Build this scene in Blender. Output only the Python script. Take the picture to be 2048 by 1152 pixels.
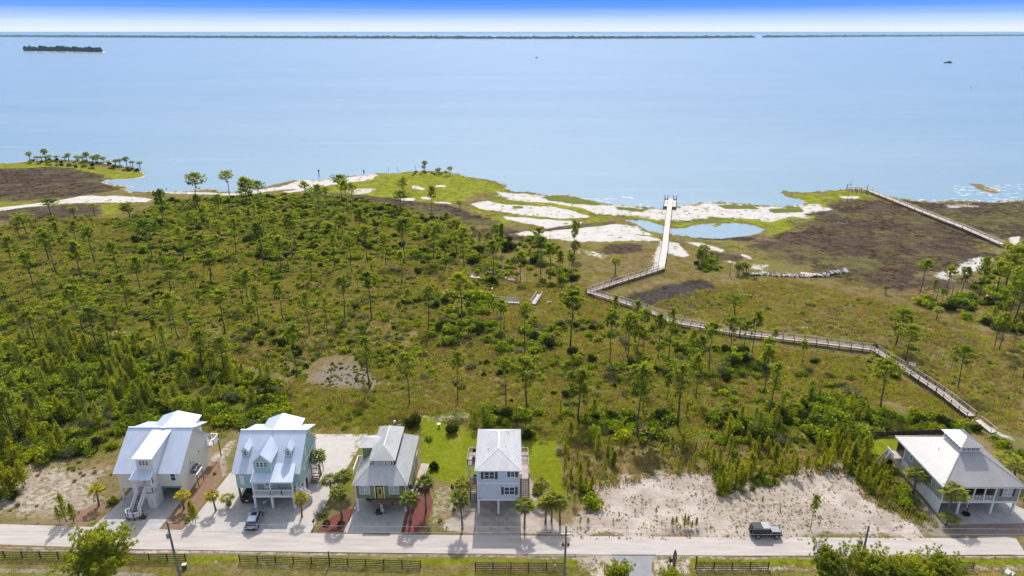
import bpy, math, random
import numpy as np
from mathutils import Vector, Matrix

# ------------------------------------------------------------------ clear, camera, world, sun, exposure
for o in list(bpy.data.objects):
    bpy.data.objects.remove(o)
SC = bpy.context.scene
COL = SC.collection
F, HY, CAMH = 1365.0, 64.0, 72.0           # focal length in photo pixels, horizon row, camera height in metres
PITCH = math.atan((576 - HY) / F)
cam_d = bpy.data.cameras.new('camera')
cam_d.sensor_width = 36.0
cam_d.lens = 36.0 * F / 2048
cam_d.clip_start = 1.0
cam_d.clip_end = 200000
cam = bpy.data.objects.new('camera', cam_d)
COL.objects.link(cam)
cam.location = (0, 0, CAMH)
cam.rotation_euler = (math.pi / 2 - PITCH, 0, 0)
SC.camera = cam
SUN_EL = math.radians(48.5)

w = bpy.data.worlds.new('World')
SC.world = w
w.use_nodes = True
nt = w.node_tree
nt.nodes.clear()
N = nt.nodes.new
sky = N('ShaderNodeTexSky')
sky.sky_type = 'NISHITA'
sky.sun_disc = False
sky.sun_elevation = SUN_EL
sky.sun_rotation = 0.0
tc = N('ShaderNodeTexCoord')
sep = N('ShaderNodeSeparateXYZ')
nt.links.new(tc.outputs['Generated'], sep.inputs[0])
mp = N('ShaderNodeMapping')
mp.inputs['Scale'].default_value = (1.6, 1.6, 190)
nt.links.new(tc.outputs['Generated'], mp.inputs[0])
no = N('ShaderNodeTexNoise')
no.inputs['Scale'].default_value = 1.5
no.inputs['Detail'].default_value = 3
nt.links.new(mp.outputs[0], no.inputs['Vector'])
wob = N('ShaderNodeMath'); wob.operation = 'MULTIPLY_ADD'      # thin streaks of cloud lift and lower the pale band
wob.inputs[1].default_value = 0.007
nt.links.new(no.outputs['Fac'], wob.inputs[0])
off = N('ShaderNodeMath'); off.operation = 'SUBTRACT'; off.inputs[1].default_value = 0.0035
nt.links.new(sep.outputs['Z'], off.inputs[0])
nt.links.new(off.outputs[0], wob.inputs[2])
rp = N('ShaderNodeValToRGB')
cr = rp.color_ramp
SKYC = [(0.0, (.86, .94, .99)), (.006, (.82, .91, 1.0)), (.013, (.62, .78, 1.0)), (.0205, (.42, .62, 1.0)), (.030, (.18, .41, 1.0)), (.042, (.075, .31, 1.0)),
        (.10, (.05, .25, .88)), (.5, (.06, .22, .62))]
S_ = 1.0
while len(cr.elements) < len(SKYC):
    cr.elements.new(.5)
for e, (p, c) in zip(cr.elements, SKYC):
    e.position = p
    e.color = (*c, 1)
nt.links.new(wob.outputs[0], rp.inputs[0])
gain = N('ShaderNodeMixRGB'); gain.blend_type = 'MULTIPLY'; gain.inputs[0].default_value = 1
EXPOSURE = 0.72
SKYG = 1.0 / (0.15 * 2 ** EXPOSURE)
gain.inputs[2].default_value = (SKYG, SKYG, SKYG, 1)
nt.links.new(rp.outputs[0], gain.inputs[1])
mr = N('ShaderNodeMapRange'); mr.interpolation_type = 'SMOOTHSTEP'
mr.inputs[1].default_value = .05; mr.inputs[2].default_value = .30
nt.links.new(sep.outputs['Z'], mr.inputs[0])
mx = N('ShaderNodeMixRGB')
nt.links.new(mr.outputs[0], mx.inputs[0])
nt.links.new(gain.outputs[0], mx.inputs[1])
bw = N('ShaderNodeRGBToBW')                 # thin high cloud: the open sky above the blue band is pale
nt.links.new(sky.outputs[0], bw.inputs[0])
pale = N('ShaderNodeMixRGB'); pale.inputs[0].default_value = .62
nt.links.new(sky.outputs[0], pale.inputs[1])
nt.links.new(bw.outputs[0], pale.inputs[2])
lift = N('ShaderNodeMixRGB'); lift.blend_type = 'MULTIPLY'; lift.inputs[0].default_value = 1
lift.inputs[2].default_value = (1.3, 1.28, 1.25, 1)
nt.links.new(pale.outputs[0], lift.inputs[1])
nt.links.new(lift.outputs[0], mx.inputs[2])
bg = N('ShaderNodeBackground')
bg.inputs['Strength'].default_value = 0.15
nt.links.new(mx.outputs[0], bg.inputs['Color'])
wo = N('ShaderNodeOutputWorld')
nt.links.new(bg.outputs[0], wo.inputs['Surface'])

sun_d = bpy.data.lights.new('sun', 'SUN')
sun_d.energy = 2.5
sun_d.angle = math.radians(.53)
sun_d.color = (1.0, .95, .87)
sun = bpy.data.objects.new('sun', sun_d)
COL.objects.link(sun)
sun.rotation_euler = (-(math.pi / 2 - SUN_EL), 0, math.radians(-1))
vs = SC.view_settings
vs.view_transform = 'Standard'
vs.look = 'None'
vs.gamma = 1
vs.exposure = EXPOSURE
HAZE_DENSITY = 4.2e-5
SC.cycles.max_bounces = 6
SC.cycles.transparent_max_bounces = 6
SC.cycles.volume_bounces = 0

# ------------------------------------------------------------------ helpers
RN = random.Random(11)
WO = {}                                        # world offset of each thing or part


def ray(px, py):
    u = (px - 1024) / F
    v = (py - 576) / F
    return u, math.cos(PITCH) - v * math.sin(PITCH), -(math.sin(PITCH) + v * math.cos(PITCH))


def gp(px, py, z=0.0):
    """point of the level z that the photograph shows at a pixel of its 2048 x 1152 frame"""
    r = ray(px, py)
    k = (z - CAMH) / r[2]
    return r[0] * k, r[1] * k


def zat(px, py, Y):
    r = ray(px, py)
    return CAMH + r[2] * Y / r[1]


def pix(x, y, z=0.0):
    zc = y * math.cos(PITCH) - (z - CAMH) * math.sin(PITCH)
    return 1024 + F * x / zc, 576 + F * (-(z - CAMH) * math.cos(PITCH) - y * math.sin(PITCH)) / zc


def V(*a):
    return Vector(a)


class MB:
    def __init__(s):
        s.v = []; s.f = []; s.m = []; s.mi = 0

    def add(s, vs_, fs):
        b = len(s.v)
        s.v += [tuple(p) for p in vs_]
        s.f += [tuple(b + i for i in q) for q in fs]
        s.m += [s.mi] * len(fs)
        return s

    def box(s, x0, x1, y0, y1, z0, z1):
        return s.add([(x0, y0, z0), (x1, y0, z0), (x1, y1, z0), (x0, y1, z0), (x0, y0, z1), (x1, y0, z1), (x1, y1, z1), (x0, y1, z1)],
                     [(0, 3, 2, 1), (4, 5, 6, 7), (0, 1, 5, 4), (1, 2, 6, 5), (2, 3, 7, 6), (3, 0, 4, 7)])

    def obox(s, c, u, v, n, a, b, d):
        c, u, v, n = Vector(c), Vector(u) * a, Vector(v) * b, Vector(n) * d
        P = [c - u - v - n, c + u - v - n, c + u + v - n, c - u + v - n, c - u - v + n, c + u - v + n, c + u + v + n, c - u + v + n]
        return s.add(P, [(0, 3, 2, 1), (4, 5, 6, 7), (0, 1, 5, 4), (1, 2, 6, 5), (2, 3, 7, 6), (3, 0, 4, 7)])

    def bar(s, p, q, w_, h_):
        p, q = Vector(p), Vector(q)
        d = q - p
        L = d.length
        d.normalize()
        up = Vector((0, 0, 1)) if abs(d.z) < .95 else Vector((0, 1, 0))
        sd = d.cross(up).normalized()
        up = sd.cross(d)
        return s.obox((p + q) / 2, d, sd, up, L / 2, w_ / 2, h_ / 2)

    def prism(s, poly, off_):
        n = len(poly)
        o_ = Vector(off_)
        P = [Vector(p) for p in poly]
        return s.add(P + [p + o_ for p in P], [tuple(range(n))[::-1], tuple(range(n, 2 * n))] + [(i, (i + 1) % n, n + (i + 1) % n, n + i) for i in range(n)])

    def tube(s, pts, rad, n=7, cap=True):
        pts = [Vector(p) for p in pts]
        rings = []
        for i, p in enumerate(pts):
            d = (pts[min(i + 1, len(pts) - 1)] - pts[max(i - 1, 0)]).normalized()
            a = d.cross(Vector((0, 0, 1)) if abs(d.z) < .9 else Vector((1, 0, 0))).normalized()
            b = d.cross(a)
            r = rad[i] if isinstance(rad, (list, tuple)) else rad
            rings.append([p + (a * math.cos(t) + b * math.sin(t)) * r for t in [2 * math.pi * k / n for k in range(n)]])
        vs_ = [q for r in rings for q in r]
        fs = [(i * n + k, i * n + (k + 1) % n, (i + 1) * n + (k + 1) % n, (i + 1) * n + k) for i in range(len(pts) - 1) for k in range(n)]
        if cap:
            fs += [tuple(range(n))[::-1], tuple(range((len(pts) - 1) * n, len(pts) * n))]
        return s.add(vs_, fs)

    def roof(s, poly, th=.1, step=.42, rib=.05):
        """metal roof plane: a slab with standing seams running up the slope"""
        P = [Vector(p) for p in poly]
        n = (P[1] - P[0]).cross(P[2] - P[0]).normalized()
        if n.z < 0:
            P.reverse(); n = -n
        s.prism([p - n * th for p in P], n * th)
        u = Vector((0, 0, 1)).cross(n)
        if u.length < 1e-4:
            return s
        u.normalize()
        v = n.cross(u)
        q = [((p - P[0]).dot(u), (p - P[0]).dot(v)) for p in P]
        a = min(t[0] for t in q) + step * .5
        while a < max(t[0] for t in q):
            hit = []
            for i in range(len(q)):
                (x0, y0), (x1, y1) = q[i], q[(i + 1) % len(q)]
                if (x0 - a) * (x1 - a) < 0:
                    hit.append(y0 + (y1 - y0) * (a - x0) / (x1 - x0))
            if len(hit) >= 2:
                y0, y1 = min(hit), max(hit)
                if y1 - y0 > .15:
                    s.obox(P[0] + u * a + v * (y0 + y1) / 2 + n * rib / 2, u, v, n, .032, (y1 - y0) / 2 - .01, rib / 2 + .004)
            a += step
        return s

    def mesh(s, name, mats, smooth=False, off_=None):
        me = bpy.data.meshes.new(name)
        vv = s.v if off_ is None else [(a - off_[0], b - off_[1], c - off_[2]) for a, b, c in s.v]
        me.from_pydata(vv, [], s.f)
        for m in (mats if isinstance(mats, (list, tuple)) else [mats]):
            me.materials.append(m)
        if any(s.m):
            me.polygons.foreach_set('material_index', s.m)
        if smooth:
            me.polygons.foreach_set('use_smooth', [True] * len(s.f))
        me.update()
        return me

    def build(s, name, mats, parent=None, smooth=False, local=False, loc=None):
        """link the shapes as ONE object; world coordinates unless local"""
        if local:
            me = s.mesh(name, mats, smooth)
            o_ = bpy.data.objects.new(name, me)
            if loc is not None:
                o_.location = loc
            COL.objects.link(o_)
            o_.parent = parent
            return o_
        if parent is not None:
            b = WO[parent.name]
        else:
            xs, ys, zs = zip(*s.v)
            b = loc or ((min(xs) + max(xs)) / 2, (min(ys) + max(ys)) / 2, min(zs))
        me = s.mesh(name, mats, smooth, b)
        o_ = bpy.data.objects.new(name, me)
        COL.objects.link(o_)
        if parent is not None:
            o_.parent = parent
        else:
            o_.location = b
        WO[o_.name] = b
        return o_


def tag(o_, label=None, cat=None, group=None, kind=None):
    if label: o_['label'] = label
    if cat: o_['category'] = cat
    if group: o_['group'] = group
    if kind: o_['kind'] = kind
    return o_


def thing(name, label, cat, loc=(0, 0, 0), rz=0.0, group=None):
    o_ = bpy.data.objects.new(name, None)
    o_.empty_display_size = .3
    COL.objects.link(o_)
    o_.location = loc
    o_.rotation_euler = (0, 0, rz)
    WO[o_.name] = tuple(loc)
    return tag(o_, label, cat, group)


def inst(name, me, parent=None, loc=(0, 0, 0), rz=0.0, sc=1.0):
    o_ = bpy.data.objects.new(name, me)
    COL.objects.link(o_)
    o_.location = loc
    o_.rotation_euler = (0, 0, rz)
    o_.scale = sc if isinstance(sc, (tuple, list)) else (sc, sc, sc)
    o_.parent = parent
    return o_


def copy_tree(o_, parent=None):
    c = o_.copy()
    COL.objects.link(c)
    c.parent = parent
    for ch in [q for q in o_.children]:
        copy_tree(ch, c)
    return c


# ------------------------------------------------------------------ materials
def mat(name, c1, c2=None, rough=.7, scale=3.0, metallic=0.0, bump=0.0, bscale=20.0, stretch=(1, 1, 1), coord='Object', spec=.5, detail=4, lo=.35, hi=.65):
    m = bpy.data.materials.new(name)
    m.use_nodes = True
    t = m.node_tree
    b = t.nodes['Principled BSDF']
    b.inputs['Roughness'].default_value = rough
    b.inputs['Metallic'].default_value = metallic
    b.inputs['Specular IOR Level'].default_value = spec
    c2 = c2 or tuple(x * .86 for x in c1)
    tcn = t.nodes.new('ShaderNodeTexCoord')
    mpn = t.nodes.new('ShaderNodeMapping')
    mpn.inputs['Scale'].default_value = stretch
    t.links.new(tcn.outputs[coord], mpn.inputs[0])
    n1 = t.nodes.new('ShaderNodeTexNoise')
    n1.inputs['Scale'].default_value = scale
    n1.inputs['Detail'].default_value = detail
    n1.inputs['Roughness'].default_value = .65
    t.links.new(mpn.outputs[0], n1.inputs['Vector'])
    r = t.nodes.new('ShaderNodeMapRange')
    r.inputs[1].default_value = lo
    r.inputs[2].default_value = hi
    t.links.new(n1.outputs['Fac'], r.inputs[0])
    mi = t.nodes.new('ShaderNodeMixRGB')
    mi.inputs[1].default_value = (*c1, 1)
    mi.inputs[2].default_value = (*c2, 1)
    t.links.new(r.outputs[0], mi.inputs[0])
    t.links.new(mi.outputs[0], b.inputs['Base Color'])
    if bump:
        n2 = t.nodes.new('ShaderNodeTexNoise')
        n2.inputs['Scale'].default_value = bscale
        n2.inputs['Detail'].default_value = 3
        t.links.new(mpn.outputs[0], n2.inputs['Vector'])
        bp = t.nodes.new('ShaderNodeBump')
        bp.inputs['Strength'].default_value = bump
        bp.inputs['Distance'].default_value = .1
        t.links.new(n2.outputs['Fac'], bp.inputs['Height'])
        t.links.new(bp.outputs[0], b.inputs['Normal'])
    return m


def siding(name, c, axis, step, depth=.6):
    """painted siding: boards (axis Z: lap boards, axis X: upright boards and battens)"""
    m = mat(name, c, tuple(x * .9 for x in c), rough=.6, scale=1.2)
    t = m.node_tree
    b = t.nodes['Principled BSDF']
    wv = t.nodes.new('ShaderNodeTexWave')
    wv.wave_type = 'BANDS'
    wv.bands_direction = 'Z' if axis == 'Z' else 'DIAGONAL'
    wv.wave_profile = 'SAW' if axis == 'Z' else 'SIN'
    wv.inputs['Scale'].default_value = 2 * math.pi / (20 * step) * (1.0 if axis == 'Z' else 1.0)
    tcn = t.nodes.new('ShaderNodeTexCoord')
    mpn = t.nodes.new('ShaderNodeMapping')
    mpn.inputs['Scale'].default_value = (1, 1, 1) if axis == 'Z' else (1, 1, 0)
    t.links.new(tcn.outputs['Object'], mpn.inputs[0])
    t.links.new(mpn.outputs[0], wv.inputs['Vector'])
    bp = t.nodes.new('ShaderNodeBump')
    bp.inputs['Strength'].default_value = depth
    bp.inputs['Distance'].default_value = .03
    t.links.new(wv.outputs['Fac'], bp.inputs['Height'])
    t.links.new(bp.outputs[0], b.inputs['Normal'])
    return m


def leafmat(name, top, under, vary=.35, patch=.06, tint=None, trans=.45):
    """leaves: diffuse and translucent, colour by plant and by patch of ground"""
    m = bpy.data.materials.new(name)
    m.use_nodes = True
    t = m.node_tree
    t.nodes.clear()
    out = t.nodes.new('ShaderNodeOutputMaterial')
    oi = t.nodes.new('ShaderNodeObjectInfo')
    geo = t.nodes.new('ShaderNodeNewGeometry')
    n1 = t.nodes.new('ShaderNodeTexNoise')
    n1.inputs['Scale'].default_value = patch
    n1.inputs['Detail'].default_value = 2
    t.links.new(geo.outputs['Position'], n1.inputs['Vector'])
    n2 = t.nodes.new('ShaderNodeTexNoise')
    n2.inputs['Scale'].default_value = 1.4
    n2.inputs['Detail'].default_value = 2
    t.links.new(geo.outputs['Position'], n2.inputs['Vector'])
    s1 = t.nodes.new('ShaderNodeMath'); s1.operation = 'ADD'
    t.links.new(n1.outputs['Fac'], s1.inputs[0]); t.links.new(oi.outputs['Random'], s1.inputs[1])
    s2 = t.nodes.new('ShaderNodeMath'); s2.operation = 'ADD'
    t.links.new(s1.outputs[0], s2.inputs[0]); t.links.new(n2.outputs['Fac'], s2.inputs[1])
    r = t.nodes.new('ShaderNodeMapRange')
    r.inputs[1].default_value = .8; r.inputs[2].default_value = 2.2
    t.links.new(s2.outputs[0], r.inputs[0])
    tint = tint or tuple(min(1, x * k) for x, k in zip(top, (1.7, 1.25, .9)))
    mi = t.nodes.new('ShaderNodeMixRGB')
    mi.inputs[1].default_value = (*[x * (1 - vary) for x in top], 1)
    mi.inputs[2].default_value = (*tint, 1)
    t.links.new(r.outputs[0], mi.inputs[0])
    df = t.nodes.new('ShaderNodeBsdfDiffuse')
    t.links.new(mi.outputs[0], df.inputs['Color'])
    mi2 = t.nodes.new('ShaderNodeMixRGB')
    mi2.inputs[1].default_value = (*[x * (1 - vary) for x in under], 1)
    mi2.inputs[2].default_value = (*[min(1, x * k) for x, k in zip(under, (1.5, 1.2, 1.0))], 1)
    t.links.new(r.outputs[0], mi2.inputs[0])
    tr = t.nodes.new('ShaderNodeBsdfTranslucent')
    t.links.new(mi2.outputs[0], tr.inputs['Color'])
    ms = t.nodes.new('ShaderNodeMixShader')
    ms.inputs[0].default_value = trans
    t.links.new(df.outputs[0], ms.inputs[1])
    t.links.new(tr.outputs[0], ms.inputs[2])
    t.links.new(ms.outputs[0], out.inputs['Surface'])
    return m


M = {}
M['white'] = mat('white_paint', (.74, .74, .75), (.66, .66, .68), rough=.55, scale=.8)
M['trim'] = mat('white_trim', (.80, .80, .80), (.72, .72, .73), rough=.5, scale=2)
M['h1wall'] = siding('white_board_siding', (.76, .71, .63), 'X', .42)
M['h1front'] = siding('white_front_siding', (.74, .72, .70), 'X', .42)
M['aqua'] = siding('aqua_board_siding', (.39, .575, .555), 'X', .42)
M['aquafront'] = siding('aqua_front_siding', (.36, .56, .56), 'X', .42)
M['green'] = siding('olive_green_siding', (.205, .265, .11), 'Z', .17)
M['h4wall'] = siding('pale_blue_gray_siding', (.60, .68, .80), 'Z', .17)
M['h5wall'] = siding('taupe_gray_siding', (.29, .295, .28), 'Z', .17)
M['roofw'] = mat('white_metal_roof', (.67, .725, .84), (.60, .655, .77), rough=.38, scale=.7, metallic=.1, stretch=(1, .3, 1))
M['roofb'] = M['roofw']
M['roofg'] = mat('gray_metal_roof', (.64, .62, .60), (.54, .525, .51), rough=.4, scale=.9, metallic=.15, stretch=(1, .3, 1))
M['roofp'] = mat('pale_galvanised_roof', (.66, .645, .65), (.57, .555, .565), rough=.4, scale=.8, metallic=.12, stretch=(1, .3, 1))
M['rooft'] = mat('taupe_metal_roof', (.47, .445, .43), (.40, .38, .365), rough=.42, scale=.8, metallic=.1, stretch=(1, .3, 1))
M['glass'] = mat('window_glass', (.03, .06, .08), (.05, .09, .12), rough=.08, scale=1.5)
M['blind'] = mat('glass_over_blinds', (.42, .47, .50), (.34, .40, .44), rough=.12, scale=2)
M['shutter'] = mat('dark_plum_shutter', (.065, .05, .075), rough=.6)
M['whiteshut'] = mat('white_shutter', (.78, .80, .80), rough=.5)
M['conc'] = mat('stained_concrete', (.50, .43, .36), (.30, .265, .23), rough=.9, scale=.55, detail=6, bump=.1)
M['conc2'] = mat('rust_stained_concrete', (.45, .36, .28), (.27, .23, .20), rough=.9, scale=.8, detail=6)
M['concl2'] = mat('darker_concrete', (.42, .40, .385), (.32, .31, .30), rough=.9, scale=.7, detail=6)
M['concl'] = mat('pale_concrete', (.47, .45, .43), (.36, .35, .335), rough=.9, scale=.6, detail=6)
M['shell'] = mat('crushed_shell', (.50, .46, .43), (.42, .385, .36), rough=.95, scale=.8, detail=8, bump=.25, bscale=12)
M['paver'] = mat('gray_shell_paving', (.46, .44, .43), (.35, .335, .33), rough=.95, scale=.9, detail=8, bump=.2, bscale=12)
M['wood'] = mat('weathered_wood', (.40, .34, .31), (.27, .225, .20), rough=.85, scale=2.5, stretch=(1, 1, .3))
M['deck'] = mat('gray_pink_decking', (.50, .41, .38), (.37, .30, .28), rough=.85, scale=1.2)
M['darkwood'] = mat('dark_stained_wood', (.075, .045, .035), (.045, .03, .025), rough=.75, scale=3)
M['brownwood'] = mat('brown_wood', (.23, .14, .085), (.15, .09, .06), rough=.8, scale=3)
M['paledeck'] = mat('bleached_boards', (.66, .60, .54), (.50, .45, .41), rough=.9, scale=1.5)
M['silver'] = mat('silvered_wood', (.45, .44, .45), (.28, .27, .28), rough=.9, scale=1.2)
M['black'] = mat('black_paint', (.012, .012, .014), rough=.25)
M['tyre'] = mat('tyre_rubber', (.018, .018, .018), rough=.85)
M['rim'] = mat('alloy_rim', (.45, .46, .48), rough=.3, metallic=.8)
M['carsilver'] = mat('silver_car_paint', (.36, .44, .54), (.34, .42, .52), rough=.25, metallic=.55)
M['cargray'] = mat('dark_gray_car_paint', (.045, .044, .046), (.036, .035, .037), rough=.3, metallic=.3)
M['palegray'] = mat('pale_gray_car_paint', (.29, .30, .32), rough=.4, metallic=.2)
M['carglass'] = mat('car_glass', (.012, .016, .02), rough=.05)
M['red'] = mat('red_lens', (.45, .02, .02), rough=.2)
M['rust'] = mat('rust_red', (.25, .03, .03), (.16, .03, .02), rough=.6)
M['metal'] = mat('galvanised_metal', (.38, .40, .44), rough=.4, metallic=.5)
M['navy'] = mat('dark_blue_plastic', (.02, .03, .07), rough=.4)
M['polewood'] = mat('treated_pole', (.19, .20, .17), (.13, .145, .12), rough=.85, scale=2, stretch=(1, 1, .2))
M['cable'] = mat('black_cable', (.02, .025, .03), rough=.6)
M['wire'] = mat('aluminium_wire', (.50, .50, .50), rough=.4, metallic=.5)
M['lock'] = mat('green_cabinet', (.05, .10, .06), rough=.5)
M['bark'] = mat('pine_bark', (.135, .10, .08), (.07, .055, .045), rough=.95, scale=3, stretch=(1, 1, .25))
M['palmbark'] = mat('palm_trunk', (.20, .165, .14), (.11, .09, .075), rough=.95, scale=5, stretch=(1, 1, 2))
M['dead'] = mat('dead_wood', (.17, .155, .145), (.10, .09, .085), rough=.95, scale=3)
M['mulch'] = mat('red_mulch', (.20, .055, .04), (.10, .03, .025), rough=.95, scale=3, bump=.5, bscale=14)
M['straw'] = mat('pine_straw_bed', (.27, .155, .09), (.17, .11, .065), rough=.95, scale=1.6, bump=.5, bscale=14, detail=7)
M['brownyard'] = mat('brown_gravel_yard', (.26, .225, .175), (.19, .165, .13), rough=.95, scale=1.2, bump=.4, bscale=14, detail=7)
M['brownbrick'] = mat('brown_gravel_apron', (.26, .205, .165), (.20, .155, .125), rough=.95, scale=1.5, bump=.3, bscale=14, detail=7)
M['asphalt'] = mat('worn_asphalt', (.27, .275, .29), (.21, .215, .225), rough=.9, scale=.8, detail=7)
M['sandroad'] = mat('packed_sand_road', (.50, .445, .41), (.39, .345, .315), rough=.95, scale=1.3, detail=9, stretch=(.12, 1, 1), bump=.12, bscale=6)
M['yellow'] = mat('yellow_paint', (.55, .42, .05), rough=.5)
M['rock'] = mat('pale_rock', (.42, .40, .38), (.25, .24, .23), rough=.95, scale=4)
# foliage
M['pine'] = leafmat('pine_needles', (.115, .175, .026), (.44, .58, .055), trans=.5)
M['pinefront'] = leafmat('pine_needles_near', (.135, .19, .024), (.50, .61, .045), tint=(.25, .30, .03), trans=.5)
M['young'] = leafmat('young_pine_needles', (.125, .175, .016), (.52, .60, .03), tint=(.23, .27, .016), trans=.5)
M['bush'] = leafmat('broad_green_leaves', (.092, .158, .020), (.42, .60, .035), tint=(.19, .25, .022), patch=.05, trans=.5)
M['bushy'] = leafmat('yellow_green_leaves', (.145, .21, .015), (.50, .62, .022), tint=(.26, .305, .02), patch=.05, trans=.5)
M['bushg'] = leafmat('gray_green_leaves', (.15, .165, .08), (.26, .29, .10), tint=(.25, .25, .14), patch=.05, trans=.35)
M['bushd'] = leafmat('dark_green_leaves', (.032, .056, .010), (.11, .16, .012), trans=.35)
M['palm'] = leafmat('palm_fronds', (.125, .185, .05), (.44, .54, .09), tint=(.21, .25, .07), trans=.52)
M['palmy'] = leafmat('yellowing_palm_fronds', (.22, .25, .04), (.64, .66, .05), tint=(.36, .32, .04), trans=.5)
M['meadow'] = leafmat('meadow_grass', (.19, .155, .058), (.40, .33, .085), tint=(.33, .25, .14), patch=.035, trans=.45, vary=.2)
M['meadowg'] = leafmat('green_meadow_grass', (.135, .17, .022), (.42, .50, .035), tint=(.24, .265, .035), patch=.035, trans=.45, vary=.25)
M['vergeg'] = leafmat('verge_grass_blades', (.165, .195, .022), (.50, .54, .035), tint=(.27, .27, .05), patch=.05, trans=.45, vary=.2)
M['marshg'] = leafmat('brown_marsh_rush', (.072, .048, .028), (.14, .095, .05), tint=(.135, .092, .05), patch=.03, trans=.35)
M['tan'] = leafmat('dry_weed', (.25, .19, .125), (.40, .31, .18), tint=(.36, .29, .20), trans=.4)
M['far'] = leafmat('far_tree_leaves', (.020, .032, .014), (.03, .05, .015), patch=.002, trans=.2)
# ------------------------------------------------------------------ the ground: one sheet, its cover held as attributes of the ground
_rs = np.random.RandomState(5)
_LAT = _rs.rand(256, 256)


def vnoise(x, y):
    xi = np.floor(x).astype(int); yi = np.floor(y).astype(int)
    fx = x - xi; fy = y - yi
    fx = fx * fx * (3 - 2 * fx); fy = fy * fy * (3 - 2 * fy)
    a = _LAT[xi % 256, yi % 256]; b = _LAT[(xi + 1) % 256, yi % 256]
    c = _LAT[xi % 256, (yi + 1) % 256]; d = _LAT[(xi + 1) % 256, (yi + 1) % 256]
    return (a * (1 - fx) + b * fx) * (1 - fy) + (c * (1 - fx) + d * fx) * fy


def fbm(x, y, s, o=4, seed=0):
    r = 0; a = .5; t = 0
    for i in range(o):
        r = r + a * vnoise(x / s + 17.3 * i + seed * 7.7, y / s + 9.1 * i + seed * 3.3)
        t += a; a *= .55; s = s / 2.1
    return r / t


def sdf(x, y, poly):
    """signed distance to a polygon, negative inside"""
    d = np.full(x.shape, 1e9)
    ins = np.zeros(x.shape, bool)
    n = len(poly)
    for i in range(n):
        ax, ay = poly[i]; bx, by = poly[(i + 1) % n]
        ex, ey = bx - ax, by - ay
        L = ex * ex + ey * ey + 1e-9
        t = np.clip(((x - ax) * ex + (y - ay) * ey) / L, 0, 1)
        d = np.minimum(d, (x - ax - t * ex) ** 2 + (y - ay - t * ey) ** 2)
        c = (ay > y) != (by > y)
        with np.errstate(divide='ignore', invalid='ignore'):
            xc = ax + (y - ay) / (by - ay + 1e-12) * ex
        ins ^= c & (x < xc)
    d = np.sqrt(d)
    return np.where(ins, -d, d)


def G(*p):
    return [gp(a, b) for a, b in p]


LAND = G((-170, 330), (-80, 328), (0, 327), (60, 322), (110, 318), (160, 320), (200, 325), (250, 333), (278, 339), (292, 349), (284, 354), (252, 358), (215, 360), (204, 364),
         (236, 370), (270, 372), (244, 378), (262, 384), (310, 382), (340, 384), (380, 381), (412, 378), (470, 385), (515, 378), (540, 371), (590, 359), (640, 360),
         (700, 352), (750, 347), (790, 346), (850, 341), (900, 344), (928, 351), (960, 357), (985, 361), (1014, 370), (1010, 376), (1024, 383), (1060, 384), (1095, 391),
         (1130, 388), (1160, 396), (1200, 405), (1260, 412), (1330, 417), (1350, 414), (1366, 409), (1400, 405), (1450, 404), (1480, 407), (1520, 408), (1560, 413),
         (1604, 409), (1612, 404), (1600, 399), (1576, 393), (1562, 385), (1570, 381), (1600, 385), (1660, 381), (1700, 377), (1738, 378), (1762, 390), (1800, 396),
         (1830, 401), (1870, 404), (1900, 399), (1930, 401), (1980, 404), (2048, 399), (2160, 396), (2300, 400)) + [(900, 260), (900, -300), (-900, -300), (-900, 395)]
SHOAL = G((1930, 365), (1962, 367), (2004, 378), (2012, 385), (1986, 388), (1955, 379))
POND = G((1246, 439), (1290, 440), (1325, 451), (1345, 456), (1372, 455), (1384, 450), (1420, 446), (1470, 445), (1505, 449), (1530, 458), (1520, 466), (1490, 472),
         (1440, 477), (1390, 475), (1350, 469), (1330, 467), (1300, 462), (1272, 449))
ISLET = G((1421, 449), (1440, 447), (1443, 450), (1434, 453), (1422, 452))
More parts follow.
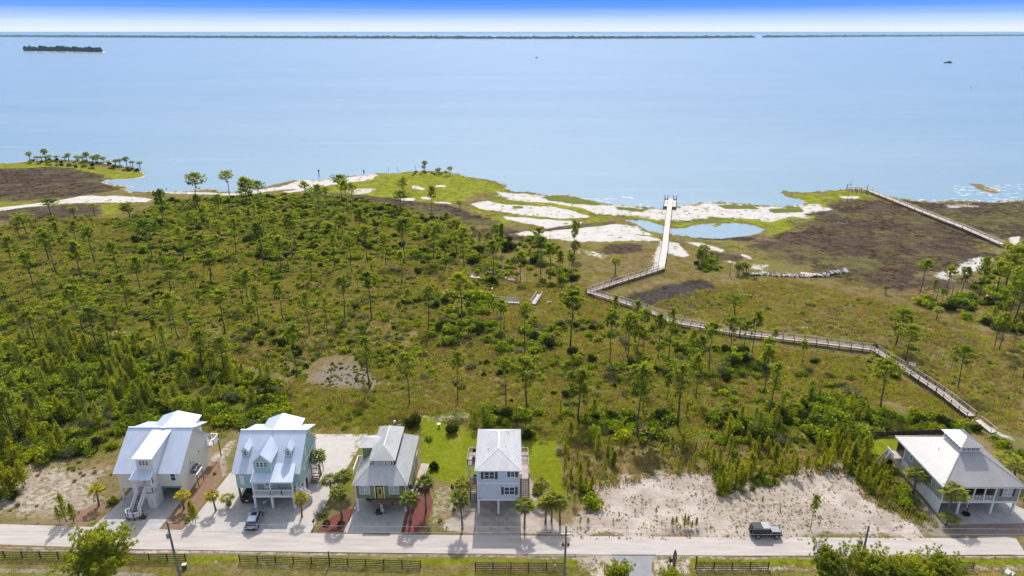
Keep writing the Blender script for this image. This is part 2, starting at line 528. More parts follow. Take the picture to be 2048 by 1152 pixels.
# (attribute, polygon, edge softness, wobble, weight)
ZONES = [
    ('sand', G((940, 408), (975, 402), (1010, 408), (1060, 412), (1100, 412), (1160, 424), (1182, 430), (1175, 437), (1140, 436), (1060, 430), (1000, 424), (955, 416)), 1.5, 3, 1),
    ('sand', G((1005, 430), (1060, 428), (1130, 435), (1172, 445), (1130, 452), (1085, 459), (1060, 448), (1010, 439)), 1.5, 2, .9),
    ('sand', G((1015, 468), (1060, 462), (1130, 455), (1220, 446), (1280, 454), (1310, 472), (1330, 480), (1250, 483), (1160, 483), (1100, 478), (1030, 473)), 2, 3, .92),
    ('sand', G((985, 380), (1080, 392), (1150, 402), (1200, 410), (1330, 419), (1380, 409), (1480, 408), (1560, 414), (1640, 408), (1672, 420), (1560, 441), (1440, 437), (1350, 441), (1240, 431), (1140, 421), (1000, 397)), 5, 8, .84),
    ('sand', G((1330, 417), (1400, 406), (1450, 406), (1500, 420), (1460, 432), (1380, 436), (1340, 436), (1260, 428), (1240, 416)), 5, 6, .85),
    ('sand', G((-40, 420), (110, 402), (160, 391), (230, 392), (302, 398), (292, 405), (200, 405), (120, 408), (0, 421)), 1.5, 3, 1),
    ('sand', G((244, 379), (300, 377), (350, 384), (480, 385), (560, 373), (600, 358), (640, 361), (752, 347), (748, 358), (640, 374), (562, 381), (480, 391), (380, 388), (280, 384)), 2, 3, .9),
    ('sand', G((1880, 555), (1900, 538), (1940, 518), (1992, 513), (1985, 528), (1950, 545), (1905, 560), (1885, 562)), 4, 5, .78),
    ('sand', G((1366, 483), (1420, 489), (1456, 500), (1450, 505), (1395, 495)), 1.5, 3, .8),
    ('sand', G((1488, 509), (1504, 513), (1508, 519), (1494, 517)), 1, 2, .9),
    ('sand', G((1430, 518), (1490, 522), (1545, 532), (1532, 545), (1470, 531)), 3, 4, .66),
    ('sand', G((1318, 480), (1352, 485), (1384, 511), (1372, 516), (1336, 508), (1318, 545), (1300, 545)), 1.5, 2, .75),
    ('sand', G((826, 371), (852, 377), (848, 381), (824, 377)), 1, 2, .9), ('sand', G((872, 369), (890, 370), (888, 375), (870, 374)), 1, 2, .8),
    ('sand', G((800, 395), (832, 396), (830, 402), (804, 401)), 1, 2, 1), ('sand', G((842, 393), (864, 394), (864, 398), (846, 398)), 1, 2, 1),
    ('sand', G((866, 402), (904, 407), (900, 409), (866, 406)), 1, 2, 1), ('sand', G((690, 378), (748, 375), (746, 388), (710, 390)), 3, 4, .7),
    ('sand', G((560, 384), (612, 376), (612, 382), (570, 386)), 1.5, 3, .8), ('sand', G((1676, 392), (1718, 392), (1716, 397), (1690, 397)), 1, 1, 1),
    ('sand', G((1464, 574), (1492, 585), (1522, 606), (1516, 608), (1486, 590), (1462, 577)), 1.5, 2.5, .55), ('sand', G((1588, 606), (1594, 608), (1598, 628), (1593, 627)), .8, 1, .7),
    ('sand', G((1594, 650), (1612, 648), (1630, 661), (1600, 660)), 1.5, 2, .6), ('sand', G((1482, 640), (1520, 650), (1516, 660), (1480, 654)), 1.5, 2, .5),
    ('sand', G((1130, 492), (1160, 498), (1215, 508), (1210, 518), (1170, 512)), 1.5, 3, .6), ('sand', G((2018, 475), (2040, 473), (2044, 486), (2026, 490)), 1, 2, .9),
    ('sand', G((1965, 588), (1985, 588), (1984, 594), (1968, 594)), .8, 1, .8), ('sand', G((1890, 408), (1940, 404), (1960, 412), (1900, 418)), 2, 4, .55),
    ('sand', G((1975, 850), (1992, 862), (2040, 885), (2060, 900), (2020, 890), (1980, 868)), 1.2, 2, .62), ('sand', G((200, 364), (270, 372), (262, 376), (230, 372)), 1, 2, .7),
    ('sand', G((1605, 352), (1606, 352), (1606, 353)), 1, 1, .1),
    # lots by the road
    ('lot', G((1176, 965), (1240, 952), (1330, 946), (1420, 934), (1470, 955), (1540, 955), (1600, 945), (1634, 915), (1670, 905), (1700, 955), (1730, 1000), (1790, 1025), (1860, 1055), (1860, 1080), (1128, 1080), (1120, 1055), (1165, 1010)), 3.0, 4.0, .86),
    ('lot', G((-120, 960), (60, 925), (150, 918), (236, 925), (222, 1000), (150, 1050), (-120, 1052)), 4, 4, .52),
    ('lot', G((395, 925), (440, 900), (455, 880), (475, 880), (455, 950), (402, 990), (345, 1040), (330, 1040), (400, 960)), 1, 1, .55),
    ('lot', G((930, 985), (958, 975), (956, 1066), (876, 1066), (915, 1010)), .8, 1.5, .95), ('lot', G((1036, 962), (1060, 958), (1078, 1010), (1122, 1048), (1130, 1068), (1036, 1068)), .8, 1.5, 1),
    ('lot', G((1200, 880), (1240, 880), (1250, 905), (1215, 905)), 1, 2, .7), ('lot', G((1480, 880), (1560, 885), (1560, 905), (1490, 905)), 2, 3, .5),
    ('lot', G((760, 820), (960, 815), (965, 840), (780, 845)), 2, 2.5, .42), ('lot', G((860, 970), (950, 950), (950, 1000), (880, 1062), (850, 1060)), 2, 2, .45),
    ('lot', G((-120, 1094), (400, 1098), (700, 1106), (1100, 1111), (1500, 1112), (2200, 1110), (2200, 1116), (1500, 1119), (1000, 1117), (500, 1110), (-120, 1101)), .5, .5, .62),
    ('lot', G((1140, 1112), (1225, 1114), (1240, 1160), (1190, 1160)), .6, 1, .75), ('lot', G((1302, 1116), (1380, 1116), (1380, 1150), (1310, 1160)), .6, 1, .6),
    ('lot', G((1380, 1130), (2200, 1126), (2200, 1142), (1380, 1144)), .5, .6, .5), ('lot', G((400, 1112), (480, 1118), (960, 1138), (960, 1146), (440, 1138)), .6, .8, .4),
    ('olive', G((-160, 470), (0, 455), (250, 436), (330, 402), (620, 388), (900, 446), (960, 520), (700, 560), (420, 640), (440, 720), (300, 700), (-160, 690)), 10, 10, .62), ('olive', G((860, 600), (1000, 600), (1200, 640), (1560, 704), (1500, 760), (1000, 740), (860, 700)), 6, 8, .6),
    ('olive', G((985, 375), (1095, 388), (1200, 402), (1330, 415), (1480, 405), (1640, 405), (1680, 425), (1560, 446), (1340, 446), (1140, 426), (960, 405)), 5, 6, 1), ('bright', G((1660, 470), (1780, 460), (1800, 480), (1680, 500)), 8, 12, .28), ('bright', G((1760, 500), (1900, 490), (1880, 520), (1760, 530)), 8, 12, .25), ('bright', G((1700, 410), (1790, 415), (1800, 435), (1700, 430)), 5, 9, .3), ('bright', G((1560, 530), (1700, 535), (1700, 556), (1580, 552)), 5, 8, .32), ('bright', G((20, 350), (160, 350), (170, 368), (40, 372)), 6, 9, .25),
    ('olive', G((-170, 690), (120, 680), (300, 700), (440, 722), (560, 772), (580, 860), (440, 850), (410, 846), (250, 858), (232, 900), (0, 936), (-170, 940)), 4, 4, 1), ('olive', G((930, 800), (1150, 815), (1640, 790), (1890, 838), (2080, 930), (1960, 866), (1690, 890), (1300, 884), (1050, 880), (930, 850)), 3, 3, .9),
    # bright shore grass
    ('bright', G((590, 372), (700, 356), (750, 349), (850, 343), (922, 350), (1012, 374), (1010, 384), (950, 385), (940, 400), (900, 408), (850, 402), (760, 395), (700, 388), (620, 381)), 2, 5, .95),
    ('bright', G((-60, 330), (120, 325), (200, 335), (280, 345), (292, 352), (240, 362), (200, 352), (130, 336), (0, 340)), 2, 4, .95),
    ('bright', G((205, 410), (242, 405), (238, 428), (196, 432)), 2, 3, .9), ('bright', G((-20, 405), (90, 404), (90, 412), (0, 416)), 1.5, 3, .8), ('bright', G((110, 400), (160, 392), (150, 402)), 1, 2, .8),
    ('bright', G((1236, 430), (1292, 431), (1340, 446), (1380, 444), (1480, 438), (1560, 438), (1602, 450), (1566, 467), (1530, 470), (1534, 458), (1500, 446), (1420, 443), (1360, 455), (1300, 444)), 2, 3, .8),
    ('bright', G((1376, 478), (1440, 486), (1520, 503), (1562, 500), (1500, 488), (1440, 479)), 2, 3, .55), ('bright', G((1586, 390), (1700, 381), (1762, 394), (1692, 396), (1640, 400), (1690, 420), (1650, 429), (1604, 402)), 2, 4, .95),
    ('bright', G((960, 440), (1000, 433), (1022, 444), (980, 451)), 1.5, 2, 1), ('bright', G((1130, 405), (1188, 412), (1190, 424), (1150, 420), (1120, 412)), 1.5, 4, .7), ('bright', G((1175, 432), (1225, 432), (1225, 443), (1180, 446)), 1.5, 3, .7),
    ('bright', G((1535, 510), (1640, 520), (1680, 545), (1560, 545), (1510, 520)), 4, 6, .30), ('bright', G((1180, 480), (1280, 483), (1272, 492), (1180, 492)), 1.5, 3, .5), ('bright', G((1640, 495), (1660, 492), (1660, 505), (1640, 505)), 2, 3, .7),
    ('bright', G((1870, 416), (1898, 420), (1892, 427), (1874, 424)), 1.5, 3, .8), ('bright', G((1230, 448), (1290, 460), (1330, 472), (1300, 472), (1250, 456)), 1.5, 3, .6), ('bright', ISLET, 1, 1, .9),
    ('bright', G((1090, 385), (1200, 400), (1290, 412), (1240, 418), (1120, 402)), 4, 9, .42), ('bright', G((1560, 425), (1640, 422), (1652, 436), (1570, 440)), 2, 4, .7),
    # brown rush
    ('marsh', G((-60, 338), (120, 334), (200, 348), (206, 365), (240, 379), (160, 391), (60, 400), (-60, 405)), 3, 5, 1), ('marsh', G((-20, 422), (110, 411), (196, 408), (202, 430), (160, 446), (0, 442)), 3, 5, .9),
    ('marsh', G((628, 386), (720, 389), (830, 402), (902, 412), (962, 432), (1002, 442), (980, 453), (930, 452), (840, 424), (700, 402)), 2, 4, 1), ('marsh', G((920, 462), (1010, 455), (1060, 470), (1110, 485), (1060, 484), (960, 478)), 2, 4, .85),
    ('marsh', G((1480, 480), (1560, 467), (1620, 440), (1682, 400), (1762, 398), (1822, 420), (1962, 470), (2002, 490), (1990, 515), (1885, 558), (1780, 576), (1700, 566), (1640, 545), (1560, 520), (1535, 500)), 9, 14, .95),
    ('marsh', G((1800, 400), (1850, 405), (2200, 403), (2200, 482), (2002, 480), (1880, 432)), 4, 6, .92), ('marsh', G((1200, 488), (1280, 490), (1292, 503), (1200, 512)), 3, 5, .8), ('marsh', G((1420, 503), (1492, 511), (1482, 526), (1432, 520)), 2, 3, .9),
    ('marsh', G((1640, 608), (1740, 622), (1730, 645), (1640, 640)), 4, 5, .55), ('marsh', G((1350, 466), (1500, 474), (1520, 470), (1500, 482), (1400, 480)), 2, 3, .8), ('marsh', G((1620, 440), (1660, 430), (1640, 450), (1590, 455)), 3, 4, .7),
    ('marsh', G((1760, 560), (1960, 552), (1960, 575), (1780, 590)), 5, 5, .6), ('marsh', G((700, 430), (900, 430), (920, 470), (760, 480)), 8, 9, .3), ('marsh', G((1340, 480), (1372, 485), (1365, 500), (1342, 500)), 1.5, 2, .8),
    ('rust', G((930, 452), (1000, 448), (1060, 460), (1080, 474), (1000, 470), (930, 468)), 3, 4, .8), ('rust', G((1180, 498), (1320, 490), (1310, 530), (1220, 540)), 5, 6, .55), ('rust', G((1350, 500), (1420, 505), (1400, 525), (1345, 515)), 3, 4, .6), ('rust', G((1460, 545), (1560, 555), (1500, 550)), 2, 3, .6), ('rust', G((0, 436), (200, 430), (250, 450), (120, 470), (0, 465)), 4, 5, .6), ('rust', G((690, 440), (900, 440), (930, 480), (840, 500), (720, 480)), 7, 8, .42), ('rust', G((1640, 560), (1840, 590), (1880, 640), (1800, 690), (1600, 640)), 9, 9, .5),
    ('dark', G((1238, 597), (1310, 575), (1402, 558), (1442, 582), (1462, 604), (1440, 620), (1340, 616), (1270, 608)), 4, 3, 1), ('dark', G((1856, 668), (1920, 660), (1985, 690), (1978, 715), (1930, 712), (1870, 690)), 4, 5, .55),
    ('dark', G((1640, 612), (1680, 610), (1690, 630), (1650, 632)), 2, 3, .6),
    ('purple', G((596, 750), (640, 714), (702, 708), (742, 742), (764, 770), (690, 780), (616, 772)), 4, 6, .70), ('purple', G((670, 640), (730, 622), (805, 642), (792, 662), (690, 662)), 4, 5, .52),
    ('purple', G((20, 545), (80, 528), (104, 540), (60, 562)), 3, 4, .8), ('purple', G((1520, 740), (1600, 745), (1590, 775), (1530, 770)), 3, 4, .35), ('purple', G((960, 735), (1000, 730), (1000, 760), (960, 765)), 2, 3, .4), ('purple', G((1825, 690), (1900, 700), (1930, 735), (1860, 730)), 4, 4, .5),
    # lawns
    ('lawn', G((838, 905), (846, 870), (826, 842), (850, 828), (900, 850), (958, 862), (958, 962), (930, 975), (872, 955), (846, 945)), .8, 1.2, 1), ('lawn', G((1044, 880), (1114, 880), (1136, 1005), (1112, 1004), (1085, 965), (1060, 948), (1044, 950)), .6, .8, 1),
    ('lawn', G((1732, 886), (1790, 871), (1830, 880), (1830, 920), (1762, 918), (1738, 912)), .5, .6, 1), ('lawn', G((722, 870), (740, 868), (728, 940), (700, 985), (672, 985), (700, 930)), .8, 1, .6), ('lawn', G((580, 862), (700, 858), (740, 840), (860, 825), (860, 850), (740, 872), (600, 872)), 2, 2.5, .55),
    ('lawn', G((-120, 1104), (200, 1108), (700, 1116), (1150, 1118), (1200, 1124), (1150, 1131), (700, 1130), (200, 1123), (-120, 1118)), .8, .8, .8), ('lawn', G((1380, 1118), (2200, 1118), (2200, 1130), (1380, 1131)), .6, .6, .95), ('lawn', G((-120, 1136), (420, 1146), (1200, 1142), (1230, 1300), (-200, 1300)), .6, .8, .5),
    ('lawn', G((1340, 1146), (2200, 1142), (2200, 1300), (1340, 1300)), .6, .8, .45), ('lawn', G((860, 985), (900, 975), (880, 1060), (845, 1060)), 1.2, 1.5, .5), ('lawn', G((1990, 840), (2100, 860), (2100, 900), (2040, 880)), 2, 2, .3),
    ('olive', G((560, 780), (760, 785), (900, 800), (980, 830), (760, 850), (600, 860)), 4, 4, .8), ('olive', G((620, 560), (860, 570), (900, 620), (700, 640), (500, 720), (420, 640)), 12, 10, .5), ('olive', G((1400, 580), (1560, 560), (1700, 660), (1480, 640)), 8, 8, .4),
    ('olive', G((1600, 690), (1760, 720), (1900, 830), (1990, 850), (2060, 760), (1900, 700), (1700, 660)), 8, 8, .5),
]


def axis(parts):
    out = []
    for a, b, s in parts:
        n = max(1, int(round((b - a) / s)))
        out += list(np.linspace(a, b, n, endpoint=False))
    return np.array(out + [parts[-1][1]])


gx = axis([(-900, -350, 110), (-350, -110, 1.25), (-110, 110, .62), (110, 350, 1.25), (350, 900, 110)])
gy = axis([(-300, 30, 110), (30, 70, 8), (70, 122, .45), (122, 250, .85), (250, 440, 1.15), (440, 640, 50)])
X, Y = np.meshgrid(gx, gy)
X = X.ravel(); Y = Y.ravel()
nv = X.size
ATT = {k: np.zeros(nv) for k in ('sand', 'bright', 'marsh', 'dark', 'purple', 'lawn', 'lot', 'olive', 'rust')}
wx = (fbm(X, Y, 9, 4, 1) - .5) * 2
wy = (fbm(X, Y, 9, 4, 2) - .5) * 2
for key, poly, soft, amp, wt in ZONES:
    px_ = [p[0] for p in poly]; py_ = [p[1] for p in poly]
    pad = soft * 2 + amp
    k = np.where((X > min(px_) - pad) & (X < max(px_) + pad) & (Y > min(py_) - pad) & (Y < max(py_) + pad))[0]
    if not k.size:
        continue
    d = sdf(X[k] + wx[k] * amp, Y[k] + wy[k] * amp, poly)
    t = np.clip(.5 - d / (2 * soft), 0, 1)
    ATT[key][k] = np.maximum(ATT[key][k], wt * t * t * (3 - 2 * t))
for key, poly in (('bright', G((930, 411), (955, 417), (1000, 426), (1060, 431), (1120, 436), (1180, 440), (1182, 446), (1120, 440), (1050, 436), (985, 431), (940, 420))), ('marsh', G((1050, 447), (1090, 458), (1140, 453), (1190, 446), (1235, 442), (1230, 447), (1190, 453), (1140, 459), (1080, 465), (1056, 458))),
                  ('bright', G((975, 397), (1040, 403), (1100, 406), (1160, 417), (1192, 428), (1182, 434), (1150, 423), (1100, 412), (1040, 411), (985, 405))), ('olive', G((1020, 412), (1042, 413), (1046, 418), (1024, 418))), ('marsh', G((1310, 474), (1240, 465), (1290, 470), (1330, 478))),
                  ('olive', G((1430, 410), (1500, 411), (1520, 418), (1450, 417))), ('olive', G((1540, 418), (1600, 416), (1610, 424), (1550, 426))), ('olive', G((1090, 394), (1160, 401), (1210, 412), (1150, 408), (1100, 401))), ('olive', G((1230, 414), (1290, 419), (1280, 424), (1235, 421)))):
    px_ = [p[0] for p in poly]; py_ = [p[1] for p in poly]
    k = np.where((X > min(px_) - 6) & (X < max(px_) + 6) & (Y > min(py_) - 6) & (Y < max(py_) + 6))[0]
    t = np.clip(.5 - sdf(X[k] + wx[k] * 2, Y[k] + wy[k] * 2, poly) / 2.2, 0, 1)
    ATT['sand'][k] *= 1 - t
    ATT[key][k] = np.maximum(ATT[key][k], t * .9)
dl = sdf(X + wx * 1.6, Y + wy * 1.6, LAND)
ds = sdf(X + wx * 1.5, Y + wy * 1.5, SHOAL)
dp = sdf(X + wx * .8, Y + wy * .8, POND)
di = sdf(X, Y, ISLET)
WATER_Z = -.16
hump = (fbm(X, Y, 6, 3, 4) - .5)
far_ = np.clip((Y - 112) / 20, 0, 1)
Z = hump * .3 * far_
sh = np.minimum(dl, np.maximum(ds, -2) + 1.2)
Z = np.where(sh > -3.5, np.minimum(Z, -.16 - sh * .06 + hump * .10), Z)
Z = np.where(dp < 2, np.minimum(Z, np.where(di < 0, -.08, WATER_Z + dp * .12)), Z)
Z = np.clip(Z, -3, 2)
Z[Y < 112] = np.where(Z[Y < 112] > -.1, 0, Z[Y < 112])
beach = np.clip(1 - np.abs(sh) / 2.2, 0, 1) * (fbm(X, Y, 14, 2, 8) > .42)
ATT['sand'] = np.maximum(ATT['sand'], beach * .8 * (Y > 250))
nx_, ny_ = len(gx), len(gy)
co = np.stack([X, Y, Z], 1).astype(np.float32)
ii = (np.arange(ny_ - 1)[:, None] * nx_ + np.arange(nx_ - 1)[None, :]).ravel()
quads = np.stack([ii, ii + 1, ii + 1 + nx_, ii + nx_], 1).astype(np.int32)
me = bpy.data.meshes.new('ground')
me.vertices.add(nv)
me.vertices.foreach_set('co', co.ravel())
me.loops.add(quads.size)
me.loops.foreach_set('vertex_index', quads.ravel())
me.polygons.add(len(quads))
me.polygons.foreach_set('loop_start', np.arange(0, quads.size, 4, dtype=np.int32))
me.polygons.foreach_set('use_smooth', np.ones(len(quads), bool))
for k, a in ATT.items():
    at_ = me.attributes.new('cover_' + k, 'FLOAT', 'POINT')
    at_.data.foreach_set('value', a.astype(np.float32))
me.update(); me.validate()

gm = bpy.data.materials.new('ground_cover')
gm.use_nodes = True
t = gm.node_tree
b = t.nodes['Principled BSDF']
b.inputs['Roughness'].default_value = .97
b.inputs['Specular IOR Level'].default_value = .1
geo = t.nodes.new('ShaderNodeNewGeometry')


def gnoise(scale, detail=5, rough=.6):
    n_ = t.nodes.new('ShaderNodeTexNoise')
    n_.inputs['Scale'].default_value = scale
    n_.inputs['Detail'].default_value = detail
    n_.inputs['Roughness'].default_value = rough
    t.links.new(geo.outputs['Position'], n_.inputs['Vector'])
    return n_.outputs['Fac']


def gmix(fac, a, c):
    m_ = t.nodes.new('ShaderNodeMixRGB')
    t.links.new(fac, m_.inputs[0]) if not isinstance(fac, float) else None
    for i, q in ((1, a), (2, c)):
        if isinstance(q, tuple):
            m_.inputs[i].default_value = (*q, 1)
        else:
            t.links.new(q, m_.inputs[i])
    return m_.outputs[0]


def gramp(fac, lo, hi):
    r_ = t.nodes.new('ShaderNodeMapRange')
    r_.interpolation_type = 'SMOOTHSTEP'
    r_.inputs[1].default_value = lo; r_.inputs[2].default_value = hi
    t.links.new(fac, r_.inputs[0])
    return r_.outputs[0]


n_big, n_mid, n_fine, n_tiny = gnoise(.035, 4), gnoise(.22, 6), gnoise(1.1, 5), gnoise(4.5, 4, .7)


def cover(key, spread, nz, edge=.22):
    a_ = t.nodes.new('ShaderNodeAttribute')
    a_.attribute_name = 'cover_' + key
    m_ = t.nodes.new('ShaderNodeMath'); m_.operation = 'MULTIPLY_ADD'
    m_.inputs[1].default_value = spread
    t.links.new(nz, m_.inputs[0])
    t.links.new(a_.outputs['Fac'], m_.inputs[2])
    c = .5 + spread * .5
    return gramp(m_.outputs[0], c - edge, c + edge)


col = gmix(gramp(n_big, .38, .62), (.170, .132, .058), (.140, .132, .036))
col = gmix(gramp(n_mid, .42, .66), col, (.225, .155, .075))
col = gmix(gramp(n_fine, .28, .42), (.155, .17, .028), col)
col = gmix(gramp(n_tiny, .60, .72), col, (.27, .215, .145))
col = gmix(gramp(n_fine, .55, .72), col, (.085, .072, .024))
col = gmix(cover('olive', .7, n_mid, .3), col, (.115, .130, .018))
lawn_c = gmix(gramp(n_fine, .38, .66), (.135, .172, .005), (.185, .205, .007))
lawn_c = gmix(gramp(n_mid, .56, .75), lawn_c, (.255, .225, .045))
col = gmix(cover('lawn', .8, n_mid, .25), col, lawn_c)
col = gmix(cover('bright', .9, n_mid, .22), col, gmix(gramp(n_mid, .40, .62), (.225, .235, .008), (.135, .145, .010)))
col = gmix(cover('rust', .8, n_mid, .3), col, gmix(gramp(n_fine, .35, .65), (.20, .125, .065), (.145, .095, .045)))
marsh_c = gmix(gramp(n_mid, .36, .64), (.095, .062, .038), (.042, .030, .022))
marsh_c = gmix(gramp(n_fine, .5, .75), marsh_c, (.14, .09, .055))
marsh_c = gmix(gramp(n_big, .46, .60), marsh_c, gmix(gramp(n_mid, .4, .65), (.125, .110, .030), (.075, .06, .03)))
col = gmix(cover('marsh', .8, n_mid, .22), col, marsh_c)
col = gmix(cover('dark', .8, n_mid, .25), col, gmix(gramp(n_fine, .4, .7), (.040, .032, .030), (.085, .07, .065)))
nadd_ = t.nodes.new('ShaderNodeMath'); nadd_.operation = 'MULTIPLY_ADD'; nadd_.inputs[1].default_value = .5
t.links.new(n_fine, nadd_.inputs[0])
nh_ = t.nodes.new('ShaderNodeMath'); nh_.operation = 'MULTIPLY'; nh_.inputs[1].default_value = .5
t.links.new(n_mid, nh_.inputs[0]); t.links.new(nh_.outputs[0], nadd_.inputs[2])
col = gmix(cover('purple', 1.3, nadd_.outputs[0], .28), col, gmix(gramp(n_tiny, .35, .7), (.28, .22, .21), (.11, .085, .07)))
lot_c = gmix(gramp(n_mid, .35, .62), (.49, .42, .37), (.34, .285, .24))
lot_c = gmix(gramp(n_big, .52, .66), lot_c, gmix(gramp(n_fine, .4, .62), (.40, .34, .29), (.27, .225, .175)))
lot_c = gmix(gramp(n_tiny, .56, .68), lot_c, (.25, .20, .155))
lot_c = gmix(gramp(n_fine, .60, .74), lot_c, (.30, .24, .17))
col = gmix(cover('lot', .9, n_fine, .16), col, lot_c)
sand_c = gmix(gramp(n_mid, .35, .7), (.56, .53, .51), (.47, .425, .39))
sand_c = gmix(gramp(n_fine, .60, .74), sand_c, (.30, .26, .18))
nadd = t.nodes.new('ShaderNodeMath'); nadd.operation = 'MULTIPLY_ADD'; nadd.inputs[1].default_value = .6
t.links.new(n_fine, nadd.inputs[0]); t.links.new(n_mid, nadd.inputs[2])
nsub = t.nodes.new('ShaderNodeMath'); nsub.operation = 'SUBTRACT'; nsub.inputs[1].default_value = .3
t.links.new(nadd.outputs[0], nsub.inputs[0])
col = gmix(cover('sand', 1.25, nsub.outputs[0], .16), col, sand_c)
t.links.new(col, b.inputs['Base Color'])
bp = t.nodes.new('ShaderNodeBump')
bp.inputs['Strength'].default_value = .55
bp.inputs['Distance'].default_value = .35
t.links.new(n_fine, bp.inputs['Height'])
t.links.new(bp.outputs[0], b.inputs['Normal'])
me.materials.append(gm)
ground = bpy.data.objects.new('ground', me)
COL.objects.link(ground)
ground['kind'] = 'structure'

# ------------------------------------------------------------------ the bay: one sheet to the horizon
wm = bpy.data.materials.new('bay_water')
wm.use_nodes = True
t = wm.node_tree
b = t.nodes['Principled BSDF']
b.inputs['IOR'].default_value = 1.33
b.inputs['Roughness'].default_value = .22
geo = t.nodes.new('ShaderNodeNewGeometry')


def wnoise(scale, stretch, detail=3):
    m_ = t.nodes.new('ShaderNodeMapping')
    m_.inputs['Scale'].default_value = stretch
    t.links.new(geo.outputs['Position'], m_.inputs[0])
    n_ = t.nodes.new('ShaderNodeTexNoise')
    n_.inputs['Scale'].default_value = scale
    n_.inputs['Detail'].default_value = detail
    t.links.new(m_.outputs[0], n_.inputs['Vector'])
    return n_.outputs['Fac']


streak = wnoise(.004, (.35, 1.6, 1), 6)
WAT1, WAT2 = (.115, .215, .275), (.145, .24, .30)
col = gmix(gramp(streak, .38, .64), WAT1, WAT2)
col = gmix(gramp(wnoise(.03, (.22, 2.2, 1), 5), .56, .78), col, (.17, .26, .31))
col = gmix(gramp(wnoise(.012, (.3, 1.2, 1), 4), .60, .84), col, (.095, .195, .27))
t.links.new(col, b.inputs['Base Color'])
rip = wnoise(.55, (.6, 1.5, 1), 3)
bp = t.nodes.new('ShaderNodeBump')
bp.inputs['Strength'].default_value = .4
bp.inputs['Distance'].default_value = .25
t.links.new(rip, bp.inputs['Height'])
t.links.new(bp.outputs[0], b.inputs['Normal'])
water = MB()
xs_ = [-90000, -20000, -6000, -2000, -600, 0, 600, 2000, 6000, 20000, 90000]
ys_ = [-2000, 0, 200, 400, 800, 1600, 3200, 6400, 12800, 30000, 90000]
for i in range(len(xs_) - 1):
    for j in range(len(ys_) - 1):
        water.add([(xs_[i], ys_[j], WATER_Z), (xs_[i + 1], ys_[j], WATER_Z), (xs_[i + 1], ys_[j + 1], WATER_Z), (xs_[i], ys_[j + 1], WATER_Z)], [(0, 1, 2, 3)])
wobj = water.build('water', wm)
wobj['kind'] = 'structure'


# ------------------------------------------------------------------ road, driveways, beds: sheets laid on the ground
def sheet(name, poly, z, m, th=.0, thing_tag=None):
    q = MB()
    P = [(x, y, z) for x, y in poly]
    if th:
        q.prism([(x, y, z - th) for x, y in poly], (0, 0, th))
    else:
        q.add(P, [tuple(range(len(P)))])
    o_ = q.build(name, m)
    o_['kind'] = 'structure'
    return o_


ROAD_U = [(-400, 98.0), (-120, 89.5)] + G((0, 1048), (240, 1056), (480, 1064), (760, 1069), (1000, 1071), (1400, 1074), (1800, 1076), (1960, 1076), (2012, 1074)) + [(76.5, 83.6)]
ROAD_L = [(75.6, 79.9)] + G((2020, 1109), (1700, 1112), (1400, 1113), (1100, 1111), (700, 1106), (300, 1099), (0, 1089)) + [(-120, 84.6), (-400, 92)]
sheet('road', ROAD_U + ROAD_L, .012, M['sandroad'])
sheet('path', G((-120, 1135), (100, 1139), (310, 1147), (310, 1160), (100, 1147), (-120, 1143)), .012, M['brownyard'])
sheet('path', G((1222, 1108), (1312, 1108), (1304, 1125), (1303, 1142)) + [(21.5, 70), (22, 40), (14.5, 40), (14.6, 70)] + G((1240, 1142), (1236, 1125)), .018, M['asphalt'])
# ------------------------------------------------------------------ house helpers
EX, EY, EZ = V(1, 0, 0), V(0, 1, 0), V(0, 0, 1)


def window(parent, c, u, n, w_, h_, cols=1, rows=2, pane='glass', shutter=None, name='window'):
    """framed window on a wall: c centre on the wall face, u along the wall, n outward"""
    c, u, n = Vector(c), Vector(u), Vector(n)
    q = MB()
    t_ = .075
    q.obox(c + EZ * (h_ / 2 + t_ / 2) + n * .035, u, EZ, n, w_ / 2 + t_, t_ / 2, .035)
    q.obox(c - EZ * (h_ / 2 + t_ / 2) + n * .045, u, EZ, n, w_ / 2 + t_ * 1.3, t_ / 2, .045)
    for s in (-1, 1):
        q.obox(c + u * s * (w_ / 2 + t_ / 2) + n * .035, u, EZ, n, t_ / 2, h_ / 2, .035)
    for k in range(1, cols):
        q.obox(c + u * (-w_ / 2 + w_ * k / cols) + n * .033, u, EZ, n, .045, h_ / 2, .033)
    for k in range(1, rows):
        q.obox(c + EZ * (-h_ / 2 + h_ * k / rows) + n * .030, u, EZ, n, w_ / 2, .025, .03)
    fr = q.build(name, M['trim'], parent)
    WO[fr.name] = WO[parent.name]
    MB().obox(c + n * .012, u, EZ, n, w_ / 2, h_ / 2, .006).build('pane', M[pane], fr)
    if shutter:
        for s in (-1, 1):
            z = MB()
            z.obox(c + u * s * (w_ / 2 + .34) + n * .025, u, EZ, n, .2, h_ / 2 + .06, .022)
            for k in range(5):
                z.obox(c + u * s * (w_ / 2 + .34) + n * .05 + EZ * (-h_ / 2 + h_ * (k + .5) / 5), u, EZ, n, .15, .03, .008)
            z.build('shutter', M[shutter], parent)
    return fr


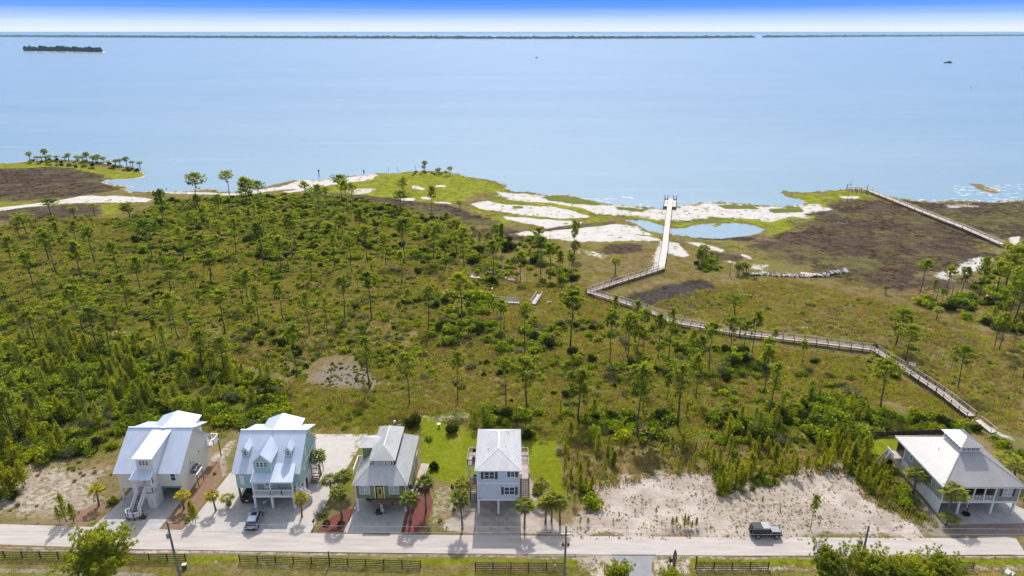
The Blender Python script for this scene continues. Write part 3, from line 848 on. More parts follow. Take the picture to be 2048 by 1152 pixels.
def door(parent, c, u, n, w_=.95, h_=2.1, m='trim', glass=True):
    c, u, n = Vector(c), Vector(u), Vector(n)
    q = MB()
    q.obox(c + n * .03, u, EZ, n, w_ / 2, h_ / 2, .03)
    for s in (-1, 1):
        q.obox(c + u * s * (w_ / 2 + .05) + n * .04, u, EZ, n, .045, h_ / 2 + .05, .04)
    q.obox(c + EZ * (h_ / 2 + .07) + n * .04, u, EZ, n, w_ / 2 + .1, .045, .04)
    d = q.build('door', M[m], parent)
    WO[d.name] = WO[parent.name]
    if glass:
        MB().obox(c + EZ * .25 + n * .063, u, EZ, n, w_ * .28, h_ * .26, .006).build('pane', M['glass'], d)
    MB().obox(c + u * w_ * .38 + n * .08, u, EZ, n, .03, .05, .03).build('handle', M['metal'], d)
    return d


def railing(parent, pts, h_=.95, m='trim', bal=.16, name='railing', post=.1, solid=False):
    """rail along points: posts, two rails, balusters; one part per straight run"""
    for a, c in zip(pts[:-1], pts[1:]):
        a, c = Vector(a), Vector(c)
        q = MB()
        d = c - a
        L = d.length
        q.bar(a + EZ * h_, c + EZ * h_, .12, .09)
        q.bar(a + EZ * .12, c + EZ * .12, .05, .06)
        k = max(1, int(L / bal))
        for i in range(1, k):
            p = a + d * i / k
            q.bar(p + EZ * .13, p + EZ * (h_ - .03), .055, .055)
        for p in (a, c):
            q.bar(p, p + EZ * (h_ + .08), post, post)
        q.build(name, M[m], parent)


def stair(parent, top, bot, width_dir, w_, n, m, rail=None, rail_m='trim', tread=.28, stringer=None):
    """flight of steps, each step a part of its own, stringers and rails"""
    top, bot, wd = Vector(top), Vector(bot), Vector(width_dir)
    d = bot - top
    run = Vector((d.x, d.y, 0)).normalized()
    b0 = WO[parent.name]
    me_ = MB().obox((0, 0, 0), wd, run, EZ, w_ / 2, tread / 2, .022).mesh('step', M[m])
    for i in range(n):
        p = top + d * (i + .5) / n
        inst('step', me_, parent, (p.x - b0[0], p.y - b0[1], p.z - b0[2]))
    for s in (-1, 1):
        q = MB()
        q.bar(top + wd * s * (w_ / 2 + .035) - EZ * .1, bot + wd * s * (w_ / 2 + .035) - EZ * .02, .05, .26)
        q.build('stringer', M[stringer or m], parent)
        if rail:
            q = MB()
            a, c = top + wd * s * (w_ / 2 + .07), bot + wd * s * (w_ / 2 + .07)
            q.bar(a + EZ * .95, c + EZ * .95, .13, .1)
            q.bar(a + EZ * .25, c + EZ * .25, .05, .06)
            k = max(2, int((c - a).length / .17))
            for i in range(k + 1):
                p = a + (c - a) * i / k
                q.bar(p + EZ * (.0 if i in (0, k) else .25), p + EZ * .95, .1 if i in (0, k) else .055, .1 if i in (0, k) else .055)
            q.build('stair_rail', M[rail_m], parent)


def pile(parent, x, y, z1, m='trim', r=.15, z0=0):
    MB().box(x - r, x + r, y - r, y + r, z0, z1).build('pile', M[m], parent)


def louvre(parent, p, u, L, h_, z0, m='trim', step=.2, name='skirt_slats'):
    """horizontal board skirt with open gaps"""
    p, u = Vector(p), Vector(u)
    q = MB()
    z = z0 + step / 2
    n = u.cross(EZ)
    while z < z0 + h_ - .05:
        q.obox(p + u * L / 2 + EZ * z, u, EZ, n, L / 2, step * .36, .015)
        z += step
    k = max(1, int(L / 2))
    for i in range(k + 1):
        q.obox(p + u * L * i / k + EZ * (z0 + h_ / 2) - n * .03, u, EZ, n, .05, h_ / 2, .02)
    q.build(name, M[m], parent)['kind'] = 'stuff'


def ac_unit(label, x, y, z, s=.42, group=None, white=False):
    r = thing('condenser_unit', label, 'air conditioner', (x, y, z), 0, group)
    MB().box(-s, s, -s, s, 0, .8).build('casing', M['white'] if white else M['metal'], r, local=True)
    g = MB()
    for k in range(7):
        g.box(-s - .012, s + .012, -s - .012, s + .012, .1 + k * .09, .13 + k * .09)
    g.build('louvre', M['black'], r, local=True)
    f = MB().tube([(0, 0, .8), (0, 0, .85)], [s * .85, s * .8], 14)
    f.build('fan_grille', M['black'], r, local=True)
    return r


def slabs(parent, x0, x1, y0, y1, nx, ny, ms):
    """concrete slabs with open joints lying on a driveway"""
    b0 = WO[parent.name]
    w_, l_ = (x1 - x0) / nx, (y1 - y0) / ny
    me_ = [MB().box(-w_ / 2 + .025, w_ / 2 - .025, -l_ / 2 + .025, l_ / 2 - .025, -.01, .012).mesh('slab', m_) for m_ in ms]
    for i in range(nx):
        for j in range(ny):
            inst('slab', me_[(i * 2 + j * 3 + i * j) % len(ms)], parent, (x0 + w_ * (i + .5) - b0[0], y0 + l_ * (j + .5) - b0[1], .013 + .002 * ((i + j) % 2) - b0[2]))


# ------------------------------------------------------------------ the white house (far west on the road)
def gablebody(x0, x1, prof):
    return MB().prism([(x0, y, z) for y, z in prof], (x1 - x0, 0, 0))


h = thing('white_house', 'white stilt house with long shed dormer and white front stairs to an octagonal landing', 'house', (-59, 98.5, 0))
RZ, RY, EF, ER = 9.8, 99.2, 5.3, 5.25
gablebody(-64.0, -53.95, [(93.0, 2.5), (104.2, 2.5), (104.2, ER - .15), (RY, RZ - .14), (93.0, EF - .16)]).build('wall', M['h1wall'], h)
q = MB()
q.roof([(-64.5, 92.6, EF - .1), (-53.6, 92.6, EF - .1), (-53.6, RY, RZ), (-64.5, RY, RZ)])
q.roof([(-64.5, 104.6, ER - .4), (-53.6, 104.6, ER - .4), (-53.6, RY, RZ), (-64.5, RY, RZ)])
q.bar((-64.5, RY, RZ + .03), (-53.6, RY, RZ + .03), .3, .07)
q.build('roof', M['roofw'], h)
# rake boards on the gable wall
q = MB()
q.bar((-53.9, 92.9, EF - .3), (-53.9, RY, RZ - .26), .06, .2)
q.bar((-53.9, 104.3, ER - .45), (-53.9, RY, RZ - .26), .06, .2)
q.build('rake_board', M['trim'], h)
def battens(parent, x, y0, y1, top, z0, m):
    q = MB()
    y = y0 + .2
    while y < y1 - .1:
        q.box(x, x + .035, y - .03, y + .03, z0, top(y))
        y += .45
    q.build('batten', M[m], parent)['kind'] = 'stuff'


battens(h, -53.95, 93.0, 104.2, lambda y: (EF - .5 + (y - 92.6) * (RZ - EF) / (RY - 92.6)) if y < RY else (RZ - .5 - (y - RY) * (RZ - ER + .4) / 5.4), 2.5, 'white')
# rear shed dormer and the raised roof behind it
gablebody(-63.4, -54.4, [(RY + .3, 9.2), (RY + .3, RZ - .2), (103.3, 8.1), (103.3, 5.2)]).build('rear_dormer', M['h1wall'], h)
MB().roof([(-63.8, 103.7, 8.12), (-53.3, 103.7, 8.12), (-53.3, RY + .02, RZ + .02), (-63.8, RY + .02, RZ + .02)]).build('rear_dormer_roof', M['roofw'], h)
q = MB()
q.roof([(-58.6, RY - .4, RZ + .12), (-58.6, 104.4, RZ + .12), (-54.5, 104.4, 9.0), (-54.5, RY + 1.4, 9.0)])
q.roof([(-58.6, RY - .4, RZ + .12), (-58.6, 104.4, RZ + .12), (-61.2, 104.4, 9.0), (-61.2, RY + 1.4, 9.0)])
q.build('rear_gable_roof', M['roofw'], h)
MB().prism([(-60.8, 104.0, 5.2), (-54.8, 104.0, 5.2), (-54.8, 104.0, 8.95), (-58.6, 104.0, 9.7), (-60.8, 104.0, 8.95)], (0, -2.2, 0)).build('rear_gable', M['h1wall'], h)
# entrance bay and its long dormer
gablebody(-59.95, -57.4, [(92.0, 3.15), (92.0, 8.66), (98.7, 9.42), (98.7, 7.0), (93.3, 3.15)]).build('entrance_bay', M['h1front'], h)
MB().roof([(-60.3, 91.55, 8.72), (-57.05, 91.55, 8.72), (-57.05, 98.85, 9.58), (-60.3, 98.85, 9.58)], step=.4).build('dormer_roof', M['roofw'], h)
for k in range(3):
    window(h, (-59.2 + k * .52, 92.0, 7.72), EX, -EY, .36, .72, 1, 2)
MB().roof([(-60.5, 90.2, 5.85), (-57.1, 90.2, 5.85), (-57.1, 92.0, 6.4), (-60.5, 92.0, 6.4)], th=.08, step=.36).build('porch_roof', M['roofw'], h)
MB().box(-60.4, -57.2, 90.3, 90.45, 5.6, 5.78).build('porch_beam', M['trim'], h)
MB().box(-60.3, -57.25, 90.55, 91.98, 3.0, 3.16).build('porch_floor', M['deck'], h)
for x in (-60.22, -57.33):
    MB().box(x - .08, x + .08, 90.62, 90.78, 0, 5.62).build('porch_post', M['trim'], h)
door(h, (-58.05, 92.0, 4.25), EX, -EY, .9, 2.1)
window(h, (-59.2, 92.0, 4.5), EX, -EY, .5, 1.2, pane='blind')
railing(h, [(-60.22, 90.62, 3.16), (-59.75, 90.62, 3.16)])
railing(h, [(-58.5, 90.62, 3.16), (-57.33, 90.62, 3.16), (-57.33, 91.95, 3.16)])
railing(h, [(-60.22, 90.7, 3.16), (-60.22, 91.95, 3.16)])
louvre(h, (-58.45, 90.66, 0), EX, 1.15, 2.95, 0)
louvre(h, (-57.28, 90.66, 0), EY, 2.3, 2.95, 0)
MB().box(-58.4, -57.35, 90.75, 92.9, 0, 2.95).build('stair_closet', M['h1front'], h)
stair(h, (-59.1, 90.55, 3.1), (-59.7, 88.75, .75), EX, 1.05, 13, 'darkwood', rail=True, rail_m='trim', tread=.16, stringer='trim')
oct_ = [(-60.9, 88.7), (-60.75, 87.95), (-60.2, 87.6), (-59.3, 87.55), (-58.7, 87.9), (-58.55, 88.7)]
MB().prism([(x, y, .55) for x, y in oct_], (0, 0, .14)).build('landing', M['deck'], h)
railing(h, [(-60.3, 88.75, .69), (-60.9, 88.7, .69), (-60.75, 87.95, .69), (-60.2, 87.6, .69), (-59.3, 87.55, .69), (-58.7, 87.9, .69)], .8, bal=.14)
railing(h, [(-58.55, 88.2, .69), (-58.55, 88.75, .69), (-59.05, 88.8, .69)], .8, bal=.14)
for i in range(3):
    MB().box(-58.5 + i * .22, -58.3 + i * .22, 87.95, 88.6, 0, .5 - i * .16).build('landing_step', M['darkwood'], h)
for x, y in oct_:
    MB().box(x - .06, x + .06, y + .04, y + .16, 0, .55).build('landing_leg', M['darkwood'], h)
# ground level
MB().box(-54.15, -53.97, 93.3, 104.15, 0, 2.5).build('skirt_wall', M['h1wall'], h)
MB().box(-63.9, -54.2, 103.9, 104.15, 0, 2.5).build('skirt_wall', M['h1wall'], h)
MB().box(-61.3, -58.2, 93.2, 103.9, 0, 2.5).build('store_room', M['h1front'], h)
MB().box(-58.1, -54.0, 92.93, 93.05, 2.25, 2.55).build('garage_header', mat('teal_header', (.10, .28, .27)), h)
MB().box(-63.95, -61.3, 92.95, 93.08, 2.3, 2.52).build('carport_header', M['trim'], h)
for x, y in ((-63.85, 93.15), (-57.95, 93.15), (-54.1, 93.12), (-63.85, 98), (-63.85, 103.7), (-61.9, 93.15)):
    pile(h, x, y, 2.5)
window(h, (-55.05, 93.0, 4.35), EX, -EY, .72, 1.35, 1, 2)
window(h, (-53.95, 96.8, 4.4), EY, EX, .35, .8, 1, 1)
window(h, (-53.95, 97.75, 3.9), EY, EX, .35, .5, 1, 1)
window(h, (-53.95, 100.1, 4.45), EY, EX, .4, .5, 1, 1)
window(h, (-53.95, 103.2, 4.3), EY, EX, .5, .6, 1, 1)
# side balcony and its post
MB().box(-53.9, -52.6, 103.0, 105.2, 3.55, 3.72).build('balcony_floor', M['trim'], h)
railing(h, [(-53.9, 103.0, 3.72), (-52.65, 103.0, 3.72), (-52.65, 105.2, 3.72), (-53.9, 105.2, 3.72)], 1.0)
pile(h, -52.7, 105.1, 3.55, 'brownwood', .08)
# condenser platform
MB().box(-53.9, -52.7, 95.9, 98.1, 2.55, 2.7).build('equipment_platform', M['trim'], h)
for y in (96.0, 98.0):
    pile(h, -52.8, y, 2.55, 'brownwood', .05)
ac_unit('black condenser unit nearer the road on the white house side platform', -53.3, 96.5, 2.7, .4)
ac_unit('black condenser unit farther from the road on the white house side platform', -53.3, 97.6, 2.7, .4)
sheet('driveway', [(-64.0, 93.4), (-65.1, 86.0), (-54.6, 85.5), (-54.1, 93.4)], .016, M['paver'])
sheet('path', [(-63.9, 93.4), (-54.2, 93.4), (-54.2, 103.9), (-63.9, 103.9)], .020, M['concl'])

# ------------------------------------------------------------------ the aqua house
h = thing('aqua_house', 'aqua board-sided stilt house with a gabled centre dormer between two little dormers', 'house', (-39.6, 97.5, 0))
RZ, RY, EF, ER = 10.0, 98.1, 5.55, 5.3
gablebody(-44.7, -34.5, [(92.6, 2.5), (102.6, 2.5), (102.6, ER + .1), (RY, RZ - .14), (92.6, EF - .05)]).build('wall', M['aqua'], h)
q = MB()
q.roof([(-45.15, 92.2, EF - .1), (-34.15, 92.2, EF - .1), (-34.15, RY, RZ), (-45.15, RY, RZ)])
q.roof([(-45.15, 103.0, ER - .1), (-34.15, 103.0, ER - .1), (-34.15, RY, RZ), (-45.15, RY, RZ)])
q.bar((-45.15, RY, RZ + .03), (-34.15, RY, RZ + .03), .3, .07)
q.build('roof', M['roofw'], h)
q = MB()
for z0, z1 in ((EF - .35, RZ - .26),):
    q.bar((-34.45, 92.5, z0), (-34.45, RY, z1), .06, .2)
    q.bar((-34.45, 102.8, ER - .35), (-34.45, RY, z1), .06, .2)
q.bar((-34.46, 92.6, 5.0), (-34.46, 102.6, 5.0), .05, .16)
q.build('rake_board', M['trim'], h)
gablebody(-44.0, -34.9, [(RY + .3, 9.3), (RY + .3, RZ - .2), (102.0, 8.4), (102.0, 5.2)]).build('rear_dormer', M['aqua'], h)
MB().roof([(-44.4, 102.4, 8.42), (-34.0, 102.4, 8.42), (-34.0, RY + .02, RZ + .02), (-44.4, RY + .02, RZ + .02)]).build('rear_dormer_roof', M['roofw'], h)
q = MB()
q.roof([(-39.7, RY - .3, RZ + .14), (-39.7, 103.2, RZ + .14), (-36.0, 103.2, 9.1), (-36.0, RY + 1.5, 9.1)])
q.roof([(-39.7, RY - .3, RZ + .14), (-39.7, 103.2, RZ + .14), (-42.3, 103.2, 9.1), (-42.3, RY + 1.5, 9.1)])
q.build('rear_gable_roof', M['roofw'], h)
MB().prism([(-42.0, 102.8, 5.2), (-36.3, 102.8, 5.2), (-36.3, 102.8, 9.0), (-39.7, 102.8, 9.85), (-42.0, 102.8, 9.0)], (0, -2.0, 0)).build('rear_gable', M['aqua'], h)


def gable_dormer(parent, xc, y0, zb, ze, zp, wd, yb_e, yb_p, wall, ov=.18, win=None):
    d = MB().prism([(xc - wd / 2, y0, zb), (xc + wd / 2, y0, zb), (xc + wd / 2, y0, ze), (xc, y0, zp - .1), (xc - wd / 2, y0, ze)], (0, yb_e - y0, 0)).build('dormer', M[wall], parent)
    WO[d.name] = WO[parent.name]
    q = MB()
    sl = (zp - ze) / (wd / 2)
    for s in (-1, 1):
        q.roof([(xc, y0 - ov, zp), (xc + s * (wd / 2 + ov), y0 - ov, ze - sl * ov), (xc + s * (wd / 2 + ov), yb_e, ze - sl * ov), (xc, yb_p, zp)], th=.07, step=.4)
    q.build('dormer_roof', M['roofw'], d)
    q = MB()
    for s in (-1, 1):
        q.bar((xc, y0 - ov + .03, zp - .14), (xc + s * (wd / 2 + ov * .8), y0 - ov + .03, ze - sl * ov - .08), .05, .14)
        q.bar((xc + s * (wd / 2 - .04), y0 - .02, zb), (xc + s * (wd / 2 - .04), y0 - .02, ze), .05, .1)
    q.build('dormer_trim', M['trim'], d)
    return d


sl = (RZ - EF + .1) / (RY - 92.2)
roofz = lambda y: EF - .1 + sl * (y - 92.2)
gable_dormer(h, -39.85, 91.95, 5.9, 8.05, 9.45, 2.75, 95.5, RY - .7, 'aquafront')
for k in range(3):
    window(h, (-40.52 + k * .62, 91.95, 7.45), EX, -EY, .44, .8, 1, 2)
for xc in (-43.3, -36.35):
    gable_dormer(h, xc, 94.3, roofz(94.3) - .1, 8.55, 9.2, 1.05, 96.2, 97.1, 'aquafront', ov=.14)
    window(h, (xc, 94.3, 8.0), EX, -EY, .42, .72, 1, 2)
battens(h, -34.5, 92.6, 102.6, lambda y: (roofz(y) - .4) if y < RY else (RZ - .5 - (y - RY) * (RZ - ER + .1) / 4.9), 2.5, 'aqua')
# porch
MB().roof([(-41.55, 90.35, 5.25), (-34.75, 90.35, 5.25), (-35.1, 94.2, 6.78), (-41.55, 94.2, 6.78)], th=.08).build('porch_roof', M['roofw'], h)
MB().box(-41.4, -34.9, 90.45, 90.6, 4.98, 5.17).build('porch_beam', M['trim'], h)
MB().box(-41.4, -34.9, 90.55, 92.58, 2.36, 2.62).build('porch_floor', M['deck'], h)
MB().box(-41.45, -34.85, 90.42, 90.54, 2.3, 2.66).build('porch_fascia', M['trim'], h)
for x in (-41.3, -38.55, -35.0):
    MB().box(x - .09, x + .09, 90.6, 90.78, 2.62, 4.98).build('porch_post', M['trim'], h)
    MB().box(x - .17, x + .17, 90.62, 90.96, 0, 2.36).build('pile', M['trim'], h)
railing(h, [(-41.3, 90.62, 2.62), (-38.55, 90.62, 2.62), (-36.8, 90.62, 2.62), (-35.0, 90.62, 2.62)], .95)
railing(h, [(-41.3, 90.7, 2.62), (-41.3, 92.5, 2.62)], .95)
MB().box(-41.35, -38.0, 92.3, 92.6, 2.62, 6.0).build('entrance_wall', M['aquafront'], h)
door(h, (-39.6, 92.3, 3.68), EX, -EY, .95, 2.05)
window(h, (-36.3, 92.6, 4.3), EX, -EY, .9, .9, 1, 1, shutter='whiteshut')
for x in (-43.7, -41.9):
    MB().box(x - .36, x + .36, 92.53, 92.585, 3.25, 5.0).build('storm_shutter', M['whiteshut'], h)
for y, z, a, c in ((97.0, 6.4, .5, 1.6), (95.6, 4.2, .5, .7), (98.8, 4.6, .4, .7), (101.9, 4.1, .5, .9)):
    MB().box(-34.5, -34.45, y - a / 2, y + a / 2, z - c / 2, z + c / 2).build('storm_shutter', M['whiteshut'], h)
# ground level
MB().box(-34.7, -34.52, 94.6, 102.5, 0, 2.5).build('skirt_wall', M['white'], h)
MB().box(-34.52, -34.48, 95.6, 96.5, 0, 2.0).build('side_doorway_shade', M['black'], h)  # flat black panel painted for the darkness inside a doorway
MB().box(-44.6, -34.7, 99.0, 99.2, 0, 2.5).build('skirt_wall', M['white'], h)
q = MB()
for k in range(9):
    q.bar((-44.4 + .26 * k, 94.2, .3), (-44.4 + .26 * k - .9, 94.2, 2.4), .05, .03)
    q.bar((-45.2 + .26 * k, 94.23, .3), (-45.2 + .26 * k + .9, 94.23, 2.4), .05, .03)
q.build('lattice', M['trim'], h)
for x, y in ((-44.5, 92.8), (-44.5, 97), (-41.4, 94.5), (-38.6, 95), (-35, 94.6), (-42, 98)):
    pile(h, x, y, 2.5, 'brownwood' if x < -44 else 'trim', .13)
# side stairs with a solid white flank
stair(h, (-34.8, 92.0, 2.6), (-32.9, 92.9, .1), V(-.43, .9, 0), 1.0, 11, 'deck', rail=True, tread=.2)
MB().prism([(-34.75, 91.45, 2.55), (-32.7, 92.4, .35), (-32.7, 92.4, 1.1), (-34.75, 91.45, 3.5)], (-.03, .06, 0)).build('stair_flank', M['trim'], h)
# condenser platform
MB().box(-34.4, -33.0, 98.2, 101.0, 3.0, 3.14).build('equipment_platform', M['trim'], h)
q = MB()
for x in (-34.3, -33.1):
    for y in (98.3, 100.9):
        q.box(x - .06, x + .06, y - .06, y + .06, 0, 3.0)
q.bar((-34.3, 98.3, 1.2), (-33.1, 98.3, 1.2), .05, .12); q.bar((-33.1, 98.3, .8), (-33.1, 100.9, 2.4), .05, .12); q.bar((-34.3, 98.3, 2.2), (-33.1, 98.3, 2.2), .05, .12)
q.build('platform_frame', M['brownwood'], h)
for k in range(4):
    MB().box(-34.3, -33.1, 96.9 + k * .3, 97.2 + k * .3, .2 + k * .2, .26 + k * .2).build('step', M['brownwood'], h)
for k, t_ in enumerate(('nearer the road', 'farther from the road')):
    ac_unit('white cased condenser unit ' + t_ + ' on the tall platform of the aqua house', -33.65, 98.8 + k * 1.3, 3.14, .42, white=True)
sheet('driveway', [(-49.2, 100.0), (-50.3, 88.0), (-51.0, 85.4), (-31.0, 84.8), (-30.0, 95.0), (-27.6, 112.4), (-37.5, 112.4), (-37.0, 104.5), (-44.8, 103.5)], .015, M['shell'])
sheet('path', [(-44.9, 92.3), (-44.9, 84.95), (-35.0, 84.9), (-34.5, 99.0), (-44.6, 99.0)], .020, M['paver'])

# ------------------------------------------------------------------ the olive green house
h = thing('green_house', 'olive green stilt house with gray hipped metal roof and a raised clerestory', 'house', (-20.8, 96, 0))
ZE = 5.25
gb = MB().box(-24.8, -16.8, 90.0, 103.2, 2.5, ZE - .12)
gb.build('wall', M['green'], h)
A = [(-25.2, 89.5, ZE), (-16.4, 89.5, ZE), (-16.4, 103.6, ZE), (-25.2, 103.6, ZE)]
top = 7.35
I = [(-22.7, 92.0, top), (-18.6, 92.0, top), (-18.6, 101.1, top), (-22.7, 101.1, top)]
q = MB()
for i in range(4):
    j = (i + 1) % 4
    q.roof([A[i], A[j], I[j], I[i]], step=.4)
for i in range(4):
    q.bar(A[i], I[i], .1, .06)
q.build('roof', M['roofg'], h)
MB().box(-22.35, -18.95, 92.1, 101.2, 6.3, 8.4).build('clerestory_wall', M['green'], h)
q = MB()
uz, ur = 8.4, 9.85
xa, xb, xc = -22.75, -18.5, -20.6
q.roof([(xa, 91.6, uz), (xb, 91.6, uz), (xc, 93.7, ur)], step=.36)
q.roof([(xb, 91.6, uz), (xb, 101.6, uz), (xc, 99.6, ur), (xc, 93.7, ur)], step=.4)
q.roof([(xa, 91.6, uz), (xa, 101.6, uz), (xc, 99.6, ur), (xc, 93.7, ur)], step=.4)
q.roof([(xb, 101.6, uz), (xa, 101.6, uz), (xc, 99.6, ur)], step=.36)
q.bar((xc, 93.7, ur + .01), (xc, 99.6, ur + .01), .1, .04)
q.build('upper_roof', M['roofg'], h)
for k in range(3):
    window(h, (-21.55 + k * .92, 92.1, 7.78), EX, -EY, .6, .62, 1, 2, pane='blind')
q = MB()
for x in (-22.32, -18.98):
    q.box(x - .06, x + .06, 92.04, 92.1, 6.6, 8.3)
for x in (-24.76, -16.84):
    q.box(x - .07, x + .07, 89.94, 90.0, 2.5, ZE - .12)
q.build('corner_board', M['trim'], h)
MB().box(-24.7, -22.3, 95.6, 98.4, 5.2, 8.35).build('side_wing', M['green'], h)
q = MB()
q.roof([(-25.1, 95.2, uz), (-22.0, 95.2, uz), (-21.6, 97.0, 9.2), (-23.4, 97.0, 9.2)], step=.36)
q.roof([(-25.1, 95.2, uz), (-23.4, 97.0, 9.2), (-25.1, 98.8, uz)], step=.36)
q.roof([(-25.1, 98.8, uz), (-23.4, 97.0, 9.2), (-21.6, 97.0, 9.2), (-22.0, 98.8, uz)], step=.36)
q.build('side_wing_roof', M['roofg'], h)
MB().box(-24.68, -24.55, 95.54, 95.6, 5.2, 8.3).build('corner_board', M['trim'], h)
window(h, (-23.35, 90.0, 4.1), EX, -EY, 1.5, 1.45, 2, 2, pane='blind')
window(h, (-18.7, 90.0, 4.1), EX, -EY, 1.5, 1.45, 2, 2, pane='blind')
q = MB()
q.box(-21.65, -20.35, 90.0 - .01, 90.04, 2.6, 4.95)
q.build('porch_recess_shade', M['black'], h)  # flat black panel on the wall, painted for the shade of a recess
for x in (-21.72, -20.28):
    MB().box(x - .07, x + .07, 89.85, 89.99, 2.5, 5.0).build('porch_post', M['trim'], h)
d_ = door(h, (-20.95, 89.97, 3.6), EX, -EY, .7, 2.0, m='yellow')
MB().box(-22.1, -17.3, 88.9, 89.98, 2.3, 2.45).build('porch_floor', M['brownwood'], h)
railing(h, [(-22.05, 88.95, 2.0), (-20.5, 88.95, 2.0), (-18.9, 88.95, 2.0), (-17.4, 88.95, 2.0)], .75, 'brownwood', .2)
# side stairs and deck on the east side
MB().box(-16.75, -15.7, 91.0, 92.4, 2.1, 2.25).build('side_deck', M['deck'], h)
railing(h, [(-15.75, 91.05, 2.25), (-15.75, 92.4, 2.25)], .9, 'darkwood', .3)
stair(h, (-16.2, 92.5, 2.2), (-16.2, 95.2, .15), EX, .95, 11, 'deck', rail=True, rail_m='darkwood', tread=.25)
MB().box(-16.74, -15.9, 89.9, 91.0, .9, 1.05).build('stair_landing', M['deck'], h)
q = MB()
for z in (2.5, 5.0):
    q.box(-16.8, -16.75, 90.0, 103.2, z, z + .14)
for y in (93, 98.2):
    q.box(-16.8, -16.74, y, y + .14, 2.5, 5.1)
q.build('band_board', M['trim'], h)
MB().box(-25.3, -24.82, 93.0, 96.8, 4.9, 5.05).build('side_balcony', M['trim'], h)
railing(h, [(-25.6, 92.8, 5.0), (-25.6, 96.6, 5.0), (-25.0, 96.6, 5.0)], .95)
# ground level
for x, y in ((-24.65, 90.1), (-17.0, 90.1), (-20.9, 90.2), (-24.65, 95), (-17, 95), (-24.65, 100), (-17, 100), (-20.9, 96)):
    pile(h, x, y, 2.5, 'trim', .16)
MB().box(-24.6, -17.0, 97.8, 98.0, 0, 2.5).build('skirt_wall', M['green'], h)
MB().box(-17.0, -16.85, 94.0, 103.0, 0, 2.5).build('skirt_wall', M['green'], h)
q = MB()
q.tube([(-19.6, 96.0, 9.1), (-19.6, 96.0, 9.5)], .06, 6)
q.tube([(-19.8, 98.8, 9.1), (-19.8, 98.8, 9.45)], .06, 6)
q.build('vent_pipe', M['roofw'], h)
drv = sheet('driveway', [(-24.9, 98), (-25.9, 84.95), (-17.1, 84.85), (-16.9, 98)], .008, M['concl'])
slabs(drv, -24.85, -17.05, 85.0, 97.7, 3, 5, [M['concl'], M['concl2'], M['concl']])
sheet('path', [(-16.8, 93.5), (-15.5, 93.3), (-14.7, 102.9), (-16.2, 102.9)], .016, M['deck'])
sheet('planting_bed', [(-26.0, 84.97), (-30.2, 85.1), (-29.0, 88.2), (-26.6, 90.6), (-25.2, 90.4)], .010, M['mulch'])
sheet('planting_bed', [(-17.0, 84.87), (-14.2, 84.8), (-13.2, 88.0), (-12.9, 92.4), (-15.2, 99.0), (-15.3, 93.2), (-16.7, 92.9)], .010, M['mulch'])

# ------------------------------------------------------------------ the pale blue-gray house
h = thing('blue_gray_house', 'pale blue-gray two-storey stilt house with dark plum shutters and a galvanised hip roof', 'house', (-2.2, 95, 0))
ZE = 8.4
MB().box(-5.45, 1.15, 89.3, 100.4, 2.75, ZE - .1).build('wall', M['h4wall'], h)
A = [(-5.8, 88.9, ZE), (1.5, 88.9, ZE), (1.5, 100.8, ZE), (-5.8, 100.8, ZE)]
rz_ = ZE + 1.75
I1, I2 = (-2.15, 92.5, rz_), (-2.15, 97.2, rz_)
q = MB()
q.roof([A[0], A[1], I1], step=.4); q.roof([A[1], A[2], I2, I1], step=.4); q.roof([A[2], A[3], I2], step=.4); q.roof([A[3], A[0], I1, I2], step=.4)
for a_, c_ in ((A[0], I1), (A[1], I1), (A[2], I2), (A[3], I2), (I1, I2)):
    q.bar(Vector(a_) + EZ * .02, Vector(c_) + EZ * .02, .11, .05)
q.build('roof', M['roofp'], h)
q = MB()
for x, y in ((-.6, 98), (-1.0, 93.6), (-3.8, 93.2)):
    z = ZE + (1.75 / 3.65) * (min(x + 5.8, 1.5 - x))
    q.tube([(x, y, z - .1), (x, y, z + .4)], .055, 6)
q.build('vent_pipe', M['metal'], h)
q = MB()
q.box(-5.5, 1.2, 89.22, 89.3, 5.75, 5.98); q.box(-5.5, 1.2, 89.22, 89.3, 2.62, 2.9); q.box(-5.52, 1.22, 89.24, 89.3, 8.05, 8.28)
for x in (-5.42, 1.12):
    q.box(x - .08, x + .08, 89.235, 89.3, 2.9, 8.05)
q.build('trim_board', M['trim'], h)
window(h, (-3.55, 89.3, 7.35), EX, -EY, 1.5, 1.3, 2, 2, shutter='shutter')
window(h, (.1, 89.3, 7.55), EX, -EY, .55, .85, 1, 2, shutter='shutter')
window(h, (-.4, 89.3, 4.45), EX, -EY, 1.5, 1.3, 2, 2, shutter='shutter')
MB().box(-5.25, -4.9, 89.27, 89.3, 2.95, 3.06).build('house_plate', M['black'], h)
for x in (-5.3, -2.15, 1.0):
    for y in (89.45, 93.2, 97, 100.2):
        pile(h, x, y, 2.65, 'trim', .15)
MB().box(-5.3, 1.0, 97.0, 97.15, 0, 2.7).build('skirt_wall', M['h4wall'], h)
q = MB()
q.box(-2.2, -1.9, 94, 96.5, 0, 2.7)
q.build('store_room', M['h4wall'], h)
# east deck and stairs
MB().box(1.2, 2.85, 94.8, 102.4, 2.55, 2.7).build('side_deck', M['deck'], h)
railing(h, [(1.25, 102.3, 2.7), (2.8, 102.3, 2.7), (2.8, 99.6, 2.7), (2.8, 97.0, 2.7), (2.8, 94.9, 2.7)], 1.0, 'wood', .2)
railing(h, [(1.25, 99.8, 2.7), (2.8, 99.8, 2.7)], 1.0, 'darkwood', .16)
for y in (95, 98.5, 102.2):
    pile(h, 2.7, y, 2.55, 'wood', .08)
stair(h, (2.15, 94.8, 2.62), (2.15, 91.0, .1), EX, 1.15, 15, 'deck', rail=True, rail_m='darkwood', tread=.15, stringer='darkwood')
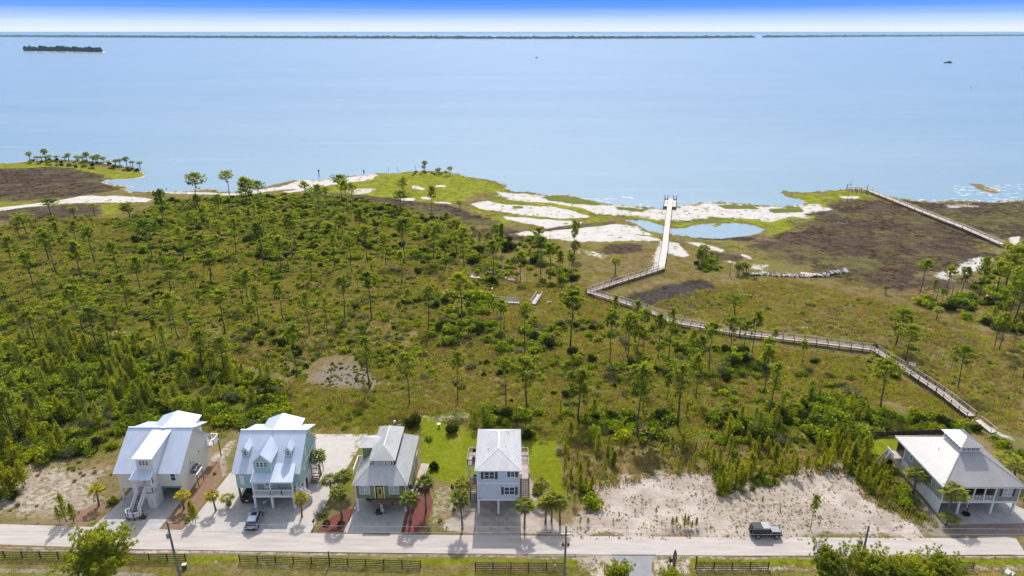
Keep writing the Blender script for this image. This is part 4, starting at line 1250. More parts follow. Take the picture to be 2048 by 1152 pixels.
# west upper deck
MB().box(-7.4, -5.5, 95.2, 98.9, 4.9, 5.08).build('upper_deck', M['deck'], h)
railing(h, [(-5.5, 95.25, 5.08), (-7.35, 95.25, 5.08)], .95, 'darkwood', .15)
railing(h, [(-7.35, 95.25, 5.08), (-7.35, 97.1, 5.08), (-7.35, 98.85, 5.08), (-5.5, 98.85, 5.08)], .95, 'wood', .2)
for y in (95.4, 98.7):
    pile(h, -7.25, y, 4.9, 'trim', .11)
stair(h, (-6.3, 94.4, 2.0), (-6.3, 92.2, .1), EX, .9, 9, 'deck', rail=True, rail_m='darkwood', tread=.16, stringer='darkwood')
MB().box(-6.9, -5.5, 94.4, 96.2, 1.9, 2.05).build('lower_landing', M['deck'], h)
ac_unit('white condenser unit on the lower west landing of the pale blue-gray house', -6.1, 95.4, 2.05, .42, white=True)
r = thing('patio_table', 'dark round table on the upper west deck of the pale blue-gray house', 'table', (-6.2, 97.3, 5.08))
MB().tube([(0, 0, .70), (0, 0, .74)], .55, 14).build('table_top', M['black'], r, local=True)
MB().tube([(0, 0, 0), (0, 0, .7)], .05, 8).build('leg', M['black'], r, local=True)
for k, (dx, dy, lb) in enumerate(((-.2, .95, 'seaward'), (-.15, -.95, 'roadward'))):
    c_ = thing('patio_chair', 'dark patio chair on the ' + lb + ' side of the table on the upper west deck', 'chair', (-6.2 + dx, 97.3 + dy, 5.08), 0 if k else math.pi)
    MB().box(-.25, .25, -.25, .25, .42, .47).build('seat', M['black'], c_, local=True)
    MB().box(-.25, .25, -.28, -.23, .47, .95).build('backrest', M['black'], c_, local=True)
    for a_ in (-.22, .22):
        for e_ in (-.22, .22):
            MB().box(a_ - .02, a_ + .02, e_ - .02, e_ + .02, 0, .42).build('leg', M['black'], c_, local=True)
drv = sheet('driveway', [(-5.75, 97), (-5.75, 84.35), (1.25, 84.3), (1.15, 97)], .008, M['concl'])
slabs(drv, -5.72, 1.18, 84.4, 96.9, 3, 6, [M['conc'], M['conc2'], M['conc']])

# ------------------------------------------------------------------ the taupe gray house (east end)
h = thing('gray_house', 'taupe gray stilt house with broad hipped metal roof topped by a white louvred cupola', 'house', (74, 96, 0))
ZE = 5.4
q = MB()
q.box(68.0, 71.0, 89.3, 103.0, 2.5, ZE - .1)
q.box(76.2, 79.95, 89.3, 103.0, 2.5, ZE - .1)
q.box(71.0, 76.2, 91.2, 103.0, 2.5, ZE - .1)
q.build('wall', M['h5wall'], h)
A = [(67.4, 88.9, ZE), (80.6, 88.9, ZE), (80.6, 103.4, ZE), (67.4, 103.4, ZE)]
s5 = .62
top = ZE + s5 * 5.0
I = [(72.4, 93.9, top), (75.6, 93.9, top), (75.6, 98.4, top), (72.4, 98.4, top)]
q = MB()
for i in range(4):
    j = (i + 1) % 4
    q.roof([A[i], A[j], I[j], I[i]], step=.44, rib=.02)
    q.bar(Vector(A[i]) + EZ * .03, Vector(I[i]) + EZ * .03, .14, .06)
q.build('roof', M['rooft'], h)
q = MB()
q.box(67.45, 80.55, 88.93, 89.0, ZE - .26, ZE - .11); q.box(67.43, 67.5, 89.0, 103.3, ZE - .26, ZE - .11)
q.build('fascia', M['trim'], h)
MB().box(72.45, 75.55, 94.0, 98.6, top - .3, top + 1.0).build('cupola_wall', M['trim'], h)
q = MB()
for k in range(4):
    x = 72.8 + k * .72
    q.box(x, x + .5, 93.97, 94.0, top + .2, top + .85)
for k in range(6):
    y = 94.25 + k * .72
    q.box(72.42, 72.45, y, y + .5, top + .2, top + .85)
cp = q.build('cupola_opening_shade', M['navy'], h)  # dark panels on the solid wall, painting the shade inside the openings
q = MB()
for k in range(4):
    x = 72.8 + k * .72
    q.bar((x, 93.95, top + .2), (x + .5, 93.95, top + .85), .03, .07); q.bar((x + .5, 93.95, top + .2), (x, 93.95, top + .85), .03, .07)
for k in range(6):
    y = 94.25 + k * .72
    q.bar((72.40, y, top + .2), (72.40, y + .5, top + .85), .03, .07); q.bar((72.40, y + .5, top + .2), (72.40, y, top + .85), .03, .07)
q.build('cupola_lattice', M['trim'], h)
B = [(72.1, 93.55, top + 1.0), (75.9, 93.55, top + 1.0), (75.9, 99.0, top + 1.0), (72.1, 99.0, top + 1.0)]
J1, J2 = (74.0, 95.4, top + 1.95), (74.0, 97.4, top + 1.95)
q = MB()
q.roof([B[0], B[1], J1]); q.roof([B[1], B[2], J2, J1]); q.roof([B[2], B[3], J2]); q.roof([B[3], B[0], J1, J2])
q.build('cupola_roof', M['rooft'], h)
q = MB(); q.tube([(70.6, 96.4, 7.2), (70.6, 96.4, 7.75)], .06, 6); q.tube([(76.6, 101, 7.2), (76.6, 101, 7.7)], .06, 6)
q.build('vent_pipe', M['white'], h)
window(h, (69.55, 89.3, 4.2), EX, -EY, 1.35, 1.4, 2, 2, pane='blind', shutter='shutter')
window(h, (78.0, 89.3, 4.2), EX, -EY, 1.35, 1.4, 2, 2, pane='blind', shutter='shutter')
MB().box(70.95, 76.25, 89.3, 91.2, 2.35, 2.5).build('porch_floor', M['deck'], h)
MB().box(67.95, 80.0, 89.2, 89.3, 2.2, 2.48).build('band_board', M['trim'], h)
for x in (71.05, 72.8, 74.5, 76.15):
    MB().box(x - .09, x + .09, 89.25, 89.42, 2.5, 5.25).build('porch_post', M['trim'], h)
for k in range(3):
    x0 = 71.14 + k * 1.71
    q = MB().box(x0, x0 + 1.53, 89.3, 89.36, 3.42, 3.5)
    q.box(x0, x0 + 1.53, 89.3, 89.36, 2.52, 2.62)
    for i in range(3):
        a_ = x0 + .51 * i
        q.bar((a_ + .03, 89.33, 2.62), (a_ + .48, 89.33, 3.42), .04, .06); q.bar((a_ + .48, 89.33, 2.62), (a_ + .03, 89.33, 3.42), .04, .06)
        q.bar((a_, 89.33, 2.62), (a_, 89.33, 3.42), .05, .06)
    q.build('porch_railing', M['trim'], h)
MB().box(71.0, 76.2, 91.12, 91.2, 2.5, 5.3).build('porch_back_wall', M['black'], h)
for x in (68.05, 79.9):
    MB().box(x - .07, x + .07, 89.24, 89.3, 2.5, 5.2).build('corner_board', M['trim'], h)
q = MB()
for y in (89.36, 94.9, 100.6):
    q.box(67.94, 68.0, y - .07, y + .07, 2.5, 5.25)
q.build('corner_board', M['trim'], h)
for y, z, a_, c_ in ((92.9, 3.9, .75, 1.35), (94.3, 4.6, .55, .55), (98.6, 4.1, .6, .95)):
    window(h, (68.0, y, z), EY, -EX, a_, c_, 1, 2)
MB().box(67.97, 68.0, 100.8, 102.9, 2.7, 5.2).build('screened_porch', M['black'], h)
louvre(h, (67.95, 89.3, 0), EY, 13.6, 2.45, .1, 'trim', .2)
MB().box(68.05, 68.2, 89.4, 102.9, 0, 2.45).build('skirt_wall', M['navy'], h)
MB().box(68.2, 79.9, 97.5, 97.7, 0, 2.5).build('skirt_wall', M['h5wall'], h)
for x, y in ((71, 89.5), (76.3, 89.5), (79.8, 89.5), (71, 93.5), (76.3, 93.5), (79.8, 93.5), (79.8, 97.3), (73.6, 91)):
    pile(h, x, y, 2.5, 'trim', .15)
MB().box(66.3, 67.95, 100.9, 103.2, 2.3, 2.45).build('rear_deck', M['deck'], h)
railing(h, [(66.4, 103.1, 2.45), (66.4, 101.0, 2.45)], .95)
stair(h, (66.2, 102.0, 2.3), (64.2, 101.6, .1), EY, .95, 10, 'deck', rail=True, rail_m='wood', tread=.2)
ac_unit('small gray condenser unit at the louvred west side of the taupe gray house', 67.3, 96.3, 1.8, .38)
q = MB(); q.box(66.8, 67.9, 95.8, 96.8, 1.68, 1.8)
q.build('equipment_platform', M['trim'], h)
sheet('driveway', [(68.2, 97.4), (67.6, 86.7), (79.9, 87.1), (84.5, 88), (82, 91), (80.2, 97.4)], .016, M['concl'])
sheet('path', [(67.4, 86.68), (69.0, 84.02), (84.5, 84.2), (85.5, 87.4), (80.2, 87.1)], .012, M['brownbrick'])
sheet('planting_bed', [(62.2, 88.2), (64.2, 84.25), (68.8, 84.0), (67.4, 88.6), (67.6, 95), (66.2, 95)], .008, M['brownyard'])
# beds by the white house
sheet('planting_bed', [(-65.1, 92.6), (-66.4, 86.1), (-70.5, 86.3), (-69.8, 89.5), (-67.2, 92.5), (-65.6, 95.5)], .008, M['straw'])
sheet('planting_bed', [(-53.9, 93.2), (-54.2, 85.5), (-51.3, 85.5), (-50.4, 90), (-49.8, 98.5), (-52.3, 103.5), (-53.7, 103.5)], .008, M['straw'])
# ------------------------------------------------------------------ vehicles
def wheel(parent, x, y, r, wd):
    q = MB().tube([(x, y - wd / 2, r), (x, y - wd * .4, r), (x, y + wd * .4, r), (x, y + wd / 2, r)], [r * .9, r, r, r * .9], 16)
    wh = q.build('wheel', M['tyre'], parent, local=True)
    MB().tube([(x, y - wd / 2 - .012, r), (x, y + wd / 2 + .012, r)], r * .6, 12).build('rim', M['rim'], wh, local=True)


def suv(label, loc, rz, paint, L=4.7, W=1.86, Hh=1.72):
    """estate-bodied car, nose along its own +x"""
    r = thing('parked_suv', label, 'car', loc, rz)
    a, c = -L / 2, L / 2
    low = [(a + .05, .35), (a, .62), (a + .06, .98), (a + .18, 1.02), (c - 1.15, 1.05), (c - .35, .94), (c - .04, .76), (c, .45), (c - .1, .28), (a + .2, .26)]
    q = MB()
    n = len(low)
    secs = [(-W / 2 + .06, .94), (-W / 2, 1.0), (W / 2, 1.0), (W / 2 - .06, .94)]
    P = []
    for y, k in secs:
        P += [(x * (1 - (1 - k) * .3), y, .62 + (z - .62) * k) for x, z in low]
    fs = [tuple(range(n)), tuple(range(3 * n, 4 * n))[::-1]]
    for s in range(3):
        for i in range(n):
            fs.append((s * n + i, s * n + (i + 1) % n, (s + 1) * n + (i + 1) % n, (s + 1) * n + i))
    q.add(P, fs)
    q.build('body', paint, r, local=True)
    # glasshouse
    g0 = [(a + .12, 1.0), (c - 1.05, 1.03)]
    g1 = [(a + .42, Hh - .1), (c - 1.95, Hh - .06)]
    w0, w1 = W / 2 - .07, W / 2 - .23
    q = MB()
    q.add([(g0[0][0], -w0, g0[0][1]), (g0[1][0], -w0, g0[1][1]), (g0[1][0], w0, g0[1][1]), (g0[0][0], w0, g0[0][1]), (g1[0][0], -w1, g1[0][1]), (g1[1][0], -w1, g1[1][1]), (g1[1][0], w1, g1[1][1]), (g1[0][0], w1, g1[0][1])],
          [(0, 1, 5, 4), (1, 2, 6, 5), (2, 3, 7, 6), (3, 0, 4, 7), (4, 5, 6, 7)])
    q.build('windows', M['carglass'], r, local=True)
    q = MB()
    q.add([(g1[0][0] - .1, -w1, Hh - .1), (g1[1][0], -w1, Hh - .06), (g1[1][0], w1, Hh - .06), (g1[0][0] - .1, w1, Hh - .1), (g1[0][0], -w1 + .12, Hh - .02), (g1[1][0] - .1, -w1 + .12, Hh), (g1[1][0] - .1, w1 - .12, Hh), (g1[0][0], w1 - .12, Hh - .02)],
          [(0, 1, 5, 4), (1, 2, 6, 5), (2, 3, 7, 6), (3, 0, 4, 7), (4, 5, 6, 7)])
    rf = q.build('roof', paint, r, local=True)
    MB().box(g1[1][0] - .95, g1[1][0] - .15, -w1 + .2, w1 - .2, Hh - .002, Hh + .012).build('sunroof', M['carglass'], rf, local=True)
    for s in (-1, 1):
        q = MB().bar((g1[0][0] + .1, s * (w1 - .06), Hh + .04), (g1[1][0] - .15, s * (w1 - .06), Hh + .05), .04, .05)
        q.build('roof_rail', M['rim'], rf, local=True)
        MB().box(g0[1][0] - .25, g0[1][0] - .05, s * W / 2 - .02 if s > 0 else -W / 2 - .2, s * W / 2 + .2 if s > 0 else -W / 2 + .02, 1.05, 1.2).build('mirror', paint, r, local=True)
        MB().box(a - .015, a + .12, min(s * (W / 2 - .04), s * (W / 2 - .4)), max(s * (W / 2 - .04), s * (W / 2 - .4)), .82, .98).build('tail_light', M['red'], r, local=True)
        MB().box(c - .22, c - .02, min(s * (W / 2 - .08), s * (W / 2 - .5)), max(s * (W / 2 - .08), s * (W / 2 - .5)), .70, .82).build('headlight', M['glass'], r, local=True)
        q = MB().bar((g0[1][0] - 1.3, s * (w0 - .02), 1.0), (g1[1][0] - 1.0, s * (w1 + .01), Hh - .08), .07, .05)
        q.bar((g0[0][0] + .1, s * w0, 1.0), (g1[0][0], s * w1, Hh - .08), .08, .06)
        q.build('window_pillar', paint, r, local=True)
    MB().box(a - .06, a + .12, -W / 2 + .08, W / 2 - .08, .36, .6).build('bumper', M['cargray'], r, local=True)
    MB().box(a - .07, a - .02, -.26, .26, .64, .76).build('number_plate', M['trim'], r, local=True)
    for x in (a + .85, c - .9):
        for s in (-1, 1):
            wheel(r, x, s * (W / 2 - .1), .36, .24)
    return r


suv('silver estate car with open dark sunroof parked on the aqua house driveway', (-40.3, 87.4, .02), math.radians(96), M['carsilver'], 4.6)
suv('black car backed under the west bay of the aqua house', (-43.0, 94.0, .02), math.radians(88), M['black'], 4.6)
suv('black car deep under the west bay of the olive green house', (-23.0, 94.6, .02), math.radians(90), M['black'], 4.5)


def offroader(label, loc, rz):
    """boxy long off-roader, nose along +x"""
    r = thing('off_road_vehicle', label, 'car', loc, rz)
    W = 1.8
    q = MB()
    q.prism([(-2.2, -W / 2 + .1, .55), (2.1, -W / 2 + .1, .55), (2.15, -W / 2 + .1, .95), (2.1, -W / 2 + .1, 1.12), (.75, -W / 2 + .1, 1.18), (-2.2, -W / 2 + .1, 1.18)], (0, W - .2, 0))
    q.build('body', M['cargray'], r, local=True)
    MB().prism([(.78, -.66, 1.16), (2.1, -.58, 1.10), (2.1, .58, 1.10), (.78, .66, 1.16)], (0, 0, .07)).build('bonnet', M['palegray'], r, local=True)
    q = MB()
    q.add([(-2.2, -.78, 1.18), (.72, -.78, 1.18), (.72, .78, 1.18), (-2.2, .78, 1.18), (-2.0, -.68, 1.83), (.38, -.68, 1.83), (.38, .68, 1.83), (-2.0, .68, 1.83)], [(0, 1, 5, 4), (1, 2, 6, 5), (2, 3, 7, 6), (3, 0, 4, 7), (4, 5, 6, 7)])
    q.build('windows', M['carglass'], r, local=True)
    MB().box(-.62, .42, -.7, .7, 1.81, 1.88).build('front_roof', M['palegray'], r, local=True)
    MB().box(-2.05, -.62, -.72, .72, 1.78, 1.865).build('soft_top', M['black'], r, local=True)
    q = MB()
    for s in (-1, 1):
        q.bar((.72, s * .76, 1.18), (.38, s * .67, 1.83), .07, .07)
        q.bar((-.62, s * .77, 1.18), (-.62, s * .69, 1.83), .08, .05)
    q.build('window_pillar', M['cargray'], r, local=True)
    for x in (-1.35, 1.5):
        for s in (-1, 1):
            wheel(r, x, s * .78, .42, .27)
            MB().prism([(x - .58, s * .92, .78), (x - .38, s * .92, .98), (x + .38, s * .92, .98), (x + .58, s * .92, .78)], (0, -s * .3, 0)).build('wheel_arch', M['black'], r, local=True)
    sp = MB().tube([(-2.42, 0, 1.0), (-2.2, 0, 1.0)], .40, 16)
    sp.build('spare_wheel', M['tyre'], r, local=True)
    MB().box(2.1, 2.32, -.8, .8, .55, .75).build('front_bumper', M['black'], r, local=True)
    MB().box(-2.35, -2.18, -.8, .8, .5, .72).build('rear_bumper', M['black'], r, local=True)
    MB().box(2.12, 2.18, -.35, .35, .78, 1.08).build('grille', M['black'], r, local=True)
    for s in (-1, 1):
        MB().tube([(2.1, s * .5, .95), (2.2, s * .5, .95)], .12, 10).build('headlight', M['glass'], r, local=True)
        MB().box(-2.24, -2.19, min(s * .62, s * .78), max(s * .62, s * .78), .85, 1.1).build('tail_light', M['red'], r, local=True)
        MB().box(.45, .65, s * .9 if s > 0 else -1.08, 1.08 if s > 0 else -.9, 1.22, 1.4).build('mirror', M['black'], r, local=True)
        q = MB().bar((2.15, s * .3, .7), (2.3, s * .3, 1.25), .05, .05)
        q.build('bull_bar', M['black'], r, local=True)
    return r


offroader('dark boxy off-roader with half black roof and pale bonnet parked at the road edge', (38.6, 84.35, .02), math.radians(-1))


def small_boat(name, label, loc, rz, L=3.6, wd=1.5):
    r = thing(name, label, 'boat', loc, rz)
    q = MB()
    st = [(-.5, .0, .95), (-.2, .0, 1.0), (.2, .0, .9), (.4, .02, .5), (.5, .08, .03)]
    P = []
    for x, kz, k in st:
        P += [(x * L, -wd / 2 * k, .55 + kz), (x * L, -wd / 2 * k * .6, .15 + kz), (x * L, 0, kz), (x * L, wd / 2 * k * .6, .15 + kz), (x * L, wd / 2 * k, .55 + kz)]
    fs = []
    for i in range(4):
        for j in range(4):
            fs.append((i * 5 + j, i * 5 + j + 1, (i + 1) * 5 + j + 1, (i + 1) * 5 + j))
    fs += [(0, 1, 2, 3, 4), tuple(range(20, 25))[::-1]]
    q.add(P, fs)
    q.build('hull', M['white'], r, local=True)
    MB().add([(p[0], p[1] * .92, p[2] - .04) for p in [P[i * 5] for i in range(5)] + [P[i * 5 + 4] for i in range(4, -1, -1)]], [tuple(range(10))]).build('deck', M['palegray'], r, local=True)
    q = MB().box(-.15 * L, .05 * L, -.3, .3, .5, .95)
    q.build('console', M['palegray'], r, local=True)
    MB().add([(.02 * L, -.32, .9), (.02 * L, .32, .9), (-.03 * L, .3, 1.2), (-.03 * L, -.3, 1.2)], [(0, 1, 2, 3)]).build('windscreen', M['carglass'], r, local=True)
    return r


tr_ = thing('boat_trailer', 'galvanised trailer under the white boat in the middle bay of the aqua house', 'trailer', (-40.1, 92.6, .02), math.radians(-92))
MB().box(-1.5, 1.7, -.5, -.42, .3, .4).box(-1.5, 1.7, .42, .5, .3, .4).box(-1.4, -1.3, -.5, .5, .3, .4).bar((1.7, .45, .35), (2.6, 0, .35), .08, .08).bar((1.7, -.45, .35), (2.6, 0, .35), .08, .08).build('frame', M['metal'], tr_, local=True)
for s in (-1, 1):
    wheel(tr_, -.3, s * .75, .27, .2)
small_boat('small_boat', 'small white boat on its trailer in the middle bay of the aqua house', (-40.1, 92.8, .42), math.radians(-92))

# white handcart and planter under the green house
r = thing('hand_cart', 'white upright slatted cart standing by the middle pile under the olive green house', 'cart', (-20.6, 88.9, .02))
q = MB()
for s in (-.25, .25):
    q.bar((s, .6, 0), (s, 0, 1.3), .05, .05)
for k in range(5):
    q.bar((-.25, .5 - .1 * k, .25 + .22 * k), (.25, .5 - .1 * k, .25 + .22 * k), .05, .05)
q.build('frame', M['trim'], r, local=True)
for s in (-.32, .32):
    MB().tube([(s - .03, .5, .16), (s + .03, .5, .16)], .16, 10).build('wheel', M['tyre'], r, local=True)

# ------------------------------------------------------------------ raised boardwalks over the marsh
def boardwalk(name, label, pts, wd=1.7, zd=.95, deck='deck', rail='wood', post='darkwood', rails=None, step=2.6, both=True, rh=.95, cat='boardwalk'):
    r = thing(name, label, cat, (pts[0][0], pts[0][1], 0))
    rails = rails or [True] * (len(pts) - 1)
    pm = MB().box(-.06, .06, -.06, .06, -.6, zd + rh).mesh('post', M[post])
    sm = MB().box(-.09, .09, -.09, .09, -.6, zd).mesh('pile', M[post])
    b0 = WO[r.name]
    for (a, c), rl in zip(zip(pts[:-1], pts[1:]), rails):
        a, c = V(*a, zd), V(*c, zd)
        d = c - a
        L = d.length
        d.normalize()
        s = d.cross(EZ)
        q = MB()
        n = int(L / .32)
        for i in range(n):
            p = a + d * (i + .5) * L / n + EZ * RN.uniform(-.012, .012)
            q.obox(p, d, s, EZ, L / n * .46, wd / 2 + RN.uniform(-.03, .03), .025)
        o_ = q.build('deck_boards', M[deck], r)
        o_['kind'] = 'stuff'
        for k in (-1, 1):
            MB().bar(a + s * k * wd * .42 - EZ * .14, c + s * k * wd * .42 - EZ * .14, .07, .2).build('bearer', M[post], r)
            n = max(1, int(round(L / step)))
            for i in range(n + 1):
                p = a + d * L * i / n + s * k * (wd / 2 + .05)
                inst('post' if rl else 'pile', pm if rl else sm, r, (p.x - b0[0], p.y - b0[1], 0))
            if rl:
                for z_, w_, h_ in ((rh, .16, .05), (rh * .55, .05, .13)):
                    MB().bar(a + s * k * (wd / 2 + .05) + EZ * z_, c + s * k * (wd / 2 + .05) + EZ * z_, w_, h_).build('rail', M[rail], r)
    return r


def GZ(z, *p):
    return [gp(a, b_, z) for a, b_ in p]


BW1 = GZ(.95, (1943, 832), (1880, 783), (1812, 738), (1748, 698), (1610, 681), (1480, 666), (1345, 643), (1290, 617), (1176, 583), (1240, 562), (1322, 537))
bw1 = boardwalk('boardwalk', 'long gray-pink railed boardwalk zigzagging through the brush from the east houses toward the sandy shore', BW1)
BW1b = GZ(.95, (1322, 537), (1329, 500), (1334, 455), (1339, 415))
boardwalk('pier', 'straight pale pier without railings crossing the pond and sand to the bay', BW1b, wd=2.1, deck='paledeck', rails=[False] * 3)
tip = BW1b[-1]
ang = math.atan2(BW1b[-1][1] - BW1b[0][1], BW1b[-1][0] - BW1b[0][0]) - math.pi / 2
p = thing('fishing_platform', 'small railed side platforms with tall posts at the bay end of the pale pier', 'platform', (tip[0], tip[1], 0), ang)
MB().box(-1.05, 1.05, -.2, 17, .87, .95).build('platform_floor', M['paledeck'], p, local=True)
for s in (-1, 1):
    MB().box(min(s * 1.1, s * 2.6), max(s * 1.1, s * 2.6), 1.0, 15.5, .75, .83).build('side_deck', M['paledeck'], p, local=True)
    for y in (1.0, 15.5):
        MB().bar((s * 1.1, y, 1.0), (s * 2.7, y, 1.0), .35, .3).build('beam', M['darkwood'], p, local=True)
    MB().bar((s * 2.6, 1, 1.0), (s * 2.6, 15.5, 1.0), .22, .25).build('beam', M['darkwood'], p, local=True)
    for x in (1.25, 2.6):
        for y in (1.0, 8.0, 15.5):
            MB().box(s * x - .15, s * x + .15, y - .15, y + .15, -.8, 2.9 if y > 10 else 1.3).build('post', M['darkwood'], p, local=True)

BW2 = GZ(1.2, (1738, 381), (1790, 401), (1850, 425), (1930, 456), (2004, 488))
boardwalk('boardwalk', 'straight pale boardwalk crossing the brown marsh at the east to a ruined dock', BW2, wd=2.0, zd=1.2, deck='paledeck', rail='paledeck', post='darkwood', step=5, rh=.8)
# bench-like seat box beside the boardwalk bend, end steps
x, y = gp(1822, 741)
r = thing('bench', 'small white-topped bench beside the boardwalk where it slants down toward the gray house', 'bench', (x, y, .95), math.radians(-38))
MB().box(-.7, .7, -.25, .25, .42, .48).build('seat', M['white'], r, local=True)
MB().box(-.7, .7, .22, .28, .5, .95).build('backrest', M['white'], r, local=True)
for s in (-.6, .6):
    MB().box(s - .04, s + .04, -.22, .22, 0, .42).build('leg', M['silver'], r, local=True)
E_ = GZ(.5, (1955, 842), (1988, 862))
r = thing('ramp', 'short pale ramp leading off the near end of the railed boardwalk onto sand', 'ramp', (*E_[0], 0))
MB().bar((*E_[0], .75), (*E_[1], .15), 1.3, .07).build('ramp_deck', M['paledeck'], r)
dv = (V(*E_[1], 0) - V(*E_[0], 0)).normalized().cross(EZ)
for s in (-1, 1):
    MB().bar(V(*E_[0], 1.5) + dv * .7 * s, V(*E_[1], .95) + dv * .7 * s, .1, .06).bar(V(*E_[0], 0) + dv * .7 * s, V(*E_[0], 1.5) + dv * .7 * s, .1, .1).bar(V(*E_[1], 0) + dv * .7 * s, V(*E_[1], .95) + dv * .7 * s, .1, .1).build('rail', M['paledeck'], r)

# ruined dock at the end of the straight boardwalk
x0, y0 = BW2[0]
r = thing('ruined_dock', 'wrecked wooden dock of leaning posts and broken frames on the grassy point', 'dock', (x0 - 3, y0 + 2, 0))
for k in range(14):
    dx, dy = RN.uniform(-9, 2), RN.uniform(-3, 6)
    lean = RN.uniform(-.5, .5)
    hh = RN.choice((1.4, 2.2, 3.0, 4.5))
    MB().tube([(x0 + dx, y0 + dy, -.5), (x0 + dx + lean, y0 + dy, hh)], .13, 6).build('post', M['dead'], r)
for a_, c_, zz in (((-9, 2), (-4, 2), 2.4), ((-4, 2), (1, 3), 2.3), ((-3, 0), (2, 4), 1.6), ((-5, 4), (0, 5), 1.9), ((-2, 0), (-2, 5), 1.7)):
    MB().bar((x0 + a_[0], y0 + a_[1], zz), (x0 + c_[0], y0 + c_[1], zz + RN.uniform(-.3, .3)), .35, .18).build('beam', M['paledeck'], r)

# wrecked boardwalk pieces lying in the marsh
def wreck(name, label, pts, n, m, sz=(1.6, .5), tilt=.4, z=.35, cat='wreckage', posts=0):
    P = G(*pts)
    r = thing(name, label, cat, (*P[0], 0))
    acc = [0]
    for a, c in zip(P[:-1], P[1:]):
        acc.append(acc[-1] + math.dist(a, c))
    for k in range(n):
        d = acc[-1] * (k + .5) / n
        i = max(j for j in range(len(acc) - 1) if acc[j] <= d)
        f = (d - acc[i]) / (acc[i + 1] - acc[i])
        x = P[i][0] + (P[i + 1][0] - P[i][0]) * f
        y = P[i][1] + (P[i + 1][1] - P[i][1]) * f
        u = V(P[i + 1][0] - P[i][0], P[i + 1][1] - P[i][1], 0).normalized()
        rot = Matrix.Rotation(RN.uniform(-tilt, tilt), 3, 'X') @ Matrix.Rotation(RN.uniform(-tilt, tilt), 3, 'Y') @ Matrix.Rotation(RN.uniform(-.35, .35), 3, 'Z')
        u2 = rot @ u
        v2 = rot @ u.cross(EZ)
        MB().obox((x, y, z + RN.uniform(-.15, .3)), u2, v2, u2.cross(v2), acc[-1] / n * RN.uniform(.35, .62), sz[0] / 2 * RN.uniform(.4, 1), .05).build('plank', M[m], r)
    for k in range(posts):
        d = acc[-1] * RN.random()
        i = max(j for j in range(len(acc) - 1) if acc[j] <= d)
        f = (d - acc[i]) / (acc[i + 1] - acc[i])
        x = P[i][0] + (P[i + 1][0] - P[i][0]) * f
        y = P[i][1] + (P[i + 1][1] - P[i][1]) * f + RN.uniform(-1, 1)
        MB().tube([(x, y, -.3), (x + RN.uniform(-.6, .6), y + RN.uniform(-.4, .4), RN.uniform(.8, 2.0))], .09, 6).build('post', M['silver'], r)
    return r


wreck('collapsed_boardwalk', 'long collapsed gray boardwalk lying broken across the brown marsh', ((1500, 551), (1530, 549), (1548, 552), (1600, 554), (1645, 553), (1662, 548), (1693, 544)), 42, 'silver', (2.4, .5), .4, .45, 'boardwalk', 26)
wreck('collapsed_boardwalk', 'short broken span of gray boardwalk with a tumbled dark frame in the meadow', ((938, 556), (950, 557), (968, 560)), 7, 'paledeck', (1.6, .5), .25, .4, 'boardwalk', 5)
wreck('debris_pile', 'dark tangled heap of torn decking at the edge of the brush', ((971, 546), (984, 549), (997, 554)), 16, 'cargray', (2.0, .5), .8, .6, 'debris', 4)
wreck('collapsed_boardwalk', 'pinkish fallen boardwalk strip lying in the grass beyond the dark debris heap', ((1002, 555), (1015, 559), (1030, 564)), 9, 'wood', (1.5, .5), .25, .3, 'boardwalk', 3)
wreck('debris_pile', 'small white debris heap beside a dark hole in the meadow', ((970, 579), (986, 581)), 5, 'paledeck', (1.4, .5), .5, .4, 'debris', 0)
wreck('debris_pile', 'scattered broken white boards east of the stranded walkway section', ((1094, 606), (1103, 607)), 4, 'paledeck', (1.0, .5), .6, .3, 'debris', 0)
wreck('driftwood', 'bleached driftwood snag lying in the dark marsh', ((1674, 448), (1697, 449)), 6, 'silver', (.5, .3), .7, .4, 'driftwood', 3)
x, y = gp(1620, 551)
MB().obox((x, y, .5), V(.96, -.28, 0), V(.28, .96, .1), EZ, 2.9, .75, .06).build('wooden_panel', mat('new_plywood', (.62, .45, .33), (.55, .39, .28)), None)
tag(bpy.data.objects['wooden_panel'], 'orange-tan flat wooden panel lying against the collapsed boardwalk', 'panel')


def stranded(label, pts, n):
    P = G(*pts)
    r = boardwalk('walkway_section', label, P, wd=1.5, zd=.5, deck='paledeck', rail='silver', post='silver', step=1.6, cat='walkway', rh=1.0)
    return r


stranded('weathered railed walkway section stranded in the meadow grass beside a round bush', ((990, 605), (1040, 608)), 8)
stranded('weathered railed walkway section standing askew, pointing at the zigzag boardwalk', ((1066, 611), (1079, 592)), 5)

# ------------------------------------------------------------------ roadside fences
def rail_fence(label, x0, x1, y0, y1, n, hh=1.25, tall=None, group='dark wooden rail fences along the road verge'):
    r = thing('rail_fence', label, 'fence', (x0, y0, 0), 0, group)
    P = [(x0 + (x1 - x0) * i / n, y0 + (y1 - y0) * i / n) for i in range(n + 1)]
    pm = MB().box(-.07, .07, -.07, .07, 0, hh + .08).mesh('post', M['darkwood'])
    for i, (x, y) in enumerate(P):
        if tall is not None and i in tall:
            MB().box(x - .08, x + .08, y - .08, y + .08, 0, hh + 1.1).build('post', M['darkwood'], r)
        else:
            inst('post', pm, r, (x - x0, y - y0, 0))
    for (a, c) in zip(P[:-1], P[1:]):
        for k in range(4):
            z = .2 + k * (hh - .25) / 3
            MB().bar((a[0] + .02, a[1] - .09, z + RN.uniform(-.015, .015)), (c[0] - .02, c[1] - .09, z + RN.uniform(-.015, .015)), .05, .13).build('rail', M['darkwood'], r)
    return r


def fx(px, py):
    return gp(px, py)


